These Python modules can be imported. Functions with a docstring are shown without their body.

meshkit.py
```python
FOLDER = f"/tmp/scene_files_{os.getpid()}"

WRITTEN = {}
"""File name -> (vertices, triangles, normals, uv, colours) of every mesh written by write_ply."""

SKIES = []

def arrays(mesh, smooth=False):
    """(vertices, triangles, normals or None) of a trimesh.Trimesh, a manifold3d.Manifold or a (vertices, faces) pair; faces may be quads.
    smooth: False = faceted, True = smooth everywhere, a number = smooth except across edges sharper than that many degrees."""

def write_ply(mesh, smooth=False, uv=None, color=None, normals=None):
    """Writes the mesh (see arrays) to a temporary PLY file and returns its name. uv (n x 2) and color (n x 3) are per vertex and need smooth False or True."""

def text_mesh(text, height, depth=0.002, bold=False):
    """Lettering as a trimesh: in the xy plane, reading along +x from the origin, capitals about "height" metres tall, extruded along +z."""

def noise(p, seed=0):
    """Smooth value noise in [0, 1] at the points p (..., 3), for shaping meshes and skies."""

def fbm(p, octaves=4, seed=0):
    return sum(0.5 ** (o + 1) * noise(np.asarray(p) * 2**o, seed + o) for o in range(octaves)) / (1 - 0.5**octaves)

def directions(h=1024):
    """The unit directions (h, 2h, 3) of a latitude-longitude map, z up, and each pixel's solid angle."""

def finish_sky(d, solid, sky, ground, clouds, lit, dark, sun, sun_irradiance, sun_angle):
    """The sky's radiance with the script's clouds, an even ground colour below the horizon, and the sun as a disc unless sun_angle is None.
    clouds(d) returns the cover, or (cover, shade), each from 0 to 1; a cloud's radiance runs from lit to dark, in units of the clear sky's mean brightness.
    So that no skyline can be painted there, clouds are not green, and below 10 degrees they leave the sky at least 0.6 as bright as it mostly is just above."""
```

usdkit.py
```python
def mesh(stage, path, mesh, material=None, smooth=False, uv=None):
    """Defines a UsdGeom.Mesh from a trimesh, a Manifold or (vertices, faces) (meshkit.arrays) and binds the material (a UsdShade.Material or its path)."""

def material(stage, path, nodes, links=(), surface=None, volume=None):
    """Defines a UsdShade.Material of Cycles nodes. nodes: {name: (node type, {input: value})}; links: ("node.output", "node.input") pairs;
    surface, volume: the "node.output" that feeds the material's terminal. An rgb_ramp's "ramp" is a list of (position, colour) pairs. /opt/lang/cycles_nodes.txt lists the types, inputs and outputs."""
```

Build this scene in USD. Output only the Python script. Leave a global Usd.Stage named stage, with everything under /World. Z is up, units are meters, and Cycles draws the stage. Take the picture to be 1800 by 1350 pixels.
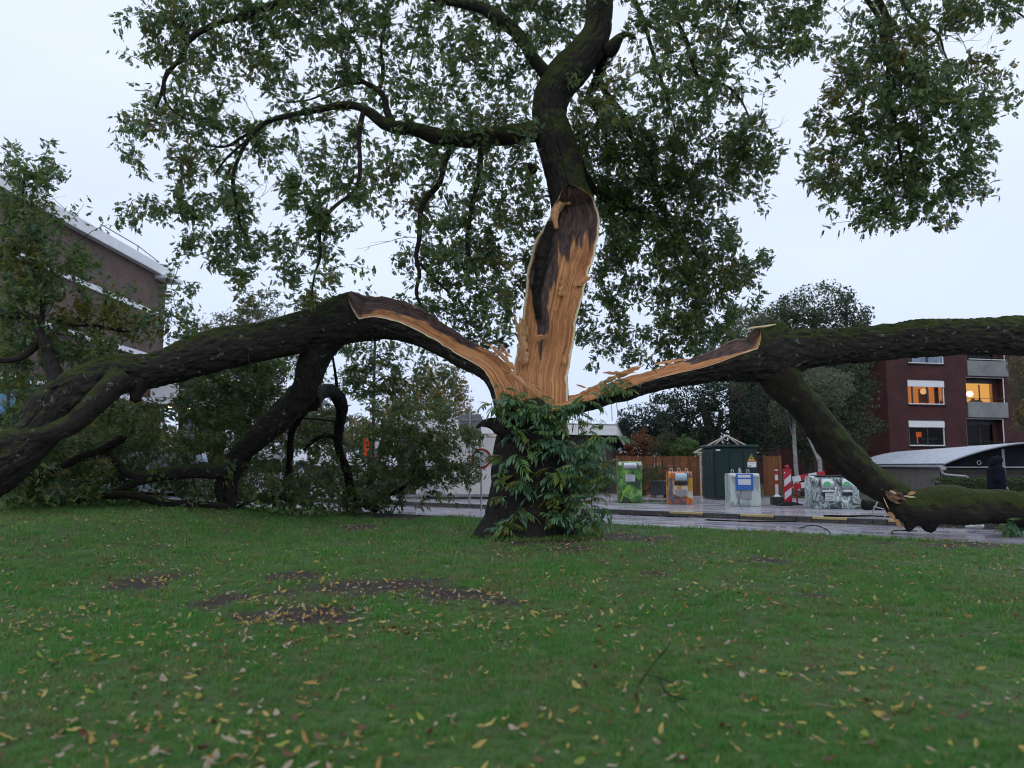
import math, random
import numpy as np
import trimesh, usdkit, meshkit
from meshkit import fbm, noise
from pxr import Usd, UsdGeom, UsdShade, UsdLux, Sdf, Gf, Vt
from scipy.interpolate import PchipInterpolator
from scipy.spatial import cKDTree
from shapely.geometry import Polygon, Point, LineString
from shapely import affinity
import manifold3d as m3

random.seed(7); rng = np.random.default_rng(7)
stage = Usd.Stage.CreateInMemory()
UsdGeom.SetStageUpAxis(stage, 'Z'); UsdGeom.SetStageMetersPerUnit(stage, 1.0)
UsdGeom.Xform.Define(stage, '/World'); UsdGeom.Scope.Define(stage, '/World/Looks')

# ------------------------------------------------------------------ camera, sky, sun, exposure
F, CX, CY, PITCH, CAMZ = 1400.0, 900.0, 675.0, math.atan(143 / 1400.0), 1.5
CAM = np.array([0, 0, CAMZ])
cam = UsdGeom.Camera.Define(stage, '/World/camera')
cam.AddTranslateOp().Set(Gf.Vec3d(0, 0, CAMZ)); cam.AddRotateXOp().Set(90 + math.degrees(PITCH))
cam.CreateHorizontalApertureAttr(36.0); cam.CreateVerticalApertureAttr(27.0); cam.CreateFocalLengthAttr(28.0)
cam.CreateFStopAttr(1.25); cam.CreateFocusDistanceAttr(17.2); cam.CreateExposureAttr(0.0)
cam.CreateClippingRangeAttr(Gf.Vec2f(0.05, 5000))
SUN_EL, SUN_AZ = math.radians(38), math.radians(200)          # high soft glow behind the viewer, thick cloud in front of it
sdir = np.array([math.sin(SUN_AZ) * math.cos(SUN_EL), math.cos(SUN_AZ) * math.cos(SUN_EL), math.sin(SUN_EL)])
sky_mat = usdkit.material(stage, '/World/Looks/sky', {
    's': ('sky_texture', {'sky_type': 'single_scattering', 'sun_disc': False, 'sun_elevation': SUN_EL, 'sun_rotation': SUN_AZ}),
    'tc': ('texture_coordinate', {}), 'sep': ('separate_xyz', {}),
    'up': ('map_range', {'from_min': -0.05, 'from_max': 1.0, 'to_min': 0.0, 'to_max': 1.0, 'clamp': True}),
    'r': ('rgb_ramp', {'ramp': [(0.0, (7.3, 8.5, 11.2)), (0.1, (8.0, 9.2, 11.8)), (0.3, (9.0, 10.1, 12.3)), (0.55, (10.0, 11.0, 13.0)), (1.0, (11.5, 12.4, 14.2))]}),
    'map': ('mapping', {'scale': (1.0, 1.0, 2.6)}),
    'n': ('noise_texture', {'scale': 1.7, 'detail': 5, 'roughness': 0.55}),
    'nr': ('map_range', {'from_min': 0.3, 'from_max': 0.7, 'to_min': 0.94, 'to_max': 1.06}),
    'mul': ('mix_color', {'blend_type': 'multiply', 'fac': 1.0, 'use_clamp': False}),
    'cl': ('mix_color', {'fac': 0.93, 'use_clamp': False}),
    'bg': ('background_shader', {'strength': 0.09})},
    [('tc.generated', 'sep.vector'), ('sep.z', 'up.value'), ('up.result', 'r.fac'), ('tc.generated', 'map.vector'), ('map.vector', 'n.vector'),
     ('n.fac', 'nr.value'), ('r.color', 'mul.a'), ('nr.result', 'mul.b'), ('s.color', 'cl.a'), ('mul.result', 'cl.b'), ('cl.result', 'bg.color')], surface='bg.background')
dome = UsdLux.DomeLight.Define(stage, '/World/sky'); UsdShade.MaterialBindingAPI.Apply(dome.GetPrim()).Bind(sky_mat)
dome.GetPrim().SetCustomDataByKey('kind', 'structure')
sun = UsdLux.DistantLight.Define(stage, '/World/sun')
sun.CreateIntensityAttr(0.15); sun.CreateAngleAttr(40.0); sun.CreateNormalizeAttr(True); sun.CreateColorAttr(Gf.Vec3f(1.0, 0.95, 0.9))
sun.AddRotateXYZOp().Set(Gf.Vec3f(90 - math.degrees(SUN_EL), 0, 180 - math.degrees(SUN_AZ)))

# ------------------------------------------------------------------ helpers
FWD = np.array([0, math.cos(PITCH), math.sin(PITCH)]); UPV = np.array([0, -math.sin(PITCH), math.cos(PITCH)])
def P(px, py, Y):
    "the world point at distance Y along the ground axis in the direction of the photograph's pixel"
    d = FWD + (px - CX) / F * np.array([1., 0, 0]) + (CY - py) / F * UPV
    return CAM + d * (Y / d[1])
def G(px, py, z=0.0):
    d = FWD + (px - CX) / F * np.array([1., 0, 0]) + (CY - py) / F * UPV
    return CAM + d * ((z - CAMZ) / d[2])
def PX(p):
    q = np.asarray(p) - CAM; dep = q @ FWD
    return CX + F * q[..., 0] / dep, CY - F * (q @ UPV) / dep
def met(w, p): return w / F * ((np.asarray(p) - CAM) @ FWD)
def nrm(v): v = np.asarray(v, float); return v / np.maximum(np.linalg.norm(v, axis=-1, keepdims=True), 1e-12)
def sstep(a, b, x): t = np.clip((np.asarray(x, float) - a) / (b - a), 0, 1); return t * t * (3 - 2 * t)

used = {}
def uname(parent, name):
    k = (parent, name); used[k] = used.get(k, -1) + 1
    return name if used[k] == 0 else f'{name}_{used[k]:03d}'
LOC = {}
def setd(prim, **kw):
    for k, v in kw.items():
        if v: prim.SetCustomDataByKey(k, v)
def thing(name, label, cat, loc=(0, 0, 0), group=None, kind=None, rz=0.0):
    path = '/World/' + uname('/World', name)
    x = UsdGeom.Xform.Define(stage, path); x.AddTranslateOp().Set(Gf.Vec3d(*map(float, loc)))
    if rz: x.AddRotateZOp().Set(math.degrees(rz))
    LOC[path] = np.array(loc, float)
    setd(x.GetPrim(), label=label, category=cat, group=group, kind=kind)
    return path
def tri(mesh):
    if hasattr(mesh, 'to_mesh'):
        m = mesh.to_mesh(); return np.array(m.vert_properties[:, :3]), np.array(m.tri_verts)
    if hasattr(mesh, 'vertices'): return np.array(mesh.vertices), np.array(mesh.faces)
    v, f = np.asarray(mesh[0], float), np.asarray(mesh[1], int)
    if f.shape[1] == 4: f = np.vstack([f[:, [0, 1, 2]], f[:, [0, 2, 3]]])
    return v, f
def part(parent, name, mesh, mat, smooth=False, attrs=None, label=None, kind=None, local=False):
    "one Mesh prim; vertices are given in world space unless local (or the parent has no place of its own)"
    path = parent + '/' + uname(parent, name)
    v, f = tri(mesh)
    if not local:
        top = '/'.join(parent.split('/')[:3])
        v = v - LOC.get(top, np.zeros(3))
    m = usdkit.mesh(stage, path, (v, f), mat, smooth)
    for k, a in (attrs or {}).items():
        a = np.asarray(a, np.float32); pv = UsdGeom.PrimvarsAPI(m)
        if a.ndim == 1: pv.CreatePrimvar(k, Sdf.ValueTypeNames.FloatArray, 'vertex').Set(Vt.FloatArray.FromNumpy(a))
        else: pv.CreatePrimvar(k, Sdf.ValueTypeNames.Float3Array, 'vertex').Set(Vt.Vec3fArray.FromNumpy(a))
    setd(m.GetPrim(), label=label, kind=kind)
    return path
def single(name, mesh, mat, label=None, cat=None, group=None, kind=None, smooth=False, attrs=None):
    p = part('/World', name, mesh, mat, smooth, attrs)
    setd(stage.GetPrimAtPath(p), label=label, category=cat, group=group, kind=kind)
    return p
def cat(ms):
    vs, fs, n = [], [], 0
    for m in ms:
        v, f = tri(m); vs.append(v); fs.append(f + n); n += len(v)
    return np.vstack(vs), np.vstack(fs)
def box(c, s, rz=0.0, ch=0.0, R=None):
    "a box (centre, size), turned by rz, its edges chamfered by ch"
    h = np.array(s, float) / 2
    if ch > 0:
        pts = []
        for sg in np.ndindex(2, 2, 2):
            g = np.array(sg) * 2 - 1
            for k in range(3):
                q = g * (h - ch); q[k] = g[k] * h[k]; pts.append(q)
        m = trimesh.convex.convex_hull(np.array(pts)); v, f = np.array(m.vertices), np.array(m.faces)
    else:
        m = trimesh.creation.box(extents=2 * h); v, f = np.array(m.vertices), np.array(m.faces)
    if R is not None: v = v @ np.asarray(R).T
    if rz: v = rotz(v, rz)
    return v + np.array(c), f
def rotz(v, a):
    c, s = math.cos(a), math.sin(a); return v @ np.array([[c, s, 0], [-s, c, 0], [0, 0, 1]])
def place(mesh, loc, rz=0.0):
    v, f = tri(mesh); return rotz(v, rz) + np.array(loc), f
def rod(a, b, r, n=8, r2=None):
    a, b = np.array(a, float), np.array(b, float); r2 = r if r2 is None else r2
    t = nrm(b - a); x = nrm(np.cross(t, [0.3, 0.2, 1] if abs(t[2]) < .9 else [1, 0, 0])); y = np.cross(t, x)
    an = np.linspace(0, 2 * np.pi, n, endpoint=False); c = np.cos(an)[:, None] * x + np.sin(an)[:, None] * y
    v = np.vstack([a + r * c, b + r2 * c, [a], [b]]); f = []
    for i in range(n):
        j = (i + 1) % n; f += [[i, j, n + j], [i, n + j, n + i], [2 * n, j, i], [2 * n + 1, n + i, n + j]]
    return v, np.array(f)
def bar(a, b, w, h):
    a, b = np.array(a, float), np.array(b, float); t = nrm(b - a); x = nrm(np.cross(t, [0, 0, 1])) if abs(t[2]) < .98 else np.array([1., 0, 0]); y = np.cross(x, t)
    return box((a + b) / 2, (w, np.linalg.norm(b - a), h), R=np.stack([x, t, y], 1))
def extrude(poly, depth):
    return trimesh.creation.extrude_polygon(poly, depth, engine='earcut')
def upright(poly, depth, loc, rz=0.0):
    "a polygon drawn in (x right, y up) extruded towards -y by depth, standing at loc"
    v, f = tri(extrude(poly, depth)); v = np.stack([v[:, 0], -v[:, 2], v[:, 1]], 1)
    return rotz(v, rz) + np.array(loc), f
def polytube(pts, r, n=6):
    return cat([rod(pts[i], pts[i + 1], r, n) for i in range(len(pts) - 1)])
MAT = {}
def mat(name, col, rough=0.7, var=0.25, scale=3.0, bump=0.0, bscale=40, spec=0.4, metal=0.0, coat=0.0, col2=None, stretch=(1, 1, 1)):
    "a principled material whose colour varies with noise between darker and lighter tones of the thing's own colour"
    if name in MAT: return MAT[name]
    c = np.array(col, float); lo, hi = (c * (1 - var), c * (1 + var)) if col2 is None else (c, np.array(col2, float))
    nodes = {'g': ('geometry', {}), 'm': ('mapping', {'scale': stretch}), 'n': ('noise_texture', {'scale': scale, 'detail': 6, 'roughness': 0.6}),
             'r': ('rgb_ramp', {'ramp': [(0.3, tuple(lo)), (0.7, tuple(hi))]}),
             'n2': ('noise_texture', {'scale': scale * 2.3, 'detail': 4}), 'rr': ('map_range', {'from_min': 0.3, 'from_max': 0.7, 'to_min': max(rough - .12, .03), 'to_max': min(rough + .12, 1), 'clamp': True}),
             'p': ('principled_bsdf', {'specular_ior_level': spec, 'metallic': metal, 'coat_weight': coat})}
    links = [('g.position', 'm.vector'), ('m.vector', 'n.vector'), ('n.fac', 'r.fac'), ('r.color', 'p.base_color'), ('m.vector', 'n2.vector'), ('n2.fac', 'rr.value'), ('rr.result', 'p.roughness')]
    if bump:
        nodes['bn'] = ('noise_texture', {'scale': bscale, 'detail': 5}); nodes['b'] = ('bump', {'strength': bump, 'distance': 0.02})
        links += [('m.vector', 'bn.vector'), ('bn.fac', 'b.height'), ('b.normal', 'p.normal')]
    MAT[name] = usdkit.material(stage, '/World/Looks/' + name, nodes, links, surface='p.BSDF'); return MAT[name]
def leafmat(name, col, col2, trans=0.25, rough=0.45, spec=0.35):
    "leaf: colour differs from leaf to leaf, a little light passes through"
    MAT[name] = usdkit.material(stage, '/World/Looks/' + name, {
        'o': ('object_info', {}), 'g': ('geometry', {}), 'ad': ('math', {'math_type': 'add'}), 'fr': ('math', {'math_type': 'fraction'}),
        'r': ('rgb_ramp', {'ramp': [(0.0, col), (0.75, tuple((np.array(col) + np.array(col2)) / 2)), (1.0, col2)]}),
        'p': ('principled_bsdf', {'roughness': rough, 'specular_ior_level': spec}), 't': ('translucent_bsdf', {}), 'x': ('mix_closure', {'fac': trans})},
        [('o.random', 'ad.value1'), ('g.random_per_island', 'ad.value2'), ('ad.value', 'fr.value1'), ('fr.value', 'r.fac'), ('r.color', 'p.base_color'), ('r.color', 't.color'), ('p.BSDF', 'x.closure1'), ('t.BSDF', 'x.closure2')], surface='x.closure')
    return MAT[name]
def glow(name, col, s):
    MAT[name] = usdkit.material(stage, '/World/Looks/' + name, {'e': ('emission', {'color': col, 'strength': s})}, [], surface='e.emission'); return MAT[name]
def glass(name='window_glass', tint=(0.85, 0.9, 0.95)):
    if name not in MAT:
        MAT[name] = usdkit.material(stage, '/World/Looks/' + name, {'t': ('transparent_bsdf', {'color': tint}), 'g': ('glossy_bsdf', {'color': (.9, .9, .9), 'roughness': 0.03}), 'f': ('fresnel', {'IOR': 1.22}), 'x': ('mix_closure', {})},
            [('f.fac', 'x.fac'), ('t.BSDF', 'x.closure1'), ('g.BSDF', 'x.closure2')], surface='x.closure')
    return MAT[name]
def instancer(path, pos, quats, scales, idx, protos):
    "protos: list of (name, mesh, material); placed at pos with quaternions (w,x,y,z)"
    pi = UsdGeom.PointInstancer.Define(stage, path)
    for n, me, ma in protos:
        usdkit.mesh(stage, f'{path}/{n}', me, ma, False); pi.CreatePrototypesRel().AddTarget(f'{path}/{n}')
    pi.CreatePositionsAttr(Vt.Vec3fArray.FromNumpy(np.asarray(pos, np.float32)))
    pi.CreateProtoIndicesAttr(Vt.IntArray.FromNumpy(np.asarray(idx, np.int32)))
    pi.CreateScalesAttr(Vt.Vec3fArray.FromNumpy(np.repeat(np.asarray(scales, np.float32)[:, None], 3, 1) if np.ndim(scales) == 1 else np.asarray(scales, np.float32)))
    q = np.asarray(quats, float)
    pi.CreateOrientationsAttr(Vt.QuathArray([Gf.Quath(float(a), float(b), float(c), float(d)) for a, b, c, d in q]))
    return pi.GetPrim()
def quat_from_frames(X, Y, Z):
    from scipy.spatial.transform import Rotation
    q = Rotation.from_matrix(np.stack([X, Y, Z], -1)).as_quat(); return q[:, [3, 0, 1, 2]]
def frames_for(dirs, up=None, roll=0.0):
    "frames whose y axis follows dirs and whose z axis stays near up"
    d = nrm(dirs); n = len(d); u = np.tile([0, 0, 1.], (n, 1)) if up is None else up
    x = np.cross(d, u); bad = np.linalg.norm(x, axis=1) < 1e-3; x[bad] = [1, 0, 0]; x = nrm(x); z = np.cross(x, d)
    if np.ndim(roll) or roll: x, z = x * np.cos(roll)[:, None] + z * np.sin(roll)[:, None], -x * np.sin(roll)[:, None] + z * np.cos(roll)[:, None]
    return x, d, z

# ------------------------------------------------------------------ ground, lawn, road, pavement
RD = nrm(np.array([-1900 / 1400.0, 1.0])); RN = np.array([-RD[1] * -1, 0.0]); RN = np.array([RD[1], -RD[0]])     # along the road (away to the left), across it (away from the viewer)
def ab(x, y): return x * RD[0] + y * RD[1], x * RN[0] + y * RN[1]
def xy(a, b): return a * RD[0] + b * RN[0], a * RD[1] + b * RN[1]
B_EDGE = float(np.dot(G(1800, 956)[:2], RN)); B_KERB = float(np.dot(G(1300, 908.5)[:2], RN)); B_PAVE = B_KERB + 12.5
ROAD_Z, PAVE_Z = -0.03, 0.08
def lawn_z(x, y):
    a, b = ab(x, y)
    m = 0.46 * sstep(-4.6, -8.5, x) * sstep(16.2, 12.2, b) * sstep(7, 16, y)
    u = 0.05 * (fbm(np.stack([x * .35, y * .35, np.zeros_like(x)], -1), 3, 5) - .5) + 0.022 * (fbm(np.stack([x * 2.2, y * 2.2, np.zeros_like(x)], -1), 2, 9) - .5)
    return m + u * sstep(B_EDGE, B_EDGE - 1.0, b) + 0.0
DIRT = [(270, 1018, 60, 9), (420, 1052, 95, 10), (520, 1075, 90, 9), (585, 1092, 60, 7), (680, 1030, 120, 9), (800, 1045, 110, 10), (880, 1058, 70, 8), (520, 1012, 60, 5), (930, 948, 120, 9), (1110, 943, 60, 4), (1350, 985, 60, 5), (640, 925, 40, 3), (700, 905, 90, 4), (1680, 958, 130, 3), (1420, 1050, 50, 4), (1150, 1010, 40, 3)]
def dirt(x, y):
    "how bare the lawn is: worn, muddy patches lying about on it"
    out = np.zeros_like(x); w = fbm(np.stack([x * 1.7, y * 1.7, np.zeros_like(x)], -1), 4, 3) - .5
    for px, py, rx, ry in DIRT:
        c = G(px, py); ex = G(px + rx, py)[0] - c[0]; ey = max(G(px, py - ry)[1] - c[1], .15)
        d = np.sqrt(((x - c[0]) / (ex * 1.15)) ** 2 + ((y - c[1]) / (ey * 1.9)) ** 2) + w * 1.7
        out = np.maximum(out, 1 - sstep(.55, 1.1, d))
    return out
soil = mat('far_soil', (.045, .05, .022), rough=.9, scale=.4)
v = np.array([[-500, -60, -.16], [500, -60, -.16], [500, 900, -.16], [-500, 900, -.16]], float)
single('ground', (v, [[0, 1, 2, 3]]), soil, kind='structure')
lawn_mat = usdkit.material(stage, '/World/Looks/lawn', {
    'g': ('geometry', {}), 'd': ('attribute', {'attribute': 'dirt'}), 'n': ('noise_texture', {'scale': 14, 'detail': 7, 'roughness': .7}), 'n2': ('noise_texture', {'scale': .8, 'detail': 4}), 'n3': ('noise_texture', {'scale': 90, 'detail': 3}),
    'r': ('rgb_ramp', {'ramp': [(.3, (.024, .048, .012)), (.5, (.042, .095, .018)), (.72, (.075, .135, .030))]}),
    'mx': ('mix_color', {'blend_type': 'multiply', 'fac': 1.0}), 'r2': ('rgb_ramp', {'ramp': [(.35, (.75, .8, .75)), (.65, (1.15, 1.1, 1.1))]}),
    's': ('rgb_ramp', {'ramp': [(.3, (.014, .010, .008)), (.7, (.050, .036, .027))]}), 'm': ('mix_color', {}),
    'b': ('bump', {'strength': .7, 'distance': .03}), 'p': ('principled_bsdf', {'roughness': .75, 'specular_ior_level': .35})},
    [('g.position', 'n.vector'), ('g.position', 'n2.vector'), ('g.position', 'n3.vector'), ('n.fac', 'r.fac'), ('n2.fac', 'r2.fac'), ('r.color', 'mx.a'), ('r2.color', 'mx.b'), ('n.fac', 's.fac'), ('d.fac', 'm.fac'), ('mx.result', 'm.a'), ('s.color', 'm.b'), ('m.result', 'p.base_color'), ('n3.fac', 'b.height'), ('b.normal', 'p.normal')], surface='p.BSDF')
na, nb = 420, 330
A, B = np.meshgrid(np.linspace(-26, 30, na), B_EDGE - (np.linspace(0, 1, nb) ** 1.15) * 30, indexing='ij')
x, y = xy(A, B)
edge = .10 * (fbm(np.stack([A * .9, A * 0, A * 0], -1), 4, 2) - .5) * sstep(B_EDGE - .6, B_EDGE, B) * 2
x, y = x + edge * RN[0], y + edge * RN[1]
z = lawn_z(x, y) - .03 * sstep(B_EDGE - .12, B_EDGE, B) - .012 * dirt(x, y)
idx = np.arange(na * nb).reshape(na, nb)
q = np.stack([idx[:-1, :-1], idx[1:, :-1], idx[1:, 1:], idx[:-1, 1:]], -1).reshape(-1, 4)[:, ::-1]
single('lawn', (np.stack([x, y, z], -1).reshape(-1, 3), q), lawn_mat, kind='structure', smooth=True, attrs={'dirt': dirt(x, y).ravel()})
def sheet(a0, a1, b0, b1, z, na=2, nb=2, rough=0.0, seed=0):
    A, B = np.meshgrid(np.linspace(a0, a1, na), np.linspace(b0, b1, nb), indexing='ij'); X, Y = xy(A, B)
    Z = z + (rough * (fbm(np.stack([X * .5, Y * .5, X * 0], -1), 3, seed) - .5) if rough else np.zeros_like(X))
    I = np.arange(na * nb).reshape(na, nb)
    return np.stack([X, Y, Z], -1).reshape(-1, 3), np.stack([I[:-1, :-1], I[1:, :-1], I[1:, 1:], I[:-1, 1:]], -1).reshape(-1, 4)[:, ::-1]
ang = math.atan2(RD[1], RD[0])
def paver(name, c1, c2, mortar, rough, bw, bh, wet):
    MAT[name] = usdkit.material(stage, '/World/Looks/' + name, {
        'g': ('geometry', {}), 'm': ('mapping', {'rotation': (0, 0, -ang)}), 'br': ('brick_texture', {'color1': c1, 'color2': c2, 'mortar': mortar, 'scale': 1.0, 'brick_width': bw, 'row_height': bh, 'mortar_size': .006, 'mortar_smooth': .3}),
        'n': ('noise_texture', {'scale': .7, 'detail': 8, 'roughness': .65}), 'r': ('rgb_ramp', {'ramp': [(.3, (.62, .62, .66)), (.7, (1.2, 1.18, 1.18))]}), 'mx': ('mix_color', {'blend_type': 'multiply', 'fac': 1.0}),
        'ms': ('mapping', {'scale': (.25, 1.6, 1)}), 'ns': ('noise_texture', {'scale': 1.5, 'detail': 6}), 'rr': ('map_range', {'from_min': .38, 'from_max': .62, 'to_min': wet, 'to_max': rough, 'clamp': True}),
        'b': ('bump', {'strength': .35, 'distance': .006}), 'p': ('principled_bsdf', {'specular_ior_level': .5})},
        [('g.position', 'm.vector'), ('m.vector', 'br.vector'), ('m.vector', 'ms.vector'), ('ms.vector', 'ns.vector'), ('m.vector', 'n.vector'), ('n.fac', 'r.fac'), ('br.color', 'mx.a'), ('r.color', 'mx.b'), ('mx.result', 'p.base_color'), ('ns.fac', 'rr.value'), ('rr.result', 'p.roughness'), ('br.fac', 'b.height'), ('b.normal', 'p.normal')], surface='p.BSDF')
    return MAT[name]
single('road', sheet(-70, 90, B_EDGE - 1.2, B_KERB - .3, ROAD_Z - .035, 120, 12, .03, 4), paver('road_bricks', (.27, .265, .325), (.36, .345, .395), (.11, .105, .12), .34, .21, .105, .06), kind='structure', smooth=True)
single('gutter', sheet(-70, 90, B_KERB - .3, B_KERB, ROAD_Z - .03), mat('gutter_stone', (.11, .105, .11), rough=.35, scale=2, spec=.5), kind='structure')
single('pavement', sheet(-70, 90, B_KERB + .14, B_PAVE, PAVE_Z - .002), paver('pavement_tiles', (.28, .27, .31), (.35, .335, .365), (.12, .11, .115), .38, .3, .15, .08), kind='structure')
single('back_garden', sheet(-120, 120, B_PAVE, B_PAVE + 60, PAVE_Z - .03), mat('garden_soil', (.035, .04, .018), rough=.9, scale=1.5, bump=.4), kind='structure')
kerb = '/World/kerb'; UsdGeom.Xform.Define(stage, kerb); setd(stage.GetPrimAtPath(kerb), kind='structure')
kerb_m = mat('kerb_stone', (.075, .075, .08), rough=.45, scale=6, bump=.2); kerb_y = mat('kerb_yellow_paint', (.60, .46, .20), rough=.5, var=.18, scale=9)
def a_of(px, py): return float(np.dot(G(px, py)[:2], RD))
yel = [(a_of(l, 0 * l + 908.5 + (l - 1300) * .0393), a_of(r, 908.5 + (r - 1300) * .0393)) for l, r in ((1176, 1236), (1300, 1361), (1427, 1490), (1560, 1615), (1668, 1702))]
cuts = sorted(v for p in yel for v in p)
edges = list(np.arange(-34, 32, 1.0)); edges = [e for e in edges if not any(min(p) - .35 < e < max(p) + .35 for p in yel)] + cuts
edges = sorted(edges)
for e0, e1 in zip(edges[:-1], edges[1:]):
    mid = (e0 + e1) / 2; isy = any(min(p) - .01 < mid < max(p) + .01 for p in yel)
    cx_, cy_ = xy(mid, B_KERB + .07)
    kp = part(kerb, 'kerb_stone', box((cx_, cy_, (PAVE_Z + .004 - .2) / 2 + .0), (abs(e1 - e0) - .012, .14, PAVE_Z + .2), rz=ang, ch=.012), kerb_m, label='kerb stone with a yellow painted top' if isy else None)
    if isy: part(kp, 'yellow_face', box((cx_ - RN[0] * .071, cy_ - RN[1] * .071, PAVE_Z - .026), (abs(e1 - e0) - .03, .006, .058), rz=ang), kerb_y); part(kp, 'yellow_paint', box((cx_, cy_, (PAVE_Z + .004 - .2) / 2 + (PAVE_Z + .2) / 2 + .001), (abs(e1 - e0) - .03, .122, .008), rz=ang, ch=.002), kerb_y)

# ------------------------------------------------------------------ the broken tree
BASE = np.array([.38, 17.25, 0.])
def spl(ctrl, step):
    "a smooth path through (x, y, z, r) points, sampled every step metres"
    c = np.array(ctrl, float); s = np.r_[0, np.cumsum(np.linalg.norm(np.diff(c[:, :3], axis=0), axis=1))]
    n = max(int(s[-1] / step), 3); u = np.linspace(0, s[-1], n + 1)
    from scipy.interpolate import CubicSpline
    xyz = CubicSpline(s, c[:, :3], bc_type='natural')(u) if len(c) > 2 else np.stack([np.interp(u, s, c[:, k]) for k in range(3)], 1)
    return xyz, PchipInterpolator(s, c[:, 3])(u) if len(c) > 2 else np.interp(u, s, c[:, 3]), u
def px_path(pts, minr=.004):
    out = []
    for px, py, Y, w in pts:
        p = P(px, py, Y); out.append((*p, max(met(w, p) / 2, minr)))
    return out
def frames(xyz, ref):
    T = nrm(np.gradient(xyz, axis=0)); N = np.zeros_like(T); n = nrm(np.asarray(ref, float) - np.dot(ref, T[0]) * T[0])
    for i in range(len(T)):
        n = nrm(n - np.dot(n, T[i]) * T[i]); N[i] = n
    return T, N, np.cross(T, N)
def limb(ctrl, nseg=40, step=.05, lumps=.16, ridge=.02, seed=0, cap=True, freq=14.0):
    "a limb: rings along a smooth path, lumpy, with bark ridges running along it; returns mesh and bark coordinates"
    xyz, r, s = spl(ctrl, step); T, N, Bn = frames(xyz, (0, 1, 0) if abs(nrm(xyz[1] - xyz[0])[1]) < .8 else (1, 0, 0))
    th = np.linspace(0, 2 * np.pi, nseg, endpoint=False); C, S = np.cos(th), np.sin(th)
    dirs = C[None, :, None] * N[:, None] + S[None, :, None] * Bn[:, None]
    base = xyz[:, None] + dirs * r[:, None, None]
    lum = 1 + lumps * 2 * (fbm(base * (.55 / np.mean(r)) ** .7, 3, seed) - .5) + lumps * .9 * (fbm(base * (1.6 / np.mean(r)) ** .8, 3, seed + 50) - .5)
    q = np.stack([np.broadcast_to(C * r.mean() * freq, (len(s), nseg)), np.broadcast_to(S * r.mean() * freq, (len(s), nseg)), np.broadcast_to(s[:, None] * freq * .22, (len(s), nseg))], -1)
    rid = 1 - 2 * np.abs(fbm(q, 3, seed + 3) - .5) * 2
    pos = xyz[:, None] + dirs * (r[:, None] * lum + ridge * (rid - .5))[..., None]
    bco = np.stack([np.broadcast_to(C[None] * r[:, None], (len(s), nseg)), np.broadcast_to(S[None] * r[:, None], (len(s), nseg)), np.broadcast_to(s[:, None] * .28, (len(s), nseg))], -1)
    V = pos.reshape(-1, 3); K = bco.reshape(-1, 3)
    I = np.arange(len(V)).reshape(len(s), nseg); J = np.roll(I, -1, 1)
    Fq = np.stack([I[:-1], J[:-1], J[1:], I[1:]], -1).reshape(-1, 4)
    Ft = np.vstack([Fq[:, [0, 1, 2]], Fq[:, [0, 2, 3]]])
    if cap:
        n = len(V); V = np.vstack([V, xyz[0] - T[0] * r[0] * .2, xyz[-1] + T[-1] * r[-1] * .6]); K = np.vstack([K, K[:1] * 0, K[-1:]])
        Ft = np.vstack([Ft, np.stack([J[0], I[0], np.full(nseg, n)], 1), np.stack([I[-1], J[-1], np.full(nseg, n + 1)], 1)])
    return (V, Ft), K
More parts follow.
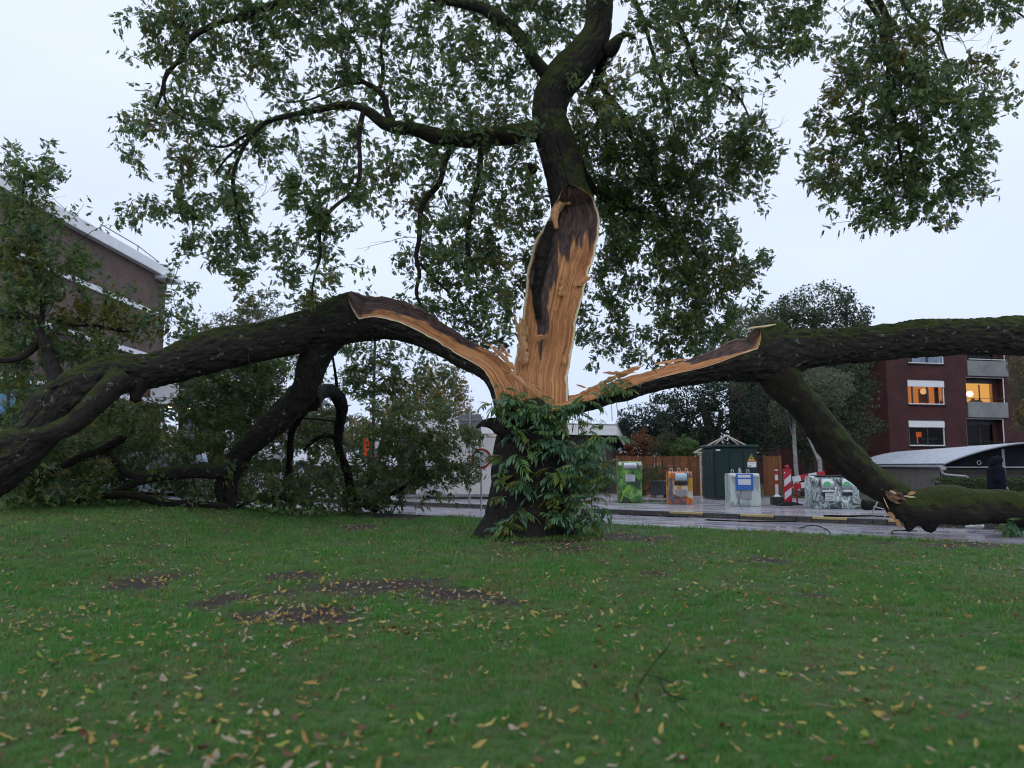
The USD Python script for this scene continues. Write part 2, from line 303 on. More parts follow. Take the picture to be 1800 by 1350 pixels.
def split_limb(ctrl, cdir, dfun, nseg=64, nface=34, step=.03, lumps=.14, ridge=.03, seed=0, relief=.05):
    "a limb split along its length: the bark goes round what is left; the torn face spans the chord. dfun(s 0..1) = how far the split lies from the axis, in radii"
    xyz, r, s = spl(ctrl, step); T, _, _ = frames(xyz, cdir); u = s / s[-1]
    cd = np.asarray(cdir, float) if np.ndim(cdir) == 1 else np.stack([np.interp(u, np.linspace(0, 1, len(cdir)), np.array(cdir)[:, k]) for k in range(3)], 1)
    N = nrm(cd - np.sum(cd * T, 1, keepdims=True) * T); Bn = np.cross(T, N)
    d = np.clip(dfun(u), -.9, .99995); al = np.arccos(d)
    tt = np.linspace(0, 1, nseg); th = al[:, None] + (2 * np.pi - 2 * al[:, None]) * tt[None]
    C, S = np.cos(th), np.sin(th); dirs = C[..., None] * N[:, None] + S[..., None] * Bn[:, None]
    base = xyz[:, None] + dirs * r[:, None, None]
    lum = 1 + lumps * 2.6 * (fbm(base * .9, 3, seed) - .5) + lumps * .7 * (fbm(base * 3.2, 3, seed + 50) - .5)
    q = np.stack([C * r.mean() * 14, S * r.mean() * 14, np.broadcast_to(s[:, None] * 3.1, C.shape)], -1)
    rid = 1 - 4 * np.abs(fbm(q, 3, seed + 3) - .5)
    jag = .035 * (fbm(np.stack([s * 5, s * 0 + seed, s * 0], -1), 4, seed + 8) - .5) * 2
    pos = xyz[:, None] + dirs * (r[:, None] * lum + ridge * (rid - .5))[..., None]
    bco = np.stack([C * r[:, None], S * r[:, None], np.broadcast_to(s[:, None] * .28, C.shape)], -1)
    def grid(V, n0, n1, flip=False):
        I = np.arange(n0 * n1).reshape(n0, n1); f = np.stack([I[:-1, :-1], I[:-1, 1:], I[1:, 1:], I[1:, :-1]], -1).reshape(-1, 4)
        return V.reshape(-1, 3), f[:, ::-1] if flip else f
    bark = grid(pos, len(s), nseg)
    w = np.linspace(0, 1, nface); w = .5 - .5 * np.cos(w * np.pi) * .85 - .5 * (1 - 2 * w) * .15
    w = (w - w[0]) / (w[-1] - w[0])
    e0, e1 = pos[:, 0], pos[:, -1]                       # the two lips of the bark: the face runs from the last to the first
    fpos = e1[:, None] * (1 - w)[None, :, None] + e0[:, None] * w[None, :, None]
    width = np.linalg.norm(e0 - e1, axis=1)
    acr = w[None] * np.full_like(width, np.median(width[d < .9]))[:, None]
    g = np.stack([acr * 10, np.broadcast_to(s[:, None] * .24, acr.shape), np.full_like(acr, seed)], -1)
    g2 = np.stack([acr * 34, np.broadcast_to(s[:, None] * .5, acr.shape), np.full_like(acr, seed + 4)], -1)
    rel = (fbm(g, 4, seed + 11) - .5) * 2 * relief + (fbm(g2, 3, seed + 13) - .5) * relief * .5
    lay = fbm(np.stack([acr * 7 + 40, np.broadcast_to(s[:, None] * .30, acr.shape), np.full_like(acr, seed)], -1), 4, seed + 15) * 9; lay = np.floor(lay) + sstep(.55, .95, lay - np.floor(lay)); rel = rel + (lay / 9 - .5) * relief * 1.7 + (noise(np.stack([acr * 60, np.broadcast_to(s[:, None] * 1.0, acr.shape), np.full_like(acr, seed)], -1)) - .5) * relief * .22
    edge_ = np.minimum(w, 1 - w)[None]; rel = rel * sstep(.0, .10, edge_) - .05 * sstep(0, .12, edge_) * width[:, None] * .5
    fpos = fpos + N[:, None] * rel[..., None]
    sap = 1 - sstep(.018, .05, edge_ * np.ones_like(acr) + (fbm(np.stack([s * 3, s * 0, s * 0], -1), 3, seed) - .5)[:, None] * .03)
    gco = np.stack([acr, np.broadcast_to(s[:, None], acr.shape), rel], -1)
    open_ = np.nonzero(d < .97)[0]; keep = slice(open_[0], open_[-1] + 2); fpos, gco, sap, s, u = fpos[keep], gco[keep], sap[keep], s[keep], u[keep]
    face = grid(fpos, len(s), nface)
    return bark, bco.reshape(-1, 3), face, gco.reshape(-1, 3), sap.ravel(), u, w

def barkmat(name, c0, c1, moss_amt, moss=(.016, .026, .004), moss2=(.048, .064, .010), lichen=.0):
    nodes = {'a': ('attribute', {'attribute': 'bco'}), 'g': ('geometry', {}), 'v': ('voronoi_texture', {'feature': 'distance_to_edge', 'scale': 11, 'detail': 2, 'roughness': .7}), 'n': ('noise_texture', {'scale': 16, 'detail': 8, 'roughness': .7}),
        'wn': ('noise_texture', {'scale': 5, 'detail': 6}), 'wm': ('mix_color', {'fac': .30}),
        'r': ('rgb_ramp', {'ramp': [(.28, c0), (.72, c1)]}), 'vr': ('map_range', {'from_min': 0, 'from_max': .16, 'to_min': .42, 'to_max': 1, 'clamp': True}), 'mv': ('mix_color', {'blend_type': 'multiply', 'fac': 1.0}),
        'sx': ('separate_xyz', {}), 'nm': ('noise_texture', {'scale': 1.6, 'detail': 6, 'roughness': .65}), 'ad': ('math', {'math_type': 'multiply_add', 'value2': 1.3, 'value3': -.65}), 'ad2': ('math', {'math_type': 'add'}),
        'mr': ('map_range', {'from_min': .42 - moss_amt, 'from_max': .72 - moss_amt, 'to_min': 0, 'to_max': 1, 'clamp': True}),
        'mn': ('noise_texture', {'scale': 30, 'detail': 4}), 'mc': ('rgb_ramp', {'ramp': [(.35, moss), (.7, moss2)]}), 'mm': ('mix_color', {}),
        'lv': ('noise_texture', {'scale': 5.5, 'detail': 6, 'roughness': .75}), 'lr': ('map_range', {'from_min': .66 - lichen, 'from_max': .70 - lichen, 'to_min': 0, 'to_max': .8, 'clamp': True}), 'ml': ('mix_color', {'b': (.21, .235, .205)}),
        'hm': ('math', {'math_type': 'multiply_add', 'value2': .6}), 'b': ('bump', {'strength': .9, 'distance': .035}), 'p': ('principled_bsdf', {'roughness': .8, 'specular_ior_level': .25})}
    links = [('a.vector', 'wm.a'), ('wn.color', 'wm.b'), ('a.vector', 'wn.vector'), ('wm.result', 'v.vector'), ('a.vector', 'n.vector'), ('n.fac', 'r.fac'), ('v.distance', 'vr.value'), ('r.color', 'mv.a'), ('vr.result', 'mv.b'),
        ('g.normal', 'sx.vector'), ('g.position', 'nm.vector'), ('nm.fac', 'ad.value1'), ('ad.value', 'ad2.value1'), ('sx.z', 'ad2.value2'), ('ad2.value', 'mr.value'), ('g.position', 'mn.vector'), ('mn.fac', 'mc.fac'),
        ('mv.result', 'ml.a'), ('g.position', 'lv.vector'), ('lv.fac', 'lr.value'), ('lr.result', 'ml.fac'), ('ml.result', 'mm.a'), ('mc.color', 'mm.b'), ('mr.result', 'mm.fac'), ('mm.result', 'p.base_color'),
        ('n.fac', 'hm.value1'), ('vr.result', 'hm.value3'), ('hm.value', 'b.height'), ('b.normal', 'p.normal')]
    MAT[name] = usdkit.material(stage, '/World/Looks/' + name, nodes, links, surface='p.BSDF'); return MAT[name]
bark_limb = barkmat('mossy_bark', (.014, .011, .010), (.060, .049, .043), .16, lichen=.05)
bark_stem = barkmat('stem_bark', (.014, .011, .010), (.055, .044, .038), .46)
bark_dark = barkmat('dark_bark', (.010, .008, .007), (.038, .030, .026), -.30)
bark_moss = barkmat('thick_moss_bark', (.012, .010, .007), (.050, .040, .030), .42, (.016, .026, .004), (.045, .060, .010))
def woodmat():
    nodes = {'a': ('attribute', {'attribute': 'gco'}), 'd': ('attribute', {'attribute': 'decay'}), 's': ('attribute', {'attribute': 'sap'}),
        'm1': ('mapping', {'scale': (19, .30, 3)}), 'n1': ('noise_texture', {'scale': 1.0, 'detail': 8, 'roughness': .7, 'distortion': .12}), 'r1': ('rgb_ramp', {'ramp': [(.2, (.12, .055, .03)), (.36, (.35, .165, .08)), (.5, (.57, .28, .12)), (.68, (.70, .40, .20)), (.86, (.80, .56, .34))]}),
        'm2': ('mapping', {'scale': (90, .9, 8)}), 'n2': ('noise_texture', {'scale': 1.0, 'detail': 4}), 'r2': ('rgb_ramp', {'ramp': [(.25, (.45, .38, .34)), (.42, (.85, .8, .76)), (.65, (1.15, 1.12, 1.08))]}), 'mx': ('mix_color', {'blend_type': 'multiply', 'fac': .9, 'use_clamp': False}),
        'm3': ('mapping', {'scale': (11, 3.5, 10)}), 'n3': ('noise_texture', {'scale': 1.3, 'detail': 8, 'roughness': .7}), 'r3': ('rgb_ramp', {'ramp': [(.22, (.014, .010, .012)), (.42, (.055, .034, .034)), (.58, (.13, .080, .068)), (.70, (.20, .14, .12)), (.82, (.36, .32, .34))]}),
        'dn': ('math', {'math_type': 'multiply_add', 'value2': .9, 'value3': -.45}), 'da': ('math', {'math_type': 'add'}), 'dr': ('map_range', {'from_min': .38, 'from_max': .62, 'to_min': 0, 'to_max': 1, 'clamp': True}), 'md': ('mix_color', {}),
        'm4': ('mapping', {'scale': (4, 1.6, 2)}), 'n4': ('noise_texture', {'scale': 1.0, 'detail': 6, 'roughness': .7}), 'r4': ('rgb_ramp', {'ramp': [(.3, (.42, .36, .34)), (.48, (.95, .93, .92)), (.7, (1.1, 1.08, 1.06))]}), 'm5': ('mix_color', {'blend_type': 'multiply', 'fac': .85, 'use_clamp': False}), 'ms': ('mix_color', {'b': (.72, .62, .40)}), 'hm': ('math', {'math_type': 'add'}), 'b': ('bump', {'strength': .8, 'distance': .03}), 'p': ('principled_bsdf', {'roughness': .62, 'specular_ior_level': .35})}
    links = [('a.vector', 'm1.vector'), ('m1.vector', 'n1.vector'), ('n1.fac', 'r1.fac'), ('a.vector', 'm2.vector'), ('m2.vector', 'n2.vector'), ('n2.fac', 'r2.fac'), ('r1.color', 'mx.a'), ('r2.color', 'mx.b'),
        ('a.vector', 'm3.vector'), ('m3.vector', 'n3.vector'), ('n3.fac', 'r3.fac'), ('n3.fac', 'dn.value1'), ('dn.value', 'da.value1'), ('d.fac', 'da.value2'), ('da.value', 'dr.value'), ('dr.result', 'md.fac'), ('a.vector', 'm4.vector'), ('m4.vector', 'n4.vector'), ('n4.fac', 'r4.fac'), ('mx.result', 'm5.a'), ('r4.color', 'm5.b'), ('m5.result', 'md.a'), ('r3.color', 'md.b'),
        ('md.result', 'ms.a'), ('s.fac', 'ms.fac'), ('ms.result', 'p.base_color'), ('n1.fac', 'hm.value1'), ('n2.fac', 'hm.value2'), ('hm.value', 'b.height'), ('b.normal', 'p.normal')]
    MAT['torn_wood'] = usdkit.material(stage, '/World/Looks/torn_wood', nodes, links, surface='p.BSDF'); return MAT['torn_wood']
wood = woodmat()

TREE = thing('broken_tree', 'huge old tree split open by a storm, orange torn trunk between two fallen mossy limbs', 'tree', BASE)
# trunk
tr = []
for yy, l, r_ in ((965, 822, 1020), (944, 838, 1006), (925, 850, 1001), (895, 858, 1000), (850, 868, 998), (800, 871, 997), (765, 873, 996), (738, 880, 992), (722, 896, 985)):
    tr.append(((l + r_) / 2, yy, 17.25, r_ - l))
ctrl = px_path(tr)
m, k = limb(ctrl, 90, .04, .12, .035, 1)
v = m[0].copy(); ang_ = np.arctan2(v[:, 1] - BASE[1], v[:, 0] - BASE[0]); low = np.clip(1 - v[:, 2] / 1.1, 0, 1) ** 2       # root flare
fl = 1 + low * (.02 + .13 * np.maximum(0, np.cos(ang_ * 5 + 1.0)) ** 2)
v[:, :2] = BASE[:2] + (v[:, :2] - BASE[:2]) * fl[:, None]
part(TREE, 'trunk', (v, m[1]), bark_dark, True, {'bco': k})
# standing stem, lower half torn open towards the viewer
stem_px = [(946, 770, 104), (946, 715, 100), (950, 690, 100), (952, 650, 96), (962, 600, 93), (968, 550, 94), (976, 500, 102), (988, 450, 106), (1004, 410, 94), (1010, 375, 82), (1005, 352, 74), (1000, 335, 70), (991, 300, 68), (978, 250, 67), (966, 200, 58), (975, 160, 62), (1000, 125, 66), (1030, 90, 58), (1050, 50, 47), (1053, 0, 43), (1054, -70, 40), (1045, -180, 34), (1052, -290, 27), (1040, -420, 18)]
ctrl = px_path([(a, b, 17.25 + .0 * b, w) for a, b, w in stem_px])
sx, sr, ss = spl(ctrl, .03); spx = PX(sx); uu = ss / ss[-1]
def at_y(yv): return float(np.interp(-yv, -spx[1], uu))
u_top, u_355 = at_y(352), at_y(362)
def dstem(u): return np.where(u < u_355, .02 + .10 * np.sin(u * 40), 0) + (u >= u_355) * np.interp(u, [u_355, u_top, u_top + .012], [.05, .75, .9999])
bark, bco, face, gco, sap, u_, w_ = split_limb(ctrl, (-.10, -1, -.05), dstem, 72, 96, .03, .10, .03, 21, .085)
part(TREE, 'stem', bark, bark_stem, True, {'bco': bco})
fp = face[0]; fx, fy = PX(fp)
wob = (fbm(np.stack([fx * .02, fy * .012, fx * 0], -1), 4, 31) - .5) * .8 + (fbm(np.stack([fx * .11, fy * .012, fx * 0], -1), 4, 37) - .5) * 1.5
dec = np.maximum(sstep(482, 428, fy + wob * 90 - np.abs(fx - 1000) * .0 + (fx - 1005) * .35), 0)
band_x = np.interp(fy, [400, 450, 500, 560, 600, 640], [968, 962, 955, 952, 950, 950]); band_w = np.interp(fy, [400, 500, 560, 600, 640], [28, 20, 13, 7, 0.1])
dec = np.maximum(dec, sstep(1.25, .75, np.abs(fx - band_x) / band_w + wob * .9) * (fy < 640))
edge_ok = sstep(.02, .08, np.tile(np.minimum(w_, 1 - w_), len(u_)))
part(TREE, 'torn_face', face, wood, False, {'gco': gco, 'sap': sap * (fy > 345), 'decay': dec * edge_ok * .75 + .12}, label='tall orange torn face of the standing trunk, black with decay at its top')
# dark shell of old bark on the left edge of the face, knob at its top, ledge splinters
sh = px_path([(948, 560, 17.22, 8), (943, 525, 17.18, 13), (947, 485, 17.16, 19), (954, 445, 17.15, 20), (962, 412, 17.15, 14), (968, 390, 17.15, 9)])
m, k = limb(sh, 40, .02, .5, .05, 44); part(TREE, 'dead_bark', m, bark_dark, True, {'bco': k}, label='black dead bark on the left of the torn face')
lip = px_path([(978, 402, 17.18, 9), (975, 380, 17.15, 14), (981, 360, 17.15, 19), (990, 350, 17.15, 18), (1002, 357, 17.18, 10)])
m, k = limb(lip, 20, .02, .3, .01, 46); part(TREE, 'torn_lip', m, wood, True, {'gco': k[:, [0, 2, 1]] * np.array([1, 3.5, 1]), 'sap': np.full(len(k), .12), 'decay': np.full(len(k), .18)})
def shard(c, seed, thick=.28):
    "a torn sliver of wood: flat, ragged along its edges, ending in points"
    c = np.array(c, float); t_ = np.linspace(0, 1, len(c))[:, None]; c[:, :3] = c[:, :3] * .35 + (c[0, :3] * (1 - t_) + c[-1, :3] * t_) * .65; c = c.tolist()
    r = np.random.default_rng(seed); xyz, rr, s_ = spl(c, .022); n = len(xyz); T = nrm(np.gradient(xyz, axis=0)); roll = r.normal(0, .5); v0 = nrm(np.cross(T, FWD)); w0 = nrm(np.cross(T, v0)); side = v0 * math.cos(roll) + w0 * math.sin(roll); nn = np.cross(T, side)
    u = s_ / s_[-1]; tap = np.clip((1 - u) * 3.2, 0, 1) ** .8 * np.clip(u * 7 + .45, 0, 1); a_ = rr * tap * (1 + .55 * (noise(np.stack([s_ * 14, s_ * 0 + seed, s_ * 0], 1)) - .5) * 2); b_ = rr * tap * (1 + .55 * (noise(np.stack([s_ * 14, s_ * 0 + seed + 9, s_ * 0], 1)) - .5) * 2); h = rr * tap * thick
    mid = (noise(np.stack([s_ * 9, s_ * 0 + seed + 4, s_ * 0], 1)) - .5)[:, None] * rr[:, None] * .5 * side
    R = np.stack([xyz - side * a_[:, None], xyz + mid + nn * h[:, None], xyz + side * b_[:, None], xyz + mid - nn * h[:, None]], 1); V = R.reshape(-1, 3); I = np.arange(n * 4).reshape(n, 4); J = np.roll(I, -1, 1); Fq = np.stack([I[:-1], J[:-1], J[1:], I[1:]], -1).reshape(-1, 4); Ft = np.vstack([Fq[:, [0, 1, 2]], Fq[:, [0, 2, 3]], [[0, 2, 1], [0, 3, 2]]])
    K = np.stack([np.stack([-a_, a_ * 0, b_, a_ * 0], 1), np.repeat(s_[:, None], 4, 1), np.full((n, 4), seed * .37)], -1).reshape(-1, 3); return (V, Ft), K
def splinter(pts, wd, Y, seed, sapv=.1, dec=.15, flat=.35):
    c = px_path([(a, b, Y, w) for a, b, w in pts], .003); c = [(*q[:3], q[3] * .62 * (1 if i < len(c) - 1 else .3)) for i, q in enumerate(c)]
    m, k = shard([(*q[:3], q[3] * 1.5) for q in c], seed)
    part(TREE, 'splinter', m, wood, False, {'gco': k, 'sap': np.full(len(k), sapv), 'decay': np.full(len(k), dec)})
for i, (pts, Y) in enumerate((
    ([(917, 600, 9), (908, 570, 7), (901, 542, 2)], 17.2), ([(922, 640, 16), (917, 600, 14), (913, 552, 4)], 17.18), ([(925, 590, 14), (919, 560, 9), (914, 556, 3)], 17.15),
    ([(985, 520, 22), (990, 495, 15), (1001, 470, 3)], 17.15), ([(1008, 502, 10), (1022, 494, 14), (1042, 486, 3)], 17.13),
    ([(975, 540, 6), (979, 548, 5), (979, 542, 2)], 17.15), ([(940, 596, 10), (948, 590, 12), (968, 592, 3)], 17.15), ([(992, 640, 6), (988, 632, 7), (993, 622, 2)], 17.13))):
    splinter(pts, 0, Y, 60 + i, .12 if i < 3 else .02, .1)
# left fallen limb: hinged at the trunk, its upper side torn from the break down to the trunk
LL = [(912, 790, 17.0, 60), (902, 735, 16.95, 60), (893, 690, 16.98, 56), (872, 650, 17.1, 54), (820, 617, 17.35, 58), (760, 582, 17.6, 68), (710, 561, 17.8, 78), (660, 553, 17.95, 86), (610, 562, 18.0, 84), (530, 584, 18.0, 72), (465, 598, 18.0, 70), (400, 610, 17.95, 71), (330, 632, 17.9, 66), (260, 653, 17.8, 62), (200, 660, 17.6, 72), (150, 680, 17.4, 78), (100, 712, 17.2, 80), (66, 758, 17.0, 72), (18, 812, 16.9, 72), (-50, 868, 16.8, 66)]
ctrl = px_path(LL); lx, lr_, ls = spl(ctrl, .03); lpx = PX(lx); lu = ls / ls[-1]
def at_xl(xv): return float(np.interp(-xv, -lpx[0], lu))
ub0, ub1 = at_xl(640), at_xl(626)
def dl(u): return np.interp(u, [0, at_xl(820), ub0, ub1, 1], [.05, .15, .35, .9999, .9999])
bark, bco, face, gco, sap, u_, w_ = split_limb(ctrl, (.25, -.62, .78), dl, 72, 84, .03, .14, .062, 5, .10)
part(TREE, 'fallen_limb', bark, bark_limb, True, {'bco': bco}, label='long mossy limb fallen to the left')
fx, fy = PX(face[0]); wf = np.tile(w_, len(u_)); fx0, fx1 = fx, fy
top_is_low = PX(face[0].reshape(len(u_), len(w_), 3)[at_xl(750) > u_][-1][[0, -1]])[1]
hgt = 1 - wf if top_is_low[0] < top_is_low[1] else wf      # 1 at the upper lip of the face, 0 at the lower
wob = fbm(np.stack([fx * .015, fy * .03, fx * 0], -1), 4, 33) - .5
dec = sstep(-.18, .18, hgt + wob * .5 - np.interp(fx, [628, 660, 700, 760, 800, 840, 870], [.15, .25, .42, .55, .72, .92, 1.3]))
part(TREE, 'torn_face', face, wood, False, {'gco': gco, 'sap': np.where(hgt < .5, sap, sap * .25), 'decay': dec * .8 + .1}, label='torn orange upper side of the left fallen limb, dark and rotten at its far end')
# right fallen limb
RL = [(965, 716, 17.1, 40), (1000, 706, 17.1, 46), (1052, 692, 17.2, 46), (1112, 673, 17.3, 50), (1162, 659, 17.4, 52), (1212, 649, 17.5, 58), (1262, 637, 17.6, 68), (1310, 626, 17.65, 88), (1350, 622, 17.65, 96), (1400, 613, 17.6, 74), (1470, 608, 17.5, 66), (1560, 600, 17.35, 62), (1660, 593, 17.2, 62), (1800, 591, 17.0, 65), (1930, 590, 16.8, 64)]
ctrl = px_path(RL); rx_, rr_, rs_ = spl(ctrl, .03); rpx = PX(rx_); ru = rs_ / rs_[-1]
def at_xr(xv): return float(np.interp(xv, rpx[0], ru))
def dr(u): return np.interp(u, [0, at_xr(1220), at_xr(1318), at_xr(1334), 1], [.0, .25, .50, .9999, .9999])
bark, bco, face, gco, sap, u_, w_ = split_limb(ctrl, (-.2, -.40, .9), dr, 72, 76, .03, .14, .062, 6, .10)
part(TREE, 'fallen_limb', bark, bark_limb, True, {'bco': bco}, label='mossy limb fallen to the right, running out of the picture')
fx, fy = PX(face[0]); wf = np.tile(w_, len(u_))
ends = PX(face[0].reshape(len(u_), len(w_), 3)[u_ < at_xr(1150)][-1][[0, -1]])[1]
hgt = 1 - wf if ends[0] < ends[1] else wf
wob = fbm(np.stack([fx * .015, fy * .03, fx * 0], -1), 4, 35) - .5
dec = sstep(-.18, .18, hgt + wob * .5 - np.interp(fx, [1150, 1190, 1225, 1262, 1300, 1330], [1.3, .9, .5, .22, .12, .1]))
part(TREE, 'torn_face', face, wood, False, {'gco': gco, 'sap': np.where(hgt < .5, sap, sap * .25), 'decay': dec * .8 + .1}, label='torn orange upper side of the right fallen limb')
STUBS = [([(940, 300, 17.0, 16), (930, 292, 16.9, 12), (925, 291, 16.9, 8)], 0)]
BR = []      # (points as (px, py, Y, width), material)
def branch(pts, ma=None, name='branch', seed=None, lumps=.2, ridge=None, label=None, minw=.006):
    c = px_path(pts, minw); w = max(p[3] for p in c); seed = len(BR) + 100 if seed is None else seed
    n = 30 if w > .2 else 16 if w > .08 else 9 if w > .03 else 6
    m, k = limb(c, n, .05 if w > .2 else .08 if w > .06 else .14, lumps, (.045 if w > .4 else .024 if w > .2 else w * .12) if ridge is None else ridge, seed)
    BR.append(c); return part(TREE, name, m, ma or bark_dark, True, {'bco': k}, label=label)
# stub with moss at the peak of the right limb, torn wood on its edge
branch([(1345, 625, 17.55, 62), (1358, 598, 17.5, 48), (1368, 580, 17.5, 40), (1373, 570, 17.5, 22)], bark_moss, 'stub', lumps=.3)
lipc = px_path([(1312, 579, 17.3, 1.5), (1325, 576, 17.25, 3.5), (1348, 573, 17.25, 4), (1364, 570, 17.3, 1.5)])
m, k = limb(lipc, 9, .04, .4, .006, 70); part(TREE, 'torn_lip', m, wood, True, {'gco': k[:, [0, 2, 1]] * np.array([1, 3.5, 1]), 'sap': np.full(len(k), .75), 'decay': np.full(len(k), .05)})
# arm of the right limb that comes down to the road and lies along it
branch([(1345, 625, 17.62, 67), (1368, 660, 17.6, 67), (1395, 692, 17.65, 57), (1422, 724, 17.75, 55), (1455, 766, 17.9, 60), (1490, 806, 18.05, 57), (1530, 842, 18.25, 54), (1566, 862, 18.35, 49), (1592, 870, 18.4, 32)], bark_moss, 'fallen_arm', lumps=.2, label='thick mossy arm sloping down from the right limb to the road')
branch([(1556, 868, 18.4, 24), (1578, 883, 18.35, 56), (1612, 893, 18.3, 68), (1650, 889, 18.25, 66), (1700, 889, 18.2, 62), (1745, 890, 18.2, 58), (1800, 895, 18.1, 58), (1900, 900, 18.0, 52)], bark_moss, 'fallen_arm', lumps=.22, label='mossy broken arm lying along the road on the right')
for q in ([(1608, 905, 18.2, 34), (1600, 920, 18.2, 22), (1597, 933, 18.2, 8)], [(1640, 905, 18.2, 46), (1634, 920, 18.2, 34), (1636, 933, 18.2, 14)]): branch(q, bark_dark, 'stub', lumps=.35)
for q, sv, dc in (([(1553, 858, 18.02, 4), (1564, 872, 17.98, 13), (1580, 880, 18.0, 10), (1602, 880, 18.05, 2)], .0, .62), ([(1556, 864, 18.0, 3), (1566, 880, 17.97, 9), (1584, 886, 18.0, 3)], .0, .60), ([(1566, 860, 18.0, 5), (1578, 868, 17.96, 11), (1596, 876, 18.0, 3)], .0, .60), ([(1560, 872, 17.97, 3), (1570, 877, 17.94, 7), (1588, 877, 17.97, 2)], .0, .55),
    ([(1553, 874, 18.0, 2), (1558, 888, 17.97, 4), (1564, 898, 17.97, 2)], .35, .3), ([(1562, 900, 18.0, 5), (1574, 915, 18.0, 8), (1588, 930, 18.05, 4)], .0, .45), ([(1564, 862, 17.95, 2), (1570, 866, 17.93, 3.5), (1577, 869, 17.95, 1.5)], .9, .05), ([(1588, 872, 17.96, 2), (1600, 874.5, 17.94, 3.2), (1611, 874, 17.96, 1.5)], .9, .05), ([(1596, 868, 17.98, 3), (1604, 866, 17.96, 5), (1611, 866, 17.98, 2)], .1, .3)):
    c = px_path(q, .003); m, k = shard(c, 80 + int(q[0][0]) % 17, .35); part(TREE, 'splinter', m, wood, False, {'gco': k, 'sap': np.full(len(k), sv), 'decay': np.full(len(k), dc)})
# splinters along the left and right tears
for i, (pts, Y) in enumerate((([(905, 650, 10), (880, 618, 7), (852, 602, 2)], 17.0), ([(890, 640, 9), (905, 612, 6), (868, 596, 2)], 17.05), ([(900, 628, 6), (880, 612, 5), (842, 598, 2)], 17.2), ([(900, 660, 12), (940, 682, 9), (965, 697, 3)], 16.65), ([(880, 648, 9), (930, 668, 8), (962, 692, 2)], 16.7), ([(898, 655, 10), (935, 690, 7), (952, 700, 2)], 16.6),
    ([(1020, 692, 6), (1050, 680, 8), (1090, 655, 10), (1130, 640, 5)], 17.15), ([(1060, 655, 3), (1085, 657, 6), (1120, 655, 8)], 17.1), ([(1013, 676, 2), (1022, 679, 4), (1032, 683, 5)], 17.1), ([(1085, 664, 9), (1110, 650, 8), (1135, 641, 3)], 17.2), ([(1150, 640, 3), (1185, 634, 6), (1215, 630, 3)], 17.35))):
    splinter(pts, 0, Y, 200 + i, .03, .15)
branch([(905, 765, 16.75, 36), (880, 750, 16.6, 34), (862, 744, 16.55, 20), (846, 746, 16.5, 10), (838, 752, 16.5, 3)], bark_dark, 'stub', lumps=.4)
for q, _ in STUBS: branch(q, bark_dark, 'stub', lumps=.45)
# left: mossy secondary limb in front, knob, upright branch
branch([(215, 664, 17.4, 50), (187, 690, 17.15, 42), (154, 722, 17.0, 38), (118, 750, 16.9, 36), (70, 764, 16.8, 36), (10, 776, 16.7, 40), (-70, 800, 16.5, 40)], bark_limb, 'limb', lumps=.16)
branch([(245, 668, 17.6, 40), (240, 688, 17.55, 26), (238, 704, 17.5, 17)], bark_dark, 'stub', lumps=.25)
branch([(108, 690, 17.1, 50), (95, 655, 17.2, 26), (80, 607, 17.5, 19), (70, 580, 17.6, 17), (60, 563, 17.7, 15), (25, 553, 17.8, 13), (-20, 545, 17.9, 12)])
branch([(74, 592, 17.55, 15), (58, 612, 17.5, 13), (38, 628, 17.4, 12), (-10, 632, 17.3, 11)])
branch([(70, 582, 17.6, 12), (75, 540, 17.8, 9), (62, 480, 18, 8), (50, 420, 18.2, 6), (40, 360, 18.4, 4), (45, 300, 18.5, 2.5)])
branch([(-30, 560, 18, 14), (-10, 480, 18.2, 10), (8, 420, 18.4, 7), (12, 372, 18.5, 4)])
branch([(95, 560, 17.9, 6), (130, 572, 18.0, 5), (170, 572, 18.2, 4), (200, 580, 18.4, 4), (235, 580, 18.5, 3), (275, 552, 18.6, 2.5), (320, 562, 18.7, 2)])
# left: heavy lower branch reaching the ground, and what hangs from it
branch([(585, 578, 18.1, 65), (556, 622, 18.4, 54), (538, 678, 19.0, 45), (516, 710, 19.5, 47), (480, 744, 20.0, 44), (442, 780, 20.6, 39), (414, 812, 21.0, 34), (406, 850, 21.1, 23), (405, 897, 21.2, 19)], bark_limb, 'limb', lumps=.18)
branch([(424, 806, 21.0, 40), (385, 827, 20.8, 28), (347, 828, 20.6, 26), (310, 831, 20.5, 25), (276, 834, 20.4, 20), (250, 837, 20.3, 18), (230, 833, 20.2, 17), (208, 815, 20.2, 15), (191, 797, 20.2, 10)], bark_limb)
branch([(276, 836, 20.4, 18), (240, 848, 20.2, 14), (215, 858, 20.1, 12), (198, 866, 20.0, 10)])
branch([(222, 768, 20.2, 14), (200, 780, 20.1, 14), (180, 790, 20.0, 15), (150, 800, 19.8, 13), (112, 819, 19.6, 12), (70, 838, 19.4, 10)], lumps=.25)
branch([(135, 884, 19.6, 8), (150, 872, 19.7, 13), (190, 870, 19.8, 14), (225, 870, 19.9, 14), (275, 881, 20.0, 14), (350, 886, 20.2, 12), (400, 890, 20.5, 8)])
branch([(390, 830, 20.9, 16), (384, 860, 20.9, 13), (392, 893, 21, 12)])
branch([(535, 700, 19.5, 36), (525, 733, 20.2, 18), (513, 758, 21, 12), (510, 800, 22, 11), (505, 850, 23, 11), (504, 880, 23.6, 9)])
branch([(505, 876, 23.6, 7), (467, 874, 22.8, 7), (433, 884, 22, 6), (408, 897, 21.5, 5)])
branch([(545, 705, 19.4, 40), (566, 690, 20.0, 24), (584, 688, 20.6, 24), (597, 704, 21.2, 22), (599, 735, 22, 18), (594, 772, 22.8, 16), (601, 805, 23.5, 13), (612, 835, 24.2, 15), (616, 860, 24.8, 13), (634, 881, 25.4, 14), (660, 894, 26.2, 15)])
